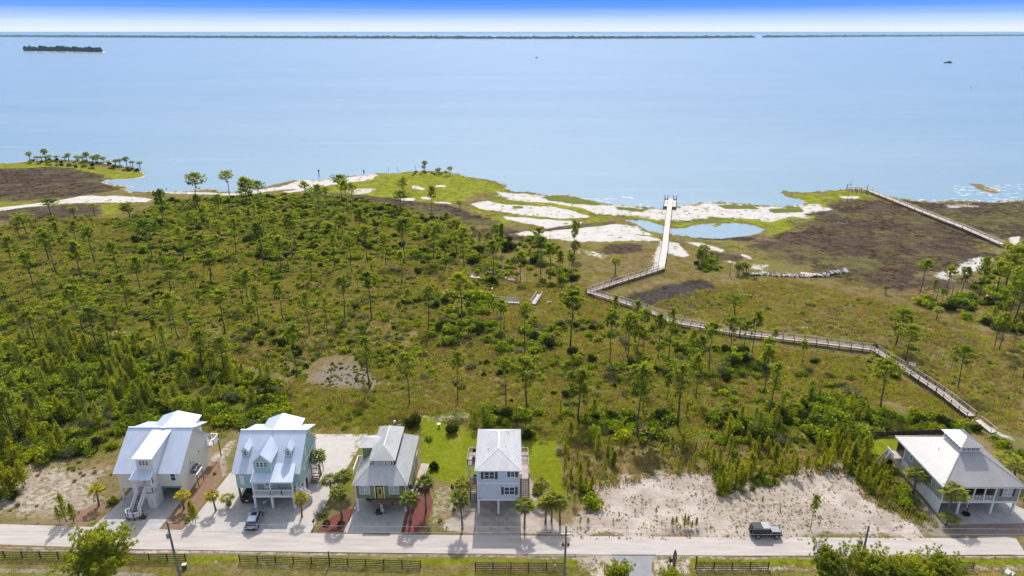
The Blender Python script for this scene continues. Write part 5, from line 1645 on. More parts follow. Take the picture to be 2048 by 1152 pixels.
a, c = fx(-170, 1113), fx(372, 1122)
rail_fence('dark four-rail fence behind the big roadside pine, nearest the white house', a[0], c[0], a[1], c[1], 15)
a, c = fx(480, 1124), fx(841, 1135)
rail_fence('dark four-rail fence across the road from the aqua and olive green houses', a[0], c[0], a[1], c[1], 10, tall=(5,))
a, c = fx(951, 1138), fx(1128, 1139)
rail_fence('dark four-rail fence across from the blue-gray house, ending at a utility pole', a[0], c[0], a[1], c[1], 5)
a, c = fx(1391, 1138), fx(1536, 1138)
rail_fence('dark four-rail fence across from the sandy vacant lot', a[0], c[0], a[1], c[1], 4, tall=(0,))
a, c = fx(1668, 1139), fx(1945, 1138)
rail_fence('dark four-rail fence half hidden behind the row of roadside pines', a[0], c[0], a[1], c[1], 8, tall=(4,))

# ------------------------------------------------------------------ utility poles and lines
PY = 75.3
poles = []
for x, hh, lb in ((-46.5, 10.0, 'gray utility pole with a single transformer, across from the white house'), (7.35, 9.3, 'utility pole with two red cylinders, across from the blue-gray house'), (48.4, 9.3, 'utility pole with a pale transformer can, rising behind the roadside pines')):
    r = thing('utility_pole', lb, 'utility pole', (x, PY, 0), 0, None)
    lean = .5 if x < 0 else 0
    MB().tube([(0, 0, 0), (-lean * .2, 0, hh * .5), (-lean * .3, 0, hh)], [.19, .16, .12], 9).build('shaft', M['polewood'], r, local=True)
    poles.append((r, x, hh))
r = poles[0][0]
tf = MB().tube([(-.42, 0, 7.3), (-.42, 0, 8.0), (-.42, 0, 8.08)], [.24, .25, .18], 10).build('transformer', M['metal'], r, local=True)
MB().tube([(-.42, 0, 8.08), (-.42, 0, 8.35)], .05, 6).build('bushing', M['white'], tf, local=True)
MB().bar((-.15, 0, 9.85), (.55, 0, 9.85), .09, .11).build('crossarm', M['metal'], r, local=True)
MB().bar((-.15, 0, 8.9), (-.5, 0, 8.7), .06, .06).build('bracket', M['metal'], r, local=True)
r = poles[1][0]
for s in (-1, 1):
    cy_ = MB().tube([(s * .38, 0, 5.95), (s * .38, 0, 6.5)], .15, 10).build('red_cylinder', M['rust'], r, local=True)
    MB().tube([(s * .3, 0, 6.5), (s * .28, 0, 6.9)], .03, 5).build('terminal', M['metal'], cy_, local=True)
    MB().bar((s * .6, 0, 7.2), (s * .6, 0, 8.1), .04, .04).build('cutout', M['metal'], r, local=True)
MB().bar((-.4, 0, 6.25), (.4, 0, 6.25), .07, .1).build('bracket', M['yellow'], r, local=True)
MB().bar((-.65, 0, 8.0), (.65, 0, 8.0), .05, .06).build('crossarm', M['metal'], r, local=True)
MB().box(-.36, -.16, -.1, .1, 8.15, 8.35).build('insulator', M['white'], r, local=True)
r = poles[2][0]
tf = MB().tube([(-.62, 0, 6.1), (-.62, 0, 6.85), (-.62, 0, 6.95)], [.27, .27, .2], 10).build('transformer', M['metal'], r, local=True)
MB().tube([(-.62, 0, 6.95), (-.62, 0, 7.25)], .06, 6).build('bushing', M['white'], tf, local=True)
MB().bar((-.62, 0, 6.3), (0, 0, 6.3), .06, .06).build('bracket', M['metal'], r, local=True)
for z in (8.0, 7.1):
    MB().bar((0, 0, z), (.42, 0, z + .08), .06, .07).build('bracket', M['metal'], r, local=True)


def line(label, zs, r_, m, sag, y=PY, name='power_line'):
    xs = [-120] + [p_[1] for p_ in poles] + [120]
    pts = []
    for i in range(len(xs) - 1):
        for k in range(12):
            f = k / 12
            pts.append((xs[i] + (xs[i + 1] - xs[i]) * f, y, zs[i] + (zs[i + 1] - zs[i]) * f - sag * 4 * f * (1 - f)))
    pts.append((xs[-1], y, zs[-1]))
    o_ = MB().tube(pts, r_, 5).build(name, m)
    return tag(o_, label, 'power line')


line('upper thin silvery power line strung between the utility pole tops', (10.2, 10.0, 9.2, 9.0, 9.2), .02, M['wire'], .35)
line('second thin silvery power line below the pole tops', (8.7, 8.5, 8.4, 8.0, 8.3), .02, M['wire'], .3)
line('heavy black cable strung low along the poles above the road verge', (6.05, 5.25, 4.45, 4.25, 4.7), .045, M['cable'], .12, name='cable')

# small roadside things
x, y = gp(370, 1137)
r = thing('utility_pedestal', 'green utility cabinet in the grass beside the gray transformer pole', 'cabinet', (x, y, 0), .15)
MB().box(-.28, .28, -.22, .22, 0, .72).build('cabinet', M['lock'], r, local=True)
MB().box(-.31, .31, -.25, .25, .72, .80).build('lid', M['paledeck'], r, local=True)
x, y = gp(1110, 1141)
r = thing('marker_post', 'short post with round white cap in front of the fence by the red-cylinder pole', 'post', (x, y, 0))
MB().tube([(0, 0, 0), (0, 0, .9)], .05, 7).build('stake', M['lock'], r, local=True)
MB().tube([(0, 0, .9), (0, 0, 1.05), (0, 0, 1.12)], [.13, .13, .05], 9).build('cap', M['trim'], r, local=True)
x, y = gp(1347, 1139)
r = thing('entrance_sign', 'tall narrow brown sign board with pale pointed top beside the paved path', 'sign', (x, y, 0))
MB().prism([(-.19, -.12, 0), (.21, -.12, 0), (.23, -.12, 1.9), (-.17, -.12, 1.9)], (0, .24, 0)).build('post', M['brownwood'], r, local=True)
MB().prism([(-.22, -.15, 1.9), (.26, -.15, 1.9), (.25, -.15, 2.7), (.12, -.15, 3.3), (.02, -.15, 3.45), (-.08, -.15, 3.3), (-.2, -.15, 2.7)], (0, .3, 0)).build('board', M['darkwood'], r, local=True)
MB().prism([(-.08, -.16, 1.95), (.12, -.16, 1.95), (.13, -.16, 2.7), (.05, -.16, 3.2), (-.02, -.16, 3.2), (-.09, -.16, 2.7)], (0, -.02, 0)).build('face', M['palegray'], r, local=True)
r = thing('letter_box', 'dark blue post-mounted box leaning against the tall narrow sign', 'mailbox', (x - .55, y + .05, 0))
MB().bar((-.15, 0, 0), (.05, 0, 1.4), .1, .1).bar((.3, 0, 0), (.0, 0, 1.2), .07, .07).build('stand', M['lock'], r, local=True)
MB().box(-.28, .28, -.2, .2, 1.4, 2.05).build('box', M['navy'], r, local=True)
MB().tube([(-.1, 0, 2.05), (-.1, 0, 2.35)], [.16, .05], 7).build('lamp', M['rust'], r, local=True)
x, y = gp(2015, 1146)
r = thing('board_scrap', 'folded white board lying in the grass near the east roadside pines', 'board', (x, y, 0), .5)
MB().obox((0, 0, .25), V(.8, 0, .6), V(0, 1, 0), V(-.6, 0, .8), .35, .3, .03).build('panel', M['white'], r, local=True)
MB().obox((.2, -.5, .2), V(.8, 0, .6), V(0, 1, 0), V(-.6, 0, .8), .3, .2, .03).build('panel', M['white'], r, local=True)
x, y = gp(628, 1054)
r = thing('mailbox', 'black roadside mailbox on a wooden post beside the red mulch bed', 'mailbox', (x, y, 0))
MB().box(-.05, .05, -.05, .05, 0, 1.05).build('post', M['brownwood'], r, local=True)
MB().prism([(-.16, -.25, 1.05), (.16, -.25, 1.05), (.16, -.25, 1.25), (.08, -.25, 1.35), (-.08, -.25, 1.35), (-.16, -.25, 1.25)], (0, .5, 0)).build('box', M['black'], r, local=True)
x, y = gp(820, 1043)
r = thing('rolled_hose', 'green garden hose coil on the red mulch beside the olive green house', 'hose', (x, y, 0))
MB().tube([(.32 * math.cos(a_), .32 * math.sin(a_), .06 + .004 * k) for k, a_ in enumerate([i * .5 for i in range(38)])], .035, 5).build('coil', M['lock'], r, local=True)
for px, py, lb in ((795, 872, 'white trellis ladder behind the olive green house'),):
    x, y = gp(px + 36, py)
    r = thing('trellis', lb, 'trellis', (x - 3, y, 0))
    q = MB()
    for s in (-.3, .3):
        q.bar((s, 0, 0), (s, 0, 2.6), .07, .07)
    for k in range(6):
        q.bar((-.3, 0, .4 + k * .4), (.3, 0, .4 + k * .4), .06, .06)
    q.build('frame', M['trim'], r, local=True)
for px, py, lb, cat in ((790, 860, 'white birdhouse on a pole on the lawn behind the olive green house', 'birdhouse'), (878, 855, 'pale bird bath on a dark stem in the lawn behind the olive green house', 'bird bath')):
    x, y = gp(px, py)
    r = thing('birdhouse' if cat == 'birdhouse' else 'bird_bath', lb, cat, (x, y, 0))
    if cat == 'birdhouse':
        MB().tube([(0, 0, 0), (0, 0, 1.6)], .04, 6).build('pole', M['brownwood'], r, local=True)
        MB().box(-.16, .16, -.16, .16, 1.6, 1.95).build('box', M['white'], r, local=True)
        MB().prism([(-.22, -.22, 1.95), (.22, -.22, 1.95), (0, -.22, 2.15)], (0, .44, 0)).build('roof', M['white'], r, local=True)
    else:
        MB().tube([(0, 0, 0), (0, 0, .75)], [.14, .06], 8).build('stem', M['black'], r, local=True)
        MB().tube([(0, 0, .75), (0, 0, .85)], [.2, .38], 12).build('basin', M['palegray'], r, local=True)
x, y = gp(1932, 1030)
r = thing('planter', 'black round planter with a dark post under the front edge of the gray house', 'planter', (x, y, .02))
MB().tube([(0, 0, 0), (0, 0, .3)], [.5, .6], 14).build('pot', M['black'], r, local=True)
MB().tube([(0, 0, .3), (0, 0, 1.7)], .06, 7).build('post', M['black'], r, local=True)
MB().tube([(0, 0, 1.7), (0, 0, 1.95)], [.16, .08], 8).build('lantern', M['black'], r, local=True)
# backyard wooden fence behind the gray house lawn
a, c = gp(1728, 874), gp(1890, 868)
r = thing('board_fence', 'dark low board fence along the back of the gray house lawn', 'fence', (a[0], a[1], 0))
n = 14
for i in range(n):
    f0, f1 = i / n, (i + 1) / n
    P0 = V(a[0] + (c[0] - a[0]) * f0, a[1] + (c[1] - a[1]) * f0, 0)
    P1 = V(a[0] + (c[0] - a[0]) * f1, a[1] + (c[1] - a[1]) * f1, 0)
    MB().bar(P0 + EZ * .55, P1 + EZ * .55 - (P1 - P0).normalized() * .03, .04, .95).build('panel', M['darkwood'], r)
    MB().box(P0.x - .06, P0.x + .06, P0.y - .1, P0.y + .02, 0, 1.15).build('post', M['darkwood'], r)

# ------------------------------------------------------------------ boats, markers far out on the bay
x, y = gp(1896, 126)
r = thing('fishing_boat', 'dark workboat with raised wheelhouse and mast far out on the bay', 'boat', (x, y, WATER_Z), 0)
MB().prism([(-9.5, -2.2, .2), (8, -2.2, .2), (10.5, -2.2, 2.2), (-10, -2.2, 1.7)], (0, 4.4, 0)).build('hull', M['cargray'], r, local=True)
MB().box(-1, 5.5, -1.6, 1.6, 1.8, 4.6).build('wheelhouse', M['navy'], r, local=True)
MB().box(-9, -2, -1.8, 1.8, 1.7, 2.8).build('deck_gear', M['cargray'], r, local=True)
MB().tube([(7, 0, 1.8), (8.6, 0, 9.0)], .25, 6).build('mast', M['metal'], r, local=True)
x, y = gp(1073, 116)
r = thing('motor_boat', 'tiny motor boat in the middle of the bay below the far tree line', 'boat', (x, y, WATER_Z), 0)
MB().prism([(-4, -1.2, 0), (4, -1.2, 0), (5, -1.2, 1.6), (-4.3, -1.2, 1.3)], (0, 2.4, 0)).build('hull', M['navy'], r, local=True)
MB().box(-1.2, 2, -.9, .9, 1.3, 2.8).build('cabin', M['palegray'], r, local=True)
for px, py, hh, lb in ((455, 106, 4.5, 'dark channel marker post standing alone in the bay nearest the wooded island'), (625, 140, 3.0, 'low dark post in the open bay well off the palm point'), (1942, 177, 2.2, 'small dark post in the bay toward the east shore'),
                       (638, 350, 2.6, 'dark post in the shallows off the bright green point'), (728, 347, 1.6, 'short stake at the waterline of the bright green point')):
    x, y = gp(px, py)
    r = thing('marker_post', lb, 'post', (x, y, -.6))
    MB().tube([(0, 0, -.5), (0, 0, hh)], .22, 6).build('stake', M['darkwood'], r, local=True)
    MB().box(-.45, .45, -.12, .12, hh - .1, hh + .8).build('board', M['navy'], r, local=True)
# ------------------------------------------------------------------ plants: prototypes
def blade_tuft(q, c, n, L, w_, rnd, up=.35, axis_=None):
    """a brush of needles: narrow triangles out of one point"""
    for _ in range(n):
        d = Vector((rnd.gauss(0, 1), rnd.gauss(0, 1), rnd.gauss(0, 1))).normalized()
        d.z += up
        if axis_ is not None:
            d += axis_ * .7
        d.normalize()
        s = d.cross(Vector((rnd.gauss(0, 1), rnd.gauss(0, 1), rnd.gauss(0, 1)))).normalized()
        l = L * rnd.uniform(.7, 1.15)
        q.add([c - s * w_ * .5 + d * l * .1, c + s * w_ * .5 + d * l * .1, c + d * l], [(0, 1, 2)])


def pine_proto(seed, H=12.0, crown=.36, width=3.2, nl=20, tufts=6, blades=13, L=.66, wdt=.21, sparse=0.0, m='pine', flat=.75):
    rnd = random.Random(seed)
    T = MB(); C = MB()
    lean = (rnd.uniform(-.8, .8), rnd.uniform(-.5, .5))
    bend = [Vector((lean[0] * (i / 5) ** 1.3 + rnd.uniform(-.12, .12), lean[1] * (i / 5) ** 1.3 + rnd.uniform(-.12, .12), H * .98 * i / 5)) for i in range(6)]
    rad = [.17 - .125 * i / 5 for i in range(6)]
    T.tube(bend, rad, 7)

    def at_(f):
        k = min(4, int(f * 5)); u = f * 5 - k
        return bend[k].lerp(bend[k + 1], u)
    a = rnd.random() * 6
    for i in range(nl):
        f = (1 - crown) + crown * (i + .4) / nl
        rel = (f - (1 - crown)) / crown
        prof = (math.sin(min(1, rel * .75 + .32) * math.pi) ** flat)
        ln = width * prof * rnd.uniform(.35, 1.15)
        a += 2.4 + rnd.uniform(-.9, .9)
        p0 = at_(f)
        d = Vector((math.cos(a), math.sin(a), rnd.uniform(-.05, .5) + rel * .35))
        p1 = p0 + d * ln * .55
        p2 = p0 + Vector((d.x, d.y, d.z + .25)) * ln
        T.tube([p0, p1, p2], [.05, .035, .015], 4, cap=False)
        for k in range(tufts):
            if rnd.random() < sparse:
                continue
            u = .35 + .65 * (k + rnd.random()) / tufts
            c = p0.lerp(p1, u / .55) if u < .55 else p1.lerp(p2, (u - .55) / .45)
            c = c + Vector((rnd.gauss(0, .28), rnd.gauss(0, .28), rnd.gauss(0, .16))) * (width / 3)
            blade_tuft(C, c, blades, L, wdt, rnd, axis_=Vector((d.x, d.y, .4)) * .4)
    for k in range(5):                          # stray low limbs, half of them bare
        f = rnd.uniform(.38, 1 - crown)
        aa = rnd.uniform(0, 6.28)
        l = width * rnd.uniform(.2, .5)
        e = at_(f) + Vector((math.cos(aa) * l, math.sin(aa) * l, l * .25))
        T.tube([at_(f), e], [.035, .012], 4, cap=False)
        if k % 2:
            for _ in range(2):
                blade_tuft(C, e + Vector((rnd.gauss(0, .2), rnd.gauss(0, .2), 0)), blades, L, wdt, rnd)
    for k in range(7):
        blade_tuft(C, at_(rnd.uniform(.93, .995)) + Vector((rnd.gauss(0, .3), rnd.gauss(0, .3), .2)), blades, L, wdt, rnd)
    return T.mesh('pine_trunk', M['bark'], True), C.mesh('pine_crown', M[m])


def sapling_proto(seed, H=4.0, width=.95, m='young', n=16, bare=.12, one=False):
    rnd = random.Random(seed)
    T = MB(); C = MB()
    T.tube([(0, 0, 0), (rnd.uniform(-.1, .1), rnd.uniform(-.1, .1), H * .5), (rnd.uniform(-.1, .1), rnd.uniform(-.1, .1), H)], [.06, .045, .02], 5)
    a = 0
    for i in range(n * 2):
        f = bare + (1 - bare) * (i + .5) / (n * 2)
        ln = width * (1 - f * .85) * rnd.uniform(.6, 1.1)
        a += 2.4
        d = Vector((math.cos(a), math.sin(a), .75 + .4 * rnd.random()))
        p0 = Vector((0, 0, H * f * .9))
        T.tube([p0, p0 + d * ln], [.02, .01], 3, cap=False)
        for k in range(3):
            blade_tuft(C, p0 + d * ln * (.35 + .32 * k), 9, .36, .085, rnd, axis_=Vector((d.x * .5, d.y * .5, .7)))
    for k in range(3):
        blade_tuft(C, Vector((0, 0, H * (.92 + .05 * k))), 10, .36, .08, rnd, axis_=Vector((0, 0, 1)))
    if one:
        C.mi = 1
        C.add(T.v, T.f)
        return C.mesh('sapling', [M[m], M['bark']])
    return T.mesh('sapling_trunk', M['bark'], True), C.mesh('sapling_crown', M[m])


def bush_proto(seed, m, n=520, leaf=.17, lobes=7, hgt=.75, spiky=0.0):
    """unit bush about 2 m across"""
    rnd = random.Random(seed)
    q = MB()
    L = []
    for k in range(lobes):
        a = 2 * math.pi * k / lobes + rnd.uniform(-.4, .4)
        r = rnd.uniform(.25, .62) if k else 0
        L.append((Vector((math.cos(a) * r, math.sin(a) * r, rnd.uniform(.3, .62) * hgt * 1.25)), rnd.uniform(.34, .56)))
    for i in range(n):
        c, r = rnd.choice(L)
        d = Vector((rnd.gauss(0, 1), rnd.gauss(0, 1), rnd.gauss(.25, 1))).normalized()
        p = c + Vector((d.x, d.y, d.z * hgt)) * r * (rnd.uniform(.6, 1.06) if rnd.random() < .82 else rnd.uniform(1.0, 1.4))
        if p.z < .02:
            p.z = rnd.uniform(.02, .2)
        nn = (d + Vector((rnd.gauss(0, .55), rnd.gauss(0, .55), rnd.gauss(.2, .55)))).normalized()
        u = nn.cross(Vector((rnd.gauss(0, 1), rnd.gauss(0, 1), rnd.gauss(0, 1)))).normalized()
        v = nn.cross(u)
        s = leaf * rnd.uniform(.6, 1.25)
        k = s * (.5 if spiky else .8)
        q.add([p - u * s, p + v * k * .8 - nn * s * .15, p + u * s, p - v * k * .8 - nn * s * .15], [(0, 1, 2), (0, 2, 3)])
    q.mi = 1
    for k in range(5):
        c, r = L[k % len(L)]
        q.tube([(c.x * .1, c.y * .1, 0), (c.x * .6, c.y * .6, c.z * .5), tuple(c)], [.035, .025, .012], 4, cap=False)
    return q.mesh('bush', [M[m], M['bark']])


def palm_proto(seed, H=4.5, R=1.35, n=30, m='palm', skirt=8, tr=.15):
    rnd = random.Random(seed)
    T = MB(); C = MB()
    lx, ly = rnd.uniform(-.25, .25), rnd.uniform(-.2, .2)
    T.tube([(0, 0, 0), (lx * .3, ly * .3, H * .35), (lx * .7, ly * .7, H * .7), (lx, ly, H)], [tr * 1.25, tr, tr * .95, tr * 1.1], 8)
    top = Vector((lx, ly, H))
    for i in range(n + skirt):
        dead = i >= n
        C.mi = 1 if dead or rnd.random() < .06 else 0
        a = i * 2.4 + rnd.uniform(-.2, .2)
        el = rnd.uniform(-.9, -1.3) if dead else 1.25 - 1.75 * (i / n)
        d = Vector((math.cos(a) * math.cos(el), math.sin(a) * math.cos(el), math.sin(el)))
        s = d.cross(EZ).normalized()
        pl = R * rnd.uniform(.42, .58)
        hub = top + d * pl
        C.add([top - s * .02, top + s * .02, hub], [(0, 1, 2)])
        up = s.cross(d)
        k = 9
        for j in range(k):
            b = (j - (k - 1) / 2) / ((k - 1) / 2) * 1.35
            dd = (d * math.cos(b) + s * math.sin(b)).normalized()
            l = R * .72 * (1 - .35 * abs(b) / 1.35) * rnd.uniform(.85, 1.15)
            mid = hub + dd * l * .6 + up * .03
            tip_ = hub + dd * l - EZ * (.16 + .1 * rnd.random()) * R
            e = dd.cross(up) * .035 * R
            C.add([hub, mid - e, tip_, mid + e], [(0, 1, 2), (0, 2, 3)])
    return T.mesh('palm_trunk', M['palmbark'], True), C.mesh('palm_crown', [M[m], M['tan'] if m == 'palm' else M['palmy']])


def palmetto_proto(seed, n=20):
    t_, c_ = palm_proto(seed, .25, 1.15, n, 'palm', 3, .08)
    return c_


def grass_proto(seed, m, n=30, hh=.42, rr=.55, wd=.05):
    rnd = random.Random(seed)
    q = MB()
    for i in range(n):
        a = rnd.uniform(0, 6.28)
        r = rr * math.sqrt(rnd.random())
        b = Vector((math.cos(a) * r, math.sin(a) * r, 0))
        d = Vector((rnd.gauss(0, .35), rnd.gauss(0, .35), 1)).normalized()
        s = d.cross(Vector((rnd.gauss(0, 1), rnd.gauss(0, 1), .1))).normalized() * wd
        l = hh * rnd.uniform(.5, 1.15)
        q.add([b - s, b + s, b + d * l], [(0, 1, 2)])
    return q.mesh('grass_clump', M[m])


def snag_proto(seed, H=6, br=6, m='dead'):
    rnd = random.Random(seed)
    T = MB()
    T.tube([(0, 0, 0), (rnd.uniform(-.2, .2), 0, H * .5), (rnd.uniform(-.4, .4), rnd.uniform(-.2, .2), H)], [.15, .1, .03], 6)
    for i in range(br):
        f = rnd.uniform(.35, .95)
        a = rnd.uniform(0, 6.28)
        l = H * .3 * (1.1 - f * .6) * rnd.uniform(.6, 1.2)
        p = Vector((0, 0, H * f))
        e = p + Vector((math.cos(a) * l, math.sin(a) * l, l * .8))
        T.tube([p, (p + e) / 2 - EZ * .1, e], [.05, .035, .01], 4, cap=False)
    return T.mesh('snag', M[m])


PINES = {
    'broad': [pine_proto(1, crown=.40, width=3.3, nl=26, tufts=7), pine_proto(2, crown=.36, width=3.5, nl=23, tufts=7), pine_proto(8, crown=.44, width=3.2, nl=26, tufts=7)],
    'flat': [pine_proto(3, crown=.30, width=2.6, nl=20, tufts=7, flat=.5), pine_proto(4, crown=.34, width=2.4, nl=20, tufts=7, flat=.55), pine_proto(9, crown=.27, width=2.8, nl=20, tufts=7, flat=.45)],
    'narrow': [pine_proto(5, crown=.48, width=1.7, nl=24, tufts=7), pine_proto(6, crown=.42, width=1.9, nl=22, tufts=7)],
    'sparse': [pine_proto(7, crown=.5, width=2.3, nl=20, tufts=6, sparse=.4, blades=11), pine_proto(10, crown=.42, width=2.2, nl=18, tufts=6, sparse=.3, blades=11)],
    'near': [pine_proto(31, H=9, crown=.62, width=4.6, nl=84, tufts=11, blades=26, L=.46, wdt=.12, m='pinefront', flat=.6), pine_proto(32, H=9, crown=.6, width=4.2, nl=84, tufts=11, blades=26, L=.46, wdt=.12, m='pinefront', flat=.6)],
}
SAP = [sapling_proto(40 + k, 4.0, w_) for k, w_ in enumerate((.9, 1.1, .75, 1.0))]
SAPD = [sapling_proto(60 + k, 4.5, w_, 'pine', 20) for k, w_ in enumerate((1.2, 1.4))]
BUSH = {'bush': [bush_proto(70 + k, 'bush') for k in range(4)], 'bushy': [bush_proto(80 + k, 'bushy', 480) for k in range(3)],
        'bushg': [bush_proto(90 + k, 'bushg', 420, leaf=.14, spiky=1) for k in range(2)], 'bushd': [bush_proto(95, 'bushd', 620, lobes=9, hgt=1.0)]}
PALM = [palm_proto(100 + k, 4.5, 1.5, 26, 'palm', 3) for k in range(4)]
PALMY = [palm_proto(110 + k, 3.6, 1.25, 20, 'palmy', 3) for k in range(2)]
PALMETTO = [palmetto_proto(120 + k) for k in range(2)]
SNAG = [snag_proto(130), snag_proto(131, 6, 10), snag_proto(132, 6, 0)]


def plant(name, protos, label, cat, x, y, s, rz=None, group=None, z=0.0):
    """a thing with a trunk and a crown that share prototype meshes"""
    r = thing(name, label, cat, (x, y, z), RN.uniform(0, 6.28) if rz is None else rz, group)
    r.scale = s if isinstance(s, tuple) else (s, s, s)
    inst('trunk', protos[0], r)
    inst('crown', protos[1], r)
    return r


# ------------------------------------------------------------------ the tall pines one by one: crown top, foot, crown width as seen in the photograph
PINE_LIST = [
    (52, 426, 55, 471, 40), (100, 396, 101, 430, 44), (103, 431, 113, 461, 46), (100, 461, 113, 549, 40), (90, 454, 97, 520, 34), (185, 451, 189, 525, 28), (187, 407, 189, 431, 25), (187, 434, 187, 452, 28),
    (263, 406, 262, 444, 46), (299, 434, 306, 522, 44), (320, 378, 327, 446, 34), (390, 343, 394, 411, 34), (455, 341, 459, 391, 30), (495, 351, 497, 431, 30), (463, 434, 472, 507, 30), (363, 451, 369, 525, 32),
    (402, 466, 408, 537, 28), (385, 421, 388, 470, 24), (266, 436, 267, 474, 26), (277, 446, 279, 489, 26), (275, 512, 279, 577, 34), (508, 358, 506, 400, 26), (440, 387, 441, 446, 20),
    (515, 360, 517, 408, 24), (525, 440, 529, 534, 34), (582, 424, 585, 517, 30), (590, 440, 591, 499, 24), (545, 423, 550, 494, 26), (635, 367, 638, 421, 26), (681, 347, 684, 401, 30), (695, 358, 695, 423, 22), (706, 363, 706, 413, 20),
    (668, 420, 671, 464, 26), (686, 426, 689, 494, 26), (720, 416, 721, 476, 32), (667, 464, 669, 534, 26), (734, 449, 735, 527, 26), (807, 353, 808, 408, 24), (800, 380, 801, 423, 28), (862, 371, 863, 421, 22), (807, 435, 808, 524, 38),
    (866, 442, 867, 524, 40), (853, 450, 854, 496, 26), (912, 435, 913, 509, 30), (926, 452, 927, 532, 30), (979, 464, 981, 500, 30), (794, 500, 804, 569, 20), (741, 538, 744, 638, 40), (686, 550, 691, 638, 34), (713, 549, 715, 577, 16), (921, 541, 925, 646, 44),
    (1151, 438, 1148, 513, 24), (1080, 471, 1082, 549, 26), (1101, 484, 1101, 554, 28), (1141, 577, 1140, 699, 50), (1057, 604, 1050, 707, 28), (1011, 713, 1012, 813, 30), (1052, 707, 1053, 821, 70), (1158, 740, 1157, 843, 76), (1286, 727, 1274, 868, 68),
    (1298, 760, 1286, 824, 30), (1362, 722, 1356, 852, 58), (1335, 748, 1335, 801, 26), (1394, 707, 1392, 796, 36), (1222, 618, 1219, 724, 24), (1253, 628, 1251, 705, 24), (1260, 624, 1256, 726, 38), (1280, 646, 1273, 726, 34), (1294, 615, 1287, 705, 22), (1271, 598, 1270, 690, 28),
    (1316, 624, 1316, 716, 24), (1340, 611, 1336, 727, 26), (1467, 588, 1469, 629, 48), (1463, 632, 1461, 713, 38), (508, 565, 518, 651, 26), (503, 602, 507, 677, 28), (614, 579, 619, 670, 26), (587, 646, 594, 754, 32), (736, 668, 738, 777, 40),
    (822, 703, 819, 807, 44), (917, 698, 915, 800, 34), (858, 572, 857, 657, 40), (812, 577, 814, 604, 18), (153, 568, 167, 663, 42), (181, 610, 196, 704, 42), (347, 582, 356, 679, 36), (325, 645, 338, 743, 22), (394, 657, 404, 742, 52), (447, 671, 450, 752, 44),
    (444, 577, 450, 668, 40), (120, 600, 118, 642, 50), (231, 610, 233, 650, 30), (30, 605, 38, 645, 32), (340, 540, 342, 585, 34), (1750, 623, 1744, 707, 44), (1797, 613, 1792, 690, 52), (1790, 648, 1787, 700, 32), (1820, 645, 1810, 724, 44),
    (1930, 688, 1915, 778, 46), (1773, 719, 1760, 818, 66), (1534, 690, 1528, 788, 34), (1545, 721, 1537, 832, 40), (1855, 517, 1840, 587, 26), (1870, 557, 1863, 603, 14), (2020, 488, 2010, 575, 62), (2040, 530, 2030, 640, 60), (2000, 520, 1992, 590, 50), (2066, 500, 2056, 600, 60), (2052, 560, 2044, 650, 50),
    (1985, 612, 1982, 657, 20), (2028, 560, 2020, 628, 44), (700, 470, 702, 540, 24), (480, 545, 486, 610, 28), (560, 470, 563, 545, 26), (420, 500, 424, 570, 30), (230, 480, 236, 545, 30), (160, 480, 164, 560, 26), (60, 500, 66, 570, 32), (20, 470, 24, 530, 34), (620, 500, 624, 560, 24), (770, 465, 772, 530, 24),
    (330, 500, 334, 560, 24), (250, 545, 256, 620, 30), (560, 560, 566, 640, 26), (650, 590, 655, 668, 22), (150, 440, 153, 490, 26), (15, 560, 20, 625, 30), (440, 440, 443, 490, 22), (1040, 500, 1041, 560, 22), (890, 470, 891, 540, 22),
]
# how the neighbourhood of a plant is called, by the nearest landmark on the ground
AREAS = [((55, 440), 'in the far west scrub'), ((110, 520), 'below the west sand flat'), ((300, 430), 'by the white sand flat'), ((460, 400), 'at the cove shore'), ((420, 500), 'in the brush below the cove'),
         ((270, 540), 'in the open west brush'), ((560, 470), 'between cove and green point'), ((690, 390), 'along the brown rush belt'), ((820, 400), 'on the bright green point'), ((700, 500), 'in the middle brush'),
         ((860, 500), 'west of the white flats'), ((960, 500), 'at the edge of the white flats'), ((1100, 530), 'in the brush island below the flats'), ((700, 630), 'around the pale meadow clearing'), ((880, 640), 'by the round thicket'),
         ((1100, 680), 'below the stranded walkway'), ((1270, 710), 'beside the boardwalk bend'), ((1460, 650), 'along the straight boardwalk'), ((1370, 790), 'in the meadow behind the vacant lot'), ((1190, 810), 'well behind the blue-gray house'),
         ((1000, 800), 'right behind the blue-gray house'), ((830, 790), 'in the meadow behind the olive green house'), ((700, 750), 'by the bare purple-gray clearing'), ((480, 690), 'in the meadow behind the aqua house'), ((330, 700), 'in the brush behind the white house'),
         ((160, 640), 'in the west meadow'), ((130, 800), 'in the dense west thicket'), ((400, 810), 'right behind the white house'), ((540, 820), 'in the thicket behind the aqua house'), ((1540, 790), 'in the meadow below the straight boardwalk'),
         ((1780, 700), 'at the boardwalk corner'), ((1920, 760), 'in the meadow past the boardwalk ramp'), ((1780, 810), 'in the brush behind the gray house'), ((1860, 590), 'on the brush tongue by brown marsh'), ((2020, 560), 'in the east marsh grove'),
         ((1980, 650), 'on the brushy east slope'), ((1400, 530), 'in the open marsh palm clump'), ((1250, 900), 'at the back of the vacant lot'), ((1550, 900), 'in the young trees of the vacant lot'), ((1700, 930), 'between the vacant lot and the gray house'),
         ((1820, 970), 'west of the gray house'), ((1960, 880), 'around the back of the gray house'), ((1100, 960), 'east of the blue-gray house lawn'), ((900, 980), 'between olive and blue-gray houses'), ((680, 980), 'between aqua and olive houses'),
         ((420, 960), 'between white and aqua houses'), ((130, 980), 'on the sandy west lot'), ((1300, 1040), 'by the road on the vacant lot'), ((1600, 610), 'below the collapsed boardwalk'), ((1180, 560), 'at the boardwalk elbow')]
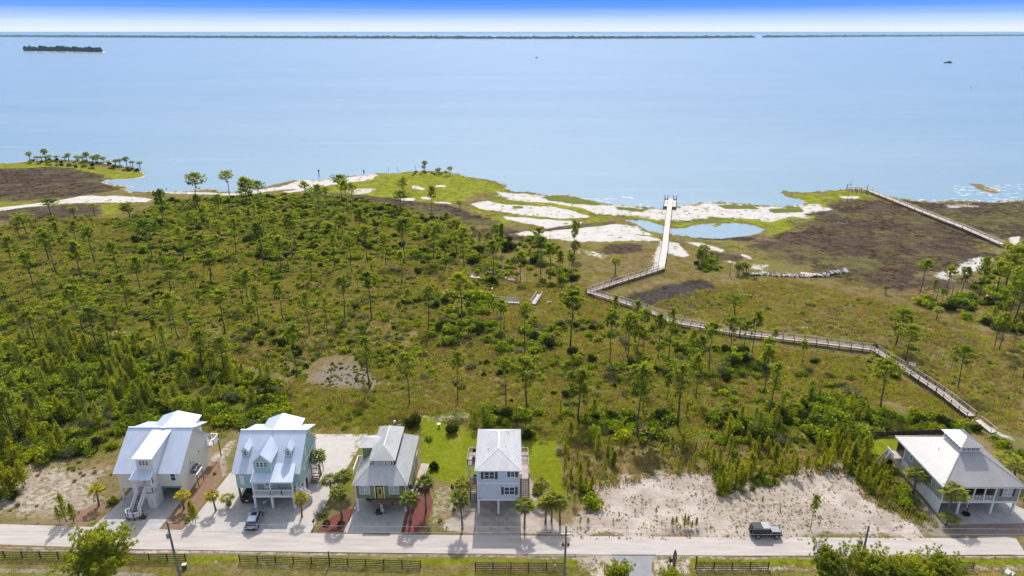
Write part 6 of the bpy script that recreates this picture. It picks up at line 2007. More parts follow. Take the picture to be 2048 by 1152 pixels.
AREA_XY = [(gp(*a), t_) for a, t_ in AREAS]


def area(x, y):
    return min(AREA_XY, key=lambda q: ((q[0][0] - x) / max(40, y * .4)) ** 2 + ((q[0][1] - y) / max(40, y * .4)) ** 2)[1]


ORD = ['first', 'second', 'third', 'fourth', 'fifth', 'sixth', 'seventh', 'eighth', 'ninth', 'tenth', 'eleventh', 'twelfth', 'thirteenth', 'fourteenth', 'fifteenth']


def rank_labels(recs, most=12):
    """recs: [(object, look, area, x)] -> a label of its own for each: look, place, and its turn from the left among those that share both"""
    by = {}
    for o_, look, ar, x in recs:
        by.setdefault((look, ar), []).append((x, o_))
    for (look, ar), v in by.items():
        v.sort(key=lambda q: q[0])
        for i, (x, o_) in enumerate(v):
            if len(v) == 1:
                lb = look + ' ' + ar
            elif len(v) == 2:
                lb = look + ' ' + ar + (', the left one' if i == 0 else ', the right one')
            else:
                lb = look + ' ' + ar + (', leftmost' if i == 0 else ', rightmost' if i == len(v) - 1 else ', ' + ORD[i] + ' from left' if i < len(ORD) else ', ' + ORD[min(len(v) - 1 - i, 14)] + ' from right')
            o_['label'] = lb


def size_labels(recs):
    """[(object, look, area, x, size)]: in a crowded place the look also says large, middling or small"""
    by = {}
    for r_ in recs:
        by.setdefault((r_[1], r_[2]), []).append(r_)
    out = []
    for (look, ar), v in by.items():
        v.sort(key=lambda q: -q[4])
        for i, (o_, _, _, x, s) in enumerate(v):
            w_ = '' if len(v) < 9 else ('large ', 'middling ', 'smaller ')[min(2, i * 3 // len(v))]
            out.append((o_, w_ + look, ar, x))
    rank_labels(out)


# ------------------------------------------------------------------ where brush grows: ground polygons, plants per square metre
def inside(x, y, poly):
    c = False
    n = len(poly)
    j = n - 1
    for i in range(n):
        xi, yi = poly[i]; xj, yj = poly[j]
        if (yi > y) != (yj > y) and x < (xj - xi) * (y - yi) / (yj - yi) + xi:
            c = not c
        j = i
    return c


CLEAR = [(-66, -52.2, 84, 106.5), (-51, -29.5, 84, 113), (-26, -14.8, 84, 105), (-9, 3.6, 84, 104), (66.3, 82, 84, 105)]
CLEARP = [q_[1] for q_ in ZONES if q_[0] == 'lawn'][:3] + [q_[1] for q_ in ZONES if q_[0] == 'purple'][:1] + [POND]
SANDP = [q_[1] for q_ in ZONES if q_[0] == 'sand' and q_[4] > .7]
BWS = [(a, c) for P_ in (BW1, BW1b, BW2) for a, c in zip(P_[:-1], P_[1:])]


def blocked(x, y, pad=1.3):
    if y < 84.8 - x * .0 and y < 92:
        return True
    for a, b_, c, d in CLEAR:
        if a < x < b_ and c < y < d:
            return True
    for p_ in CLEARP:
        if inside(x, y, p_):
            return True
    for (ax, ay), (bx, by_) in BWS:
        ex, ey = bx - ax, by_ - ay
        t_ = max(0, min(1, ((x - ax) * ex + (y - ay) * ey) / (ex * ex + ey * ey)))
        if (x - ax - t_ * ex) ** 2 + (y - ay - t_ * ey) ** 2 < pad * pad:
            return True
    if not inside(x, y, LAND):
        return True
    for p_ in SANDP:
        if inside(x, y, p_):
            return True
    return False


for poly, n_, seed in ((((-60, 450), (250, 440), (330, 410), (620, 392), (900, 450), (1000, 560), (960, 640), (620, 700), (300, 690), (-60, 680)), 22, 3), (((-60, 690), (300, 700), (560, 772), (560, 850), (230, 890), (-60, 920)), 14, 4), (((950, 500), (1150, 510), (1160, 570), (960, 570)), 8, 5), (((860, 600), (1000, 600), (1200, 640), (1560, 704), (1740, 720), (1760, 800), (1000, 820), (860, 720)), 18, 6), (((1840, 600), (2060, 500), (2060, 800), (1960, 660)), 14, 7)):
    rnd = random.Random(seed)
    P_ = G(*poly)
    c_ = 0
    while c_ < n_:
        x, y = rnd.uniform(min(p_[0] for p_ in P_), max(p_[0] for p_ in P_)), rnd.uniform(min(p_[1] for p_ in P_), max(p_[1] for p_ in P_))
        px, py = pix(x, y)
        if not inside(x, y, P_) or not -20 < px < 2068 or any(abs(px - q_[2]) < 9 and abs(py - q_[3]) < 14 for q_ in PINE_LIST):
            continue
        c_ += 1
        hh = rnd.uniform(5.5, 12.5)
        tx, ty = pix(x, y, hh)
        k_ = F / (y * math.cos(PITCH) + CAMH * math.sin(PITCH))
        PINE_LIST.append((tx, ty, px, py, hh * rnd.uniform(.2, .42) * k_))
recs = []
for tx, ty, bx, by_, wd in PINE_LIST:
    x, y = gp(bx, by_)
    if blocked(x, y, 1.2):
        continue
    sc_px = F / (y * math.cos(PITCH) + CAMH * math.sin(PITCH))
    zt = zat(tx, ty, y)
    hgt = max(3.5, min(17, zt))
    wm_ = wd / sc_px
    ratio = wm_ / hgt
    kind = 'broad' if ratio > .42 else RN.choices(('flat', 'sparse', 'narrow', 'broad'), (7, 2, 1, 1))[0]
    if (bx, by_) in ((738, 777), (404, 742), (450, 752), (97, 520), (1011, 813), (338, 743), (1863, 603), (1982, 657), (655, 668)):
        kind = 'sparse'
    pr_ = RN.choice(PINES[kind])
    half = {'broad': 3.6, 'flat': 2.8, 'narrow': 1.9, 'sparse': 2.4}[kind]
    sz = hgt / 12.3
    sx = max(.75 * sz, min(2.2 * sz, wm_ / 2 / half * 1.3))
    r = plant('pine_tree', pr_, None, 'tree', x, y, (sx, sx, sz), group='pine trees scattered over the brush and marsh')
    look = ('tall ' if hgt > 10.5 else 'low ' if hgt < 7 else '') + {'broad': 'broad-crowned pine', 'flat': 'flat-topped bare-trunked pine', 'narrow': 'slender pine', 'sparse': 'thin half-bare pine'}[kind]
    recs.append((r, look, area(x, y), tx))
rank_labels(recs)

# the roadside pines cut by the bottom of the picture
for tx, ty, Y_, wd, lb in ((180, 1052, 72.5, 10.5, 'big full-crowned roadside pine hiding the fence across from the white house'), (1235, 1124, 71.5, 5.6, 'small round pine top at the mouth of the paved path'),
                           (1672, 1093, 72.6, 6.4, 'leftmost of the roadside pines by the pale transformer pole'), (1752, 1098, 72.3, 7.6, 'roadside pine just behind the pale transformer pole'),
                           (1838, 1108, 73.0, 6.6, 'roadside pine in the middle of the row before the hidden fence'), (1902, 1110, 72.5, 6.4, 'rightmost of the row of roadside pines, by the fence end'),
                           (1345, 1138, 70.5, 4.8, 'low pine top below the tall narrow sign'), (1790, 1122, 71.5, 7.0, 'roadside pine low in front of the row by the hidden fence')):
    X_ = (tx - 1024) / F * (Y_ * math.cos(PITCH) + (CAMH - zat(tx, ty, Y_)) * math.sin(PITCH))
    hgt = zat(tx, ty, Y_)
    pr_ = RN.choice(PINES['near'])
    plant('pine_tree', pr_, lb, 'tree', X_, Y_, (wd / 9.2, wd / 9.2, hgt / 10.3), group='roadside pines in front of the road')

# ------------------------------------------------------------------ palms
recs = []
for px, py, ty, w_ in ((1403, 530, 494, 13), (1412, 526, 507, 10), (1396, 532, 505, 10), (1423, 520, 502, 9), (1474, 549, 527, 10), (1486, 548, 524, 10), (1492, 547, 528, 9), (1477, 551, 531, 8), (1230, 548, 516, 9), (1872, 640, 615, 14), (1770, 588, 573, 9), (1034, 561, 548, 12),
                       (1148, 520, 486, 16), (850, 340, 323, 7), (848, 344, 331, 6), (878, 350, 336, 8), (900, 350, 334, 7), (874, 348, 338, 6), (892, 352, 344, 6), (920, 420, 402, 10), (946, 470, 452, 12), (150, 442, 415, 16), (38, 470, 440, 20)):
    x, y = gp(px, py)
    zt = max(2.0, zat(px, ty, y))
    s = max(.5, (zt - .6) / 4.6)
    r = plant('cabbage_palm', RN.choice(PALM), None, 'palm', x, y, (s * .9 + .3, s * .9 + .3, s), group='cabbage palms of the marsh and shore')
    recs.append((r, 'small fan palm' if zt < 4.5 else 'tall fan palm', 'on the tip of the bright green point' if py < 360 and px > 700 else area(x, y), px))
for bx, by_, tx, ty in ((60, 323, 56, 304), (92, 322, 88, 299), (75, 321, 73, 312), (84, 321, 82, 313), (94, 321, 96, 312), (100, 320, 99, 309), (113, 320, 110, 310), (130, 321, 126, 311), (138, 321, 136, 306), (156, 322, 155, 310), (165, 323, 163, 311), (175, 325, 172, 305), (186, 325, 183, 311), (193, 325, 191, 315), (197, 327, 195, 309), (207, 327, 204, 313),
                        (232, 331, 230, 318), (240, 331, 239, 317), (254, 332, 251, 314), (265, 331, 262, 323), (280, 335, 274, 322), (216, 330, 215, 323)):
    x, y = gp(bx, by_)
    zt = max(3.0, zat(tx, ty, y))
    s = (zt - .9) / 4.6
    r = plant('cabbage_palm', RN.choice(PALM), None, 'palm', x, y, (1.3, 1.3, s), group='cabbage palms on the far west point')
    recs.append((r, 'short dark palm' if zt < 5 else 'tall dark palm', 'on the low west point against the bay', bx))
rank_labels(recs, 20)
recs = []
for px, py, ty, lo, kind in ((198, 1012, 975, 'yellowing young palm on the sandy bed left of the white house', 'y'), (368, 1018, 985, 'yellowing palm between the white house and its neighbour driveway', 'y'), (432, 1022, 986, 'slim palm standing on the aqua house driveway edge', 'y'), (459, 1012, 990, 'bushy small palm on the shell driveway of the aqua house', 'y'),
                             (604, 1034, 992, 'slim palm by the east pile of the aqua house porch', 'y'), (642, 950, 908, 'thin palm beside the tall condenser platform of the aqua house', 'p'), (684, 1036, 982, 'yellow-green full palm between the aqua driveway and the red mulch', 'p'), (690, 985, 946, 'wide low palm clump beside the shell driveway', 'p'), (664, 990, 955, 'second wide palm at the shell driveway edge', 'p'),
                             (821, 1046, 994, 'full round palm on red mulch in front of the olive green house', 'p'), (852, 1022, 962, 'taller palm behind the full round palm east of the olive green house', 'p'), (925, 1056, 992, 'palm on white sand left of the blue-gray house driveway', 'p'), (924, 1002, 962, 'low palm behind the driveway palm, left of the blue-gray house', 'p'),
                             (1049, 1056, 1004, 'yellow-tipped palm at the right edge of the blue-gray house driveway', 'p'), (1091, 1046, 1002, 'palm on the sand east of the blue-gray house, leftmost of three in a row', 'p'), (1103, 1042, 992, 'palm on the sand east of the blue-gray house, middle of three in a row', 'p'), (1120, 1050, 1000, 'palm on the sand east of the blue-gray house, rightmost of three in a row', 'p'),
                             (1083, 1000, 962, 'palm at the lawn edge east of the blue-gray house stairs', 'p'), (1891, 1034, 978, 'full palm at the front corner of the gray house', 'p'), (1826, 990, 946, 'broad palm against the louvred side of the gray house', 'p'), (1892, 1050, 1028, 'small palm at the driveway corner of the gray house', 'p'), (2010, 945, 910, 'palm on the east side of the gray house roof', 'p'), (2026, 965, 925, 'palm beyond the front corner roof of the gray house', 'p')):
    x, y = gp(px, py)
    zt = max(1.6, zat(px, ty, y))
    pr_ = RN.choice(PALMY if kind == 'y' else PALM)
    h0 = 3.6 if kind == 'y' else 4.5
    s = (zt - .5) / h0
    xy = .95 if kind == 'y' else 1.3 if 'gray house' in lo and 'small' not in lo and 'blue' not in lo else 1.02
    plant('palm_tree', pr_, lo, 'palm', x, y, (xy, xy, max(.35, s)), group='palms planted around the houses')
for px, py, lo in ((682, 1050, 'dark sago palm in the red mulch west of the olive green house driveway'), (653, 1048, 'dark green low cycad near the black mailbox'), (758, 1026, 'potted dark fan plant between the bays of the olive green house')):
    x, y = gp(px, py)
    o_ = inst('sago_palm', PALMETTO[0], None, (x, y, .05), 1.0, .55)
    o_.data = o_.data.copy(); o_.data.materials[0] = M['bushd']
    tag(o_, lo, 'shrub')

# dead trees
recs = []
for px, py, ty, k in ((777, 344, 333, 1), (796, 344, 332, 1), (831, 344, 329, 1), (915, 352, 341, 2), (928, 354, 343, 2), (940, 356, 346, 2), (1700, 379, 360, 1), (1695, 380, 366, 1), (276, 334, 324, 1), (68, 322, 316, 2), (64, 322, 313, 2), (1901, 601, 560, 2), (1871, 606, 566, 2), (1100, 482, 459, 2), (1459, 552, 520, 2), (1419, 500, 478, 2), (896, 421, 405, 2), (1180, 628, 621, 2), (1694, 405, 378, 2), (1253, 520, 505, 2), (262, 331, 318, 1)):
    x, y = gp(px, py)
    s = max(1.2, zat(px, ty, y)) / 6
    o_ = inst('dead_tree', SNAG[k], None, (x, y, -.1), RN.uniform(0, 6), s)
    tag(o_, None, 'dead tree', 'dead trees of the shore and marsh')
    recs.append((o_, 'bare dead snag' if k == 1 else 'bare dead trunk', 'on the bright green point' if 740 < px < 960 and py < 370 else 'by the ruined dock' if px > 1690 and py < 410 else 'on the low west point' if px < 300 and py < 340 else area(x, y), px))
rank_labels(recs)

def spots(poly_px, dens, seed, clump=0.0, cs=7.0):
    """random places in a ground polygon, gathered into clumps"""
    rnd = random.Random(seed)
    P = G(*poly_px)
    xs = [p_[0] for p_ in P]; ys = [p_[1] for p_ in P]
    n = int(dens * (max(xs) - min(xs)) * (max(ys) - min(ys)))
    px_ = np.array([rnd.uniform(min(xs), max(xs)) for _ in range(n)])
    py_ = np.array([rnd.uniform(min(ys), max(ys)) for _ in range(n)])
    f = fbm(px_, py_, cs, 3, seed) if n else []
    out = []
    for i in range(n):
        if clump and f[i] < .5 + (rnd.random() - .5) * (1 - clump) * .6 + (clump - .5) * .06:
            continue
        x, y = float(px_[i]), float(py_[i])
        if inside(x, y, P) and not blocked(x, y):
            out.append((x, y))
    return out


MAIN = ((-180, 470), (0, 455), (60, 440), (250, 436), (330, 402), (480, 393), (620, 388), (800, 412), (900, 446), (960, 490), (1000, 560), (960, 640), (840, 720), (620, 760), (440, 720), (300, 700), (-180, 690))
BR = [  # polygon, density, sizes, clumping, weights (bush, yellow, gray, dark)
    (((600, 745), (640, 714), (702, 710), (742, 742), (764, 770), (690, 778)), .22, (.2, .45), 0, (3, 3, 4, 0)), (MAIN, 1.1, (.2, .5), .25, (5, 5, 3, 1)), (((1425, 930), (1560, 940), (1560, 962), (1500, 988), (1430, 988)), .7, (.4, .9), 0, (3, 5, 2, 0)), (((1690, 925), (1790, 985), (1850, 1036), (1780, 1016), (1700, 960)), .6, (.4, .9), 0, (4, 4, 2, 0)), (((700, 700), (1200, 722), (1500, 722), (1650, 700), (1740, 720), (1800, 790), (1640, 800), (1300, 830), (1000, 830), (900, 800), (700, 780)), .5, (.2, .5), .3, (5, 3, 4, 0)), (((840, 560), (1180, 580), (1300, 640), (1480, 680), (1200, 720), (840, 700)), .4, (.2, .5), .4, (5, 3, 4, 0)), (((1400, 600), (1560, 560), (1800, 620), (1960, 690), (2060, 860), (1900, 800), (1760, 700), (1500, 660)), .3, (.2, .45), .4, (2, 1, 4, 0)), (((1130, 880), (1700, 886), (1720, 930), (1640, 950), (1500, 962), (1420, 950), (1330, 945), (1240, 950), (1160, 1000), (1128, 985)), .9, (.18, .4), .3, (3, 4, 4, 0)), (((-160, 930), (236, 920), (230, 1010), (-160, 1040)), .25, (.2, .45), .4, (2, 3, 4, 0)),
    (((-160, 690), (120, 680), (300, 700), (440, 722), (560, 772), (575, 858), (440, 850), (410, 846), (250, 858), (232, 900), (0, 936), (-160, 940)), .95, (.75, 1.65), .2, (5, 5, 1, 1)),
    (MAIN, .30, (.4, 1.1), .65, (5, 4, 3, 1)),
    (((330, 402), (480, 393), (620, 388), (800, 412), (900, 446), (960, 490), (960, 520), (700, 520), (300, 530), (240, 450)), .26, (.7, 1.5), .6, (6, 2, 1, 2)),
    (((-160, 560), (200, 560), (360, 620), (300, 700), (-160, 690)), .26, (.5, 1.2), .4, (4, 5, 3, 0)),
    (((866, 600), (940, 580), (1000, 600), (1000, 690), (1060, 650), (1200, 640), (1215, 705), (1120, 705), (1000, 705), (900, 705), (850, 672)), .34, (.7, 1.5), .4, (7, 1, 2, 2)),
    (((955, 480), (1060, 470), (1150, 510), (1160, 560), (1080, 585), (960, 562), (925, 505)), .22, (.7, 1.6), .5, (6, 2, 2, 1)),
    (((1060, 650), (1180, 650), (1260, 684), (1400, 694), (1560, 704), (1560, 760), (1380, 760), (1300, 742), (1180, 742), (1060, 722)), .34, (.7, 1.5), .5, (7, 1, 3, 2)),
    (((935, 800), (1000, 830), (1150, 820), (1300, 830), (1480, 830), (1640, 790), (1740, 790), (1800, 832), (1890, 838), (1940, 850), (1995, 880), (2080, 930), (2080, 1040), (2052, 940), (1960, 866), (1890, 864), (1725, 868), (1690, 890), (1500, 890), (1300, 884), (1140, 892), (1050, 880), (1045, 856), (935, 856)), .70, (.7, 1.5), .3, (7, 3, 1, 2)),
    (((700, 700), (1200, 722), (1500, 722), (1650, 700), (1740, 720), (1800, 790), (1640, 800), (1300, 830), (1000, 830), (900, 800), (700, 780)), .17, (.4, 1.1), .6, (6, 2, 4, 1)),
    (((1130, 880), (1700, 886), (1720, 930), (1640, 950), (1500, 962), (1420, 950), (1330, 945), (1240, 950), (1160, 1000), (1128, 985)), .13, (.35, .8), .5, (4, 4, 2, 0)),
    (((1826, 588), (1900, 600), (1960, 566), (1985, 522), (2120, 480), (2120, 690), (1960, 652), (1840, 616)), .26, (.8, 1.9), .4, (7, 2, 1, 1)),
    (((1960, 652), (2120, 690), (2120, 840), (2000, 820), (1960, 760)), .06, (.4, 1.0), .5, (4, 2, 3, 0)),
    (((1400, 600), (1560, 560), (1800, 620), (1960, 690), (2040, 860), (1900, 800), (1760, 700), (1500, 660)), .028, (.4, .9), .6, (3, 1, 4, 0)),
    (((1738, 905), (1800, 930), (1872, 1010), (1886, 1046), (1840, 1046), (1780, 985), (1718, 945)), .5, (.6, 1.4), .2, (5, 4, 2, 1)),
    (((1735, 870), (1800, 872), (1790, 866), (1735, 862)), .3, (.6, .9), .2, (6, 2, 1, 1)),
    (((580, 780), (760, 790), (940, 800), (930, 830), (740, 850), (590, 856)), .10, (.35, .9), .5, (4, 5, 1, 0)),
    (((1370, 520), (1430, 510), (1450, 540), (1400, 548)), .12, (.8, 1.5), .3, (6, 2, 3, 1)), (((1462, 548), (1530, 545), (1520, 560), (1465, 560)), .10, (.6, 1.2), .3, (5, 3, 2, 0)),
    (((60, 322), (160, 320), (250, 333), (286, 346), (200, 340), (60, 328)), .10, (.7, 1.5), .4, (3, 0, 2, 4)), (((740, 347), (850, 342), (925, 350), (880, 353), (760, 351)), .10, (.5, 1.1), .5, (4, 2, 2, 1)),
    (((1740, 690), (1830, 680), (1840, 740), (1780, 760)), .2, (.6, 1.3), .3, (6, 2, 2, 1)), (((1240, 640), (1360, 650), (1380, 690), (1260, 700)), .2, (.6, 1.2), .4, (7, 1, 2, 1)),
    (((-160, 936), (40, 930), (40, 1000), (-160, 1030)), .7, (.6, 1.4), .3, (4, 5, 1, 1)), (((1050, 890), (1140, 890), (1175, 985), (1140, 1010)), .3, (.5, 1.2), .3, (6, 4, 1, 1)),
]
BRA, BRD, BRH = [q_[0] for q_ in BR if q_[0][0] == (-160, 690)][0], [q_[0] for q_ in BR if q_[0][0] == (935, 800)][0], [q_[0] for q_ in BR if q_[0][0] == (1738, 905)][0]
KIND_B = ('bush', 'bushy', 'bushg', 'bushd')
WORD_B = {'bush': 'rounded green bush', 'bushy': 'bright yellow-green bush', 'bushg': 'gray-green shrub', 'bushd': 'dark dense bush'}
ALLB = []
for k, (poly, dens, (s0, s1), cl, wt) in enumerate(BR):
    rnd = random.Random(500 + k)
    for x, y in spots(poly, dens, 30 + k, cl):
        kd = rnd.choices(KIND_B, wt)[0]
        ALLB.append((x, y, rnd.uniform(s0, s1) * (1 if rnd.random() > .12 else 1.35), kd, rnd.uniform(0, 6.28), rnd.random()))
# bushes the photograph sets apart
SOLO = [(1186, 1012, 2.05, 'bushy', 'big round yellow-green bush at the corner of the sandy vacant lot'), (903, 866, 1.35, 'bushd', 'dark round tree-like bush on the lawn left of the blue-gray house roof'), (828, 852, 1.75, 'bushd', 'wide dark bush on the lawn behind the olive green house'),
        (868, 938, .95, 'bushd', 'dark small bush at the end of the mulch bed east of the olive green house'), (858, 880, .9, 'bush', 'green bush on the lawn between the two dark bushes'), (1075, 985, 1.0, 'bush', 'dark green bush at the lawn edge by the blue-gray house stairs'), (1014, 500, 2.3, 'bushd', 'big dark round tree-bush at the brush edge before the sand flats'),
        (965, 600, 3.2, 'bush', 'large round thicket beside the stranded railed walkway'), (226, 1006, 1.0, 'bush', 'green shrub on the straw bed left of the white house'), (12, 690, 1.5, 'bushy', 'bright yellow bush at the west edge of the meadow'), (376, 1042, .6, 'bushy', 'small yellow-green plant at the road end of the straw bed'),
        (458, 1008, .6, 'bushy', 'small shrub on the shell driveway by the aqua house'), (642, 1030, 1.25, 'bushg', 'gray-green feathery shrub near the black mailbox'), (430, 948, .35, 'bush', 'tiny round shrub on the gravel strip between the white and aqua houses'), (784, 745, .9, 'bushy', 'bright yellow-green bush right of the purple-gray clearing'),
        (690, 855, .95, 'bushy', 'pale yellow-green bush at the edge of the shell yard'), (1870, 1008, .75, 'bushy', 'yellow-green bush on the brown gravel bed of the gray house'), (1742, 870, 1.2, 'bush', 'leafy upright bush at the back corner of the gray house lawn'), (1880, 862, 1.3, 'bush', 'rounded hedge bush behind the gray house roof'),
        (880, 1042, .4, 'bush', 'little green shrub on the grass east of the mulch bed'), (908, 1020, .35, 'bush', 'little shrub on the weedy yard beside the blue-gray house driveway'), (905, 975, .4, 'bushd', 'small dark shrub in the weedy yard left of the blue-gray house')]
for px, py, s, kd, lb in SOLO:
    x, y = gp(px, py)
    o_ = inst('bush', BUSH[kd][0 if kd == 'bushd' else RN.randrange(len(BUSH[kd]))], None, (x, y, 0), RN.uniform(0, 6), (s, s, s * (1.15 if kd == 'bushd' else .95)))
    tag(o_, lb, 'bush')


def screen(x, y, s):
    px, py = pix(x, y, s * .5)
    if not (-20 < px < 2068 and -20 < py < 1172):
        return 0
    return s * F / (y * math.cos(PITCH) + CAMH * math.sin(PITCH))


ALLB.sort(key=lambda b_: -screen(b_[0], b_[1], b_[2]))
BREC = []
for x, y, s, kd, rz, u in ALLB[:300]:
    v = BUSH[kd]
    o_ = inst('bush', v[int(u * len(v)) % len(v)], None, (x, y, 0), rz, (s, s, s * (.8 + .4 * u)))
    tag(o_, None, 'bush', 'bushes ' + area(x, y))
    BREC.append((o_, WORD_B[kd], area(x, y), pix(x, y)[0], s))
size_labels(BREC)
REST = ALLB[300:]


# ------------------------------------------------------------------ what nobody could count: instanced brush and grass, one object each
def scatter(name, meshes, pts):
    """pts: [(x, y, z, rz, scale, pick)] -> one object that instances the meshes on its points"""
    src = bpy.data.collections.new(name + '_sources')
    for i, m_ in enumerate(meshes):
        so = bpy.data.objects.new('%s_source_%02d' % (name, i), m_)
        src.objects.link(so)
    me_ = bpy.data.meshes.new(name)
    n = len(pts)
    A_ = np.array(pts, dtype=np.float32)
    me_.vertices.add(n)
    me_.vertices.foreach_set('co', np.ascontiguousarray(A_[:, :3]).ravel())
    a1 = me_.attributes.new('rot', 'FLOAT_VECTOR', 'POINT')
    rv = np.zeros((n, 3), np.float32); rv[:, 2] = A_[:, 3]
    a1.data.foreach_set('vector', rv.ravel())
    a2 = me_.attributes.new('size', 'FLOAT', 'POINT')
    a2.data.foreach_set('value', np.ascontiguousarray(A_[:, 4]))
    a3 = me_.attributes.new('pick', 'INT', 'POINT')
    a3.data.foreach_set('value', A_[:, 5].astype(np.int32))
    o_ = bpy.data.objects.new(name, me_)
    COL.objects.link(o_)
    g = bpy.data.node_groups.new(name + '_nodes', 'GeometryNodeTree')
    g.interface.new_socket('Geometry', in_out='INPUT', socket_type='NodeSocketGeometry')
    g.interface.new_socket('Geometry', in_out='OUTPUT', socket_type='NodeSocketGeometry')
    gi = g.nodes.new('NodeGroupInput'); go = g.nodes.new('NodeGroupOutput')
    ip = g.nodes.new('GeometryNodeInstanceOnPoints')
    ci = g.nodes.new('GeometryNodeCollectionInfo')
    ci.inputs['Collection'].default_value = src
    ci.inputs['Separate Children'].default_value = True
    ci.inputs['Reset Children'].default_value = True
    ip.inputs['Pick Instance'].default_value = True

    def attr(nm, ty):
        q = g.nodes.new('GeometryNodeInputNamedAttribute')
        q.data_type = ty
        q.inputs['Name'].default_value = nm
        return q.outputs['Attribute']
    g.links.new(gi.outputs[0], ip.inputs['Points'])
    g.links.new(ci.outputs[0], ip.inputs['Instance'])
    g.links.new(attr('pick', 'INT'), ip.inputs['Instance Index'])
    g.links.new(attr('rot', 'FLOAT_VECTOR'), ip.inputs['Rotation'])
    g.links.new(attr('size', 'FLOAT'), ip.inputs['Scale'])
    g.links.new(ip.outputs[0], go.inputs[0])
    md = o_.modifiers.new('scatter', 'NODES')
    md.node_group = g
    o_['kind'] = 'stuff'
    return o_


ORDER = ['bush', 'bushy', 'bushg', 'bushd']
BM = [m_ for k in ORDER for m_ in BUSH[k]] + PALMETTO
base = {}
i = 0
for k in ORDER:
    base[k] = i
    i += len(BUSH[k])
pb = i
pts = []
for x, y, s, kd, rz, u in REST:
    if u < .05:
        pts.append((x, y, 0, rz, s * 1.1, pb + int(u * 40)))
    else:
        pts.append((x, y, 0, rz, s, base[kd] + int(u * 97) % len(BUSH[kd])))
CLR = [q_[1] for q_ in ZONES if q_[0] == 'purple'][0]
for _ in range(900):                            # a few low shrubs straggle over the bare clearing
    x, y = RN.uniform(-52, -28), RN.uniform(118, 142)
    if inside(x, y, CLR) and vnoise(np.array([x / 3.1]), np.array([y / 3.1]))[0] > .52:
        pts.append((x, y, 0, RN.uniform(0, 6.28), RN.uniform(.16, .42), RN.randrange(pb)))
scatter('brush', BM, pts)

# young pines
recs = []
SP = []
for k, (poly, dens, (h0, h1)) in enumerate(((BRA, .13, (2.8, 6.0)), (((1130, 880), (1700, 886), (1725, 935), (1640, 955), (1500, 968), (1420, 955), (1330, 950), (1240, 950), (1165, 1000), (1128, 985)), .16, (1.2, 4.0)), (((1420, 900), (1580, 890), (1700, 880), (1720, 940), (1640, 955), (1560, 962), (1500, 990), (1425, 985)), .34, (1.6, 4.8)), (((1128, 890), (1240, 890), (1230, 930), (1180, 990), (1130, 990)), .25, (1.6, 4.2)),
                                             (BRD, .05, (2.5, 5.0)), (((-160, 936), (45, 925), (55, 1000), (-160, 1035)), .3, (3.0, 5.5)), (((1690, 880), (1740, 890), (1740, 930), (1690, 930)), .25, (3, 5.5)), (MAIN, .0012, (2, 4)), (((1130, 985), (1170, 1000), (1150, 1020), (1130, 1010)), .3, (1.5, 3)), (BRH, .16, (1.8, 4.2)), (((1690, 925), (1740, 910), (1800, 985), (1790, 1015), (1730, 985)), .2, (1.8, 4)))):
    rnd = random.Random(900 + k)
    for x, y in spots(poly, dens, 130 + k, .4, 5):
        SP.append((x, y, rnd.uniform(h0, h1), 'd' if k in (0, 4, 6) and rnd.random() < .6 else 'y', None))
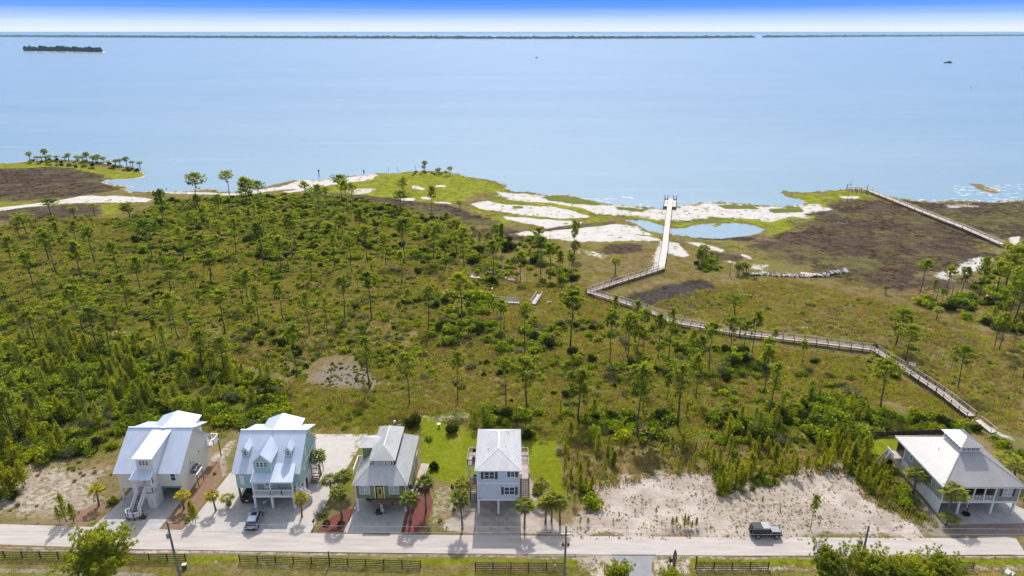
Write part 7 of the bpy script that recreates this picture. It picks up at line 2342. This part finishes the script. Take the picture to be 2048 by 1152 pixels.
for px, py, h_, lb in ((133, 1044, 5.6, 'tall full young pine by the road west of the white house'), (120, 1046, 3.2, 'shorter young pine at the foot of the tall one west of the white house'), (148, 1045, 3.8, 'young pine at the right of the tall one west of the white house'), (386, 1044, 4.2, 'thin young pine on the straw bed between the white and aqua houses'), (392, 1046, 3.6, 'second thin young pine on the straw bed, nearer the aqua driveway'),
                       (1620, 1060, 6.0, None), (1344, 1054, 1.9, 'young pine in the roadside clump on the vacant lot, leftmost'), (1368, 1056, 2.6, 'young pine in the roadside clump on the vacant lot, tallest'), (1375, 1055, 2.3, 'young pine in the roadside clump, just right of the tallest'), (1392, 1055, 2.0, 'young pine at the right end of the roadside clump'),
                       *[(x_, y_, h_, None) for x_, y_, h_ in ((1436, 985, 3.2), (1444, 978, 3.8), (1452, 988, 3.0), (1460, 972, 4.2), (1470, 980, 3.4), (1480, 968, 4.4), (1488, 976, 3.6), (1498, 962, 4.0), (1442, 960, 3.4), (1456, 950, 3.8), (1472, 952, 4.0), (1505, 950, 4.2), (1520, 960, 3.0), (1540, 955, 3.2), (1560, 948, 3.6), (1580, 955, 2.8), (1700, 945, 3.0), (1715, 960, 3.4), (1730, 972, 3.8), (1745, 985, 3.2), (1760, 992, 3.0), (1772, 1005, 2.4), (1722, 935, 4.0), (1745, 955, 3.6), (1765, 975, 3.4))], (1352, 1050, 1.7, 'young pine behind the roadside clump on the vacant lot'), (1383, 1058, 1.6, 'short young pine filling the roadside clump on the vacant lot'), (1360, 1062, 1.2, 'low young pine at the front of the roadside clump'), (1270, 1028, 1.1, 'tiny young pine alone on the pale sand, left'), (1312, 1028, 1.3, 'tiny young pine alone on the pale sand, middle'), (1226, 1046, 1.0, 'tiny young pine near the road on the pale sand'), (1238, 1036, 1.1, 'tiny young pine just behind the one near the road'), (1472, 1060, 1.0, 'tiny young pine left of the parked off-roader'), (1420, 1060, .9, 'tiny young pine between the roadside clump and the off-roader'),
                       (1160, 1050, 1.6, 'young pine by the red-cylinder pole, left of a pair'), (1176, 1050, 1.5, 'young pine by the red-cylinder pole, right of a pair'), (1155, 1062, .9, 'low pine seedling at the road edge by the red-cylinder pole'), (1560, 1022, 1.0, 'tiny pine seedling alone on the sand behind the off-roader'), (1524, 1008, 1.6, 'small young pine at the front of the grove behind the off-roader'),
                       (1725, 925, 5.5, 'tall leafy young tree at the corner of the gray house lawn'), (967, 855, 5.0, 'dark upright young pine right behind the blue-gray house'), (950, 858, 4.0, 'dark upright young pine at the back left corner of the blue-gray house'), (30, 990, 5.0, 'tall young pine at the west edge on the sandy lot')):
    x, y = gp(px, py)
    if lb is None and h_ < 5:
        SP.append((x, y, h_, 'y', ''))
        continue
    if lb is None:
        plant('pine_tree', PINES['broad'][2], 'lone spindly pine with bare lower trunk by the road right of the off-roader', 'tree', x, y, (.34, .34, .55))
        continue
    SP.append((x, y, h_, 'y' if 'dark' not in lb else 'd', lb))
YREC = []
solo_ = [s for s in SP if s[4] is not None]
rest_ = sorted([s for s in SP if s[4] is None], key=lambda s: -screen(s[0], s[1], s[2]))
for x, y, h_, kd, lb in solo_ + rest_[:300 - len(solo_)]:
    pr_ = RN.choice(SAP if kd == 'y' else SAPD)
    s = h_ / (4.1 if kd == 'y' else 4.6)
    w_ = s * RN.uniform(.85, 1.25)
    ar = area(x, y)
    r = plant('young_pine', pr_, lb or None, 'tree', x, y, (w_, w_, s), None, None if lb else 'young pines ' + ar)
    if not lb:
        YREC.append((r, 'bright young pine' if kd == 'y' else 'dark young pine', ar, pix(x, y)[0], h_))
size_labels(YREC)
SAP1 = [sapling_proto(45 + k, 4.0, 1.0, 'young', 16, one=True) for k in range(2)] + [sapling_proto(65 + k, 4.0, 1.2, 'pine', 20, one=True) for k in range(2)]
scatter('young_pine_thicket', SAP1, [(x, y, 0, RN.uniform(0, 6.28), h_ / 4.1, RN.randrange(2) + (0 if kd == 'y' else 2)) for x, y, h_, kd, lb in rest_[300 - len(solo_):]])

# grass and rush clumps
def grassy(poly, dens, seed, cl=.0):
    return spots(poly, dens, seed, cl)


GM = [grass_proto(200 + k, 'meadow') for k in range(3)] + [grass_proto(210 + k, 'meadowg', 30, .40, .55) for k in range(2)]
pts = []
rnd = random.Random(77)
for k, (poly, dens, gf) in enumerate(((MAIN, 1.3, .45), (((-160, 690), (440, 722), (575, 858), (230, 900), (-160, 940)), .9, .6), (((560, 760), (840, 720), (1200, 700), (1560, 700), (1740, 720), (1800, 800), (1640, 800), (1480, 840), (1000, 840), (930, 820), (740, 850), (575, 858)), 2.6, .55),
                                      (((840, 600), (1000, 560), (1180, 570), (1180, 590), (1300, 640), (1480, 680), (1200, 720), (840, 720)), 2.0, .4), (((1400, 580), (1560, 556), (1760, 600), (1960, 660), (2120, 700), (2120, 900), (2000, 860), (1750, 690), (1480, 660), (1300, 610)), 1.5, .4),
                                      (((1130, 880), (1700, 890), (1720, 940), (1500, 960), (1330, 946), (1130, 1000)), 1.3, .3), (((1740, 730), (1990, 850), (1940, 850), (1800, 790)), 2.0, .4), (BRD, 2.2, .6), (((1360, 680), (1480, 684), (1620, 700), (1745, 718), (1830, 770), (1945, 850), (1880, 846), (1780, 800), (1660, 740), (1500, 720)), 2.0, .5), (((1690, 890), (1740, 880), (1890, 1046), (1840, 1050), (1780, 1000), (1700, 940)), 2.0, .5), (((1695, 925), (1745, 905), (1890, 1046), (1862, 1062), (1790, 1028), (1728, 1000)), 1.6, .5), (((580, 850), (960, 840), (960, 875), (580, 880)), 1.2, .7))):
    for x, y in grassy(poly, dens, 300 + k):
        pts.append((x, y, 0, rnd.uniform(0, 6.28), rnd.choice((.6, .8, 1.0, 1.3, 1.8)), 3 + rnd.randrange(2) if rnd.random() < gf else rnd.randrange(3)))
scatter('meadow_grass', GM, pts)
RM = [grass_proto(220 + k, 'marshg', 30, .24, .75, .05) for k in range(3)]
pts = []
MZ = [q_ for q_ in ZONES if q_[0] in ('marsh', 'dark') and q_[4] > .5]
for k, zn in enumerate(MZ):
    P_ = zn[1]
    xs = [p_[0] for p_ in P_]; ys = [p_[1] for p_ in P_]
    n = int(.6 * (max(xs) - min(xs)) * (max(ys) - min(ys)))
    for _ in range(n):
        x, y = rnd.uniform(min(xs), max(xs)), rnd.uniform(min(ys), max(ys))
        if abs(x) < y * .8 + 8 and inside(x, y, P_) and not blocked(x, y):
            pts.append((x, y, -.05, rnd.uniform(0, 6.28), rnd.uniform(.7, 1.3), rnd.randrange(3)))
scatter('marsh_rush', RM, pts)
# dry weeds dotted over the sandy lots and the verge
WM = [grass_proto(230 + k, 'tan', 14, .26, .16, .03) for k in range(2)] + [grass_proto(240, 'meadowg', 16, .28, .2, .05), bush_proto(241, 'tan', 60, leaf=.16, lobes=3)]
pts = []
for k, (poly, dens) in enumerate(((ZONES[[q_[0] for q_ in ZONES].index('lot')][1], 5.0), (G((0, 930), (236, 925), (222, 1000), (150, 1050), (0, 1050)), 1.6), (G((860, 970), (950, 955), (955, 1062), (850, 1062)), 2.2), (G((1040, 965), (1070, 960), (1120, 1050), (1128, 1066), (1040, 1066)), 1.4),
                                  (G((395, 930), (455, 880), (475, 885), (402, 990), (340, 1040)), 1.2), (G((760, 820), (960, 815), (965, 840), (780, 845)), 2.0), (G((-100, 1096), (1200, 1112), (1220, 1117), (-100, 1104)), 2.5), (G((1320, 1114), (2100, 1112), (2100, 1118), (1320, 1118)), 2.5), (G((1140, 1114), (1215, 1118), (1215, 1150), (1150, 1150)), 3), (G((1320, 1120), (1370, 1120), (1370, 1150), (1320, 1150)), 4),
                                  (G((600, 745), (640, 714), (702, 710), (742, 742), (764, 770), (690, 778)), 2.2))):
    xs = [p_[0] for p_ in poly]; ys = [p_[1] for p_ in poly]
    n = int(dens * (max(xs) - min(xs)) * (max(ys) - min(ys)))
    for _ in range(n):
        x, y = rnd.uniform(min(xs), max(xs)), rnd.uniform(min(ys), max(ys))
        if vnoise(np.array([x / 1.7]), np.array([y / 1.7]))[0] < .42 and rnd.random() < .8:
            continue
        if inside(x, y, poly) and not any(a < x < b_ and c < y < d for a, b_, c, d in CLEAR):
            pick = rnd.choices((0, 1, 2, 3), (6, 6, 2, .6))[0]
            pts.append((x, y, 0, rnd.uniform(0, 6.28), rnd.choice((.25, .3, .4, .5, .9)) * (.4 if pick == 3 else 1), pick))
scatter('dry_weeds', WM, pts)

SG = [grass_proto(270 + k, 'meadow', 34, .40, .9, .06) for k in range(2)] + [grass_proto(272 + k, 'meadowg', 34, .40, .9, .06) for k in range(2)]
pts = []
MP = [q_[1] for q_ in ZONES if q_[0] in ('marsh', 'dark') and q_[4] > .5]
for _ in range(52000):
    y = rnd.uniform(165, 400)
    x = rnd.uniform(-.8 * y, .8 * y)
    if blocked(x, y, 1.0) or any(inside(x, y, p_) for p_ in MP):
        continue
    g_ = any(inside(x, y, q_[1]) for q_ in ZONES if q_[0] == 'bright')
    pts.append((x, y, -.05, rnd.uniform(0, 6.28), rnd.uniform(.6, 1.3) * (.7 if g_ else 1), 2 + rnd.randrange(2) if g_ or rnd.random() < .35 else rnd.randrange(2)))
scatter('shore_grass', SG, pts)
ST = [grass_proto(280 + k, 'bush', 30, .38, .6, .07) for k in range(2)]
pts = []
for q_ in ZONES:
    if q_[0] == 'sand' and gp(1024, 500)[1] < q_[1][0][1]:
        xs = [p_[0] for p_ in q_[1]]; ys = [p_[1] for p_ in q_[1]]
        for _ in range(int((.16 if q_[4] < .7 else .035) * (max(xs) - min(xs)) * (max(ys) - min(ys)))):
            x, y = rnd.uniform(min(xs), max(xs)), rnd.uniform(min(ys), max(ys))
            if inside(x, y, q_[1]) and inside(x, y, LAND):
                pts.append((x, y, -.05, rnd.uniform(0, 6.28), rnd.uniform(.5, 1.5), rnd.randrange(2)))
scatter('shore_tufts', ST, pts)
LAWNS = [q_[1] for q_ in ZONES if q_[0] == 'lawn'][:3]
VG = [grass_proto(260 + k, 'vergeg', 26, .20, .5, .035) for k in range(2)] + [grass_proto(262, 'meadow', 26, .22, .5, .035)]
pts = []
for poly, dens, gf in ((G((-100, 1104), (480, 1116), (1140, 1119), (1220, 1124), (1225, 1160), (-100, 1160)), 3.2, .75), (G((1320, 1118), (2100, 1117), (2100, 1160), (1320, 1160)), 3.2, .6), (G((712, 880), (735, 868), (722, 935), (695, 985), (672, 985)), 3, .7), (G((580, 862), (700, 858), (740, 838), (860, 824), (850, 850), (740, 872), (600, 872)), 2.5, .8), (G((0, 900), (236, 880), (236, 930), (0, 960)), 1.5, .5)):
    xs = [p_[0] for p_ in poly]; ys = [p_[1] for p_ in poly]
    for _ in range(int(dens * (max(xs) - min(xs)) * (max(ys) - min(ys)))):
        x, y = rnd.uniform(min(xs), max(xs)), rnd.uniform(min(ys), max(ys))
        if inside(x, y, poly) and not (13.5 < x < 23 and y < 80):
            pts.append((x, y, 0, rnd.uniform(0, 6.28), rnd.uniform(.5, 1.2), rnd.randrange(2) if rnd.random() < gf else 2))
for poly in LAWNS:
    xs = [p_[0] for p_ in poly]; ys = [p_[1] for p_ in poly]
    for _ in range(int(9 * (max(xs) - min(xs)) * (max(ys) - min(ys)))):
        x, y = rnd.uniform(min(xs), max(xs)), rnd.uniform(min(ys), max(ys))
        if inside(x, y, poly) and vnoise(np.array([x / 2.5]), np.array([y / 2.5]))[0] > .35:
            pts.append((x, y, 0, rnd.uniform(0, 6.28), rnd.uniform(.22, .5), rnd.randrange(2)))
scatter('verge_grass', VG, pts)

# ------------------------------------------------------------------ the far tree lines across the bay
def far_trees(name, poly, n, h0, h1, seed, wide=.5):
    rnd = random.Random(seed)
    xs = [p_[0] for p_ in poly]; ys = [p_[1] for p_ in poly]
    q = MB()
    c = 0
    while c < n:
        x, y = rnd.uniform(min(xs), max(xs)), rnd.uniform(min(ys), max(ys))
        if not inside(x, y, poly):
            continue
        c += 1
        hh = rnd.uniform(h0, h1) * (1.25 if rnd.random() < .08 else 1)
        r = hh * wide * rnd.uniform(.6, 1.2)
        P = [(x, y, hh)]
        for lv, (rz_, rr) in enumerate(((.82, .6), (.5, 1.0), (.12, .7))):
            for k in range(6):
                a = 6.283 * k / 6 + lv * .5
                e = rnd.uniform(.7, 1.25)
                P.append((x + math.cos(a) * r * rr * e, y + math.sin(a) * r * rr * e, hh * rz_ * rnd.uniform(.85, 1.1)))
        fs = [(0, 1 + k, 1 + (k + 1) % 6) for k in range(6)]
        for lv in range(2):
            for k in range(6):
                fs.append((1 + lv * 6 + k, 7 + lv * 6 + k, 7 + lv * 6 + (k + 1) % 6, 1 + lv * 6 + (k + 1) % 6))
        q.add(P, fs)
    o_ = q.build(name, M['far'])
    o_['kind'] = 'stuff'
    return o_


def flat_land(name, poly, z, m):
    q = MB().prism([(x, y, -1.5) for x, y in poly], (0, 0, 1.5 + z))
    o_ = q.build(name, m)
    o_['kind'] = 'structure'


sandm = mat('far_beach_sand', (.62, .58, .52), scale=.01)
ISL = [gp(*p_) for p_ in ((38, 102.5), (60, 103.2), (120, 104.2), (180, 105.3), (216, 105.6), (206, 103.6), (150, 102.4), (90, 101.3), (50, 101.2))]
flat_land('island', ISL, .9, sandm)
ISLT = [gp(*p_) for p_ in ((44, 102.4), (120, 103.9), (206, 105.2), (202, 103.8), (150, 102.7), (90, 101.6), (52, 101.5))]
far_trees('island_wood', ISLT, 520, 9, 19, 3, .36)
BAR = [gp(*p_) for p_ in ((-150, 73.6), (0, 74.2), (300, 75.8), (600, 77.0), (1050, 78.4), (1300, 77.6), (1450, 76.6), (1512, 75.7))]
BARB = [(x * 1.0, y + 700 + 20 * i) for i, (x, y) in enumerate(BAR)]
flat_land('peninsula', BAR + BARB[::-1], 1.5, sandm)
BT = [(x, y + 40) for x, y in BAR]
far_trees('peninsula_wood', BT + [(x, y + 420) for x, y in BAR][::-1], 4200, 16, 30, 4, .8)
BAR2 = [gp(*p_) for p_ in ((1540, 75.6), (1700, 74.2), (1850, 73.3), (2060, 72.2), (2250, 71.6))]
flat_land('peninsula', BAR2 + [(x, y + 900) for x, y in BAR2][::-1], 1.2, sandm)
far_trees('peninsula_wood', [(x, y + 60) for x, y in BAR2] + [(x, y + 400) for x, y in BAR2][::-1], 1700, 12, 30, 5, .9)

# wave lines and painted wet glare along the shore
M['foam_and_glare'] = mat('foam_and_glare', (.80, .82, .84), rough=.6)
# little breakers and foam on the shallows, flat on the water; some paint wet glare
q = MB()
for (x0, y0, x1, y1), n in (((1800, 397, 2060, 409), 110), ((1100, 393, 1300, 412), 30), ((1900, 368, 2048, 398), 70), ((480, 374, 640, 384), 16)):
    for _ in range(n):
        px, py = RN.uniform(x0, x1), RN.uniform(y0, y1)
        x, y = gp(px, py)
        a_, b_ = RN.uniform(.5, 2.4), RN.uniform(.12, .4)
        P = []
        for k in range(8):
            t_ = 2 * math.pi * k / 8
            P.append((x + math.cos(t_) * a_ * RN.uniform(.6, 1.2), y + math.sin(t_) * b_ * RN.uniform(.5, 1.3), WATER_Z + .004 + _ * .0004))
        q.add(P, [tuple(range(8))])
fo = q.build('foam_and_glare', M['foam_and_glare'])
fo['kind'] = 'stuff'
hm = bpy.data.materials.new('haze_air')
hm.use_nodes = True
hm.node_tree.nodes.clear()
pv = hm.node_tree.nodes.new('ShaderNodeVolumePrincipled')
pv.inputs['Color'].default_value = (.48, .74, 1.0, 1)
pv.inputs['Density'].default_value = HAZE_DENSITY
hout = hm.node_tree.nodes.new('ShaderNodeOutputMaterial')
hm.node_tree.links.new(pv.outputs[0], hout.inputs['Volume'])
hz = MB().box(-95000, 95000, -4000, 95000, -4.5, 75.0).build('haze', hm)
hz['kind'] = 'stuff'
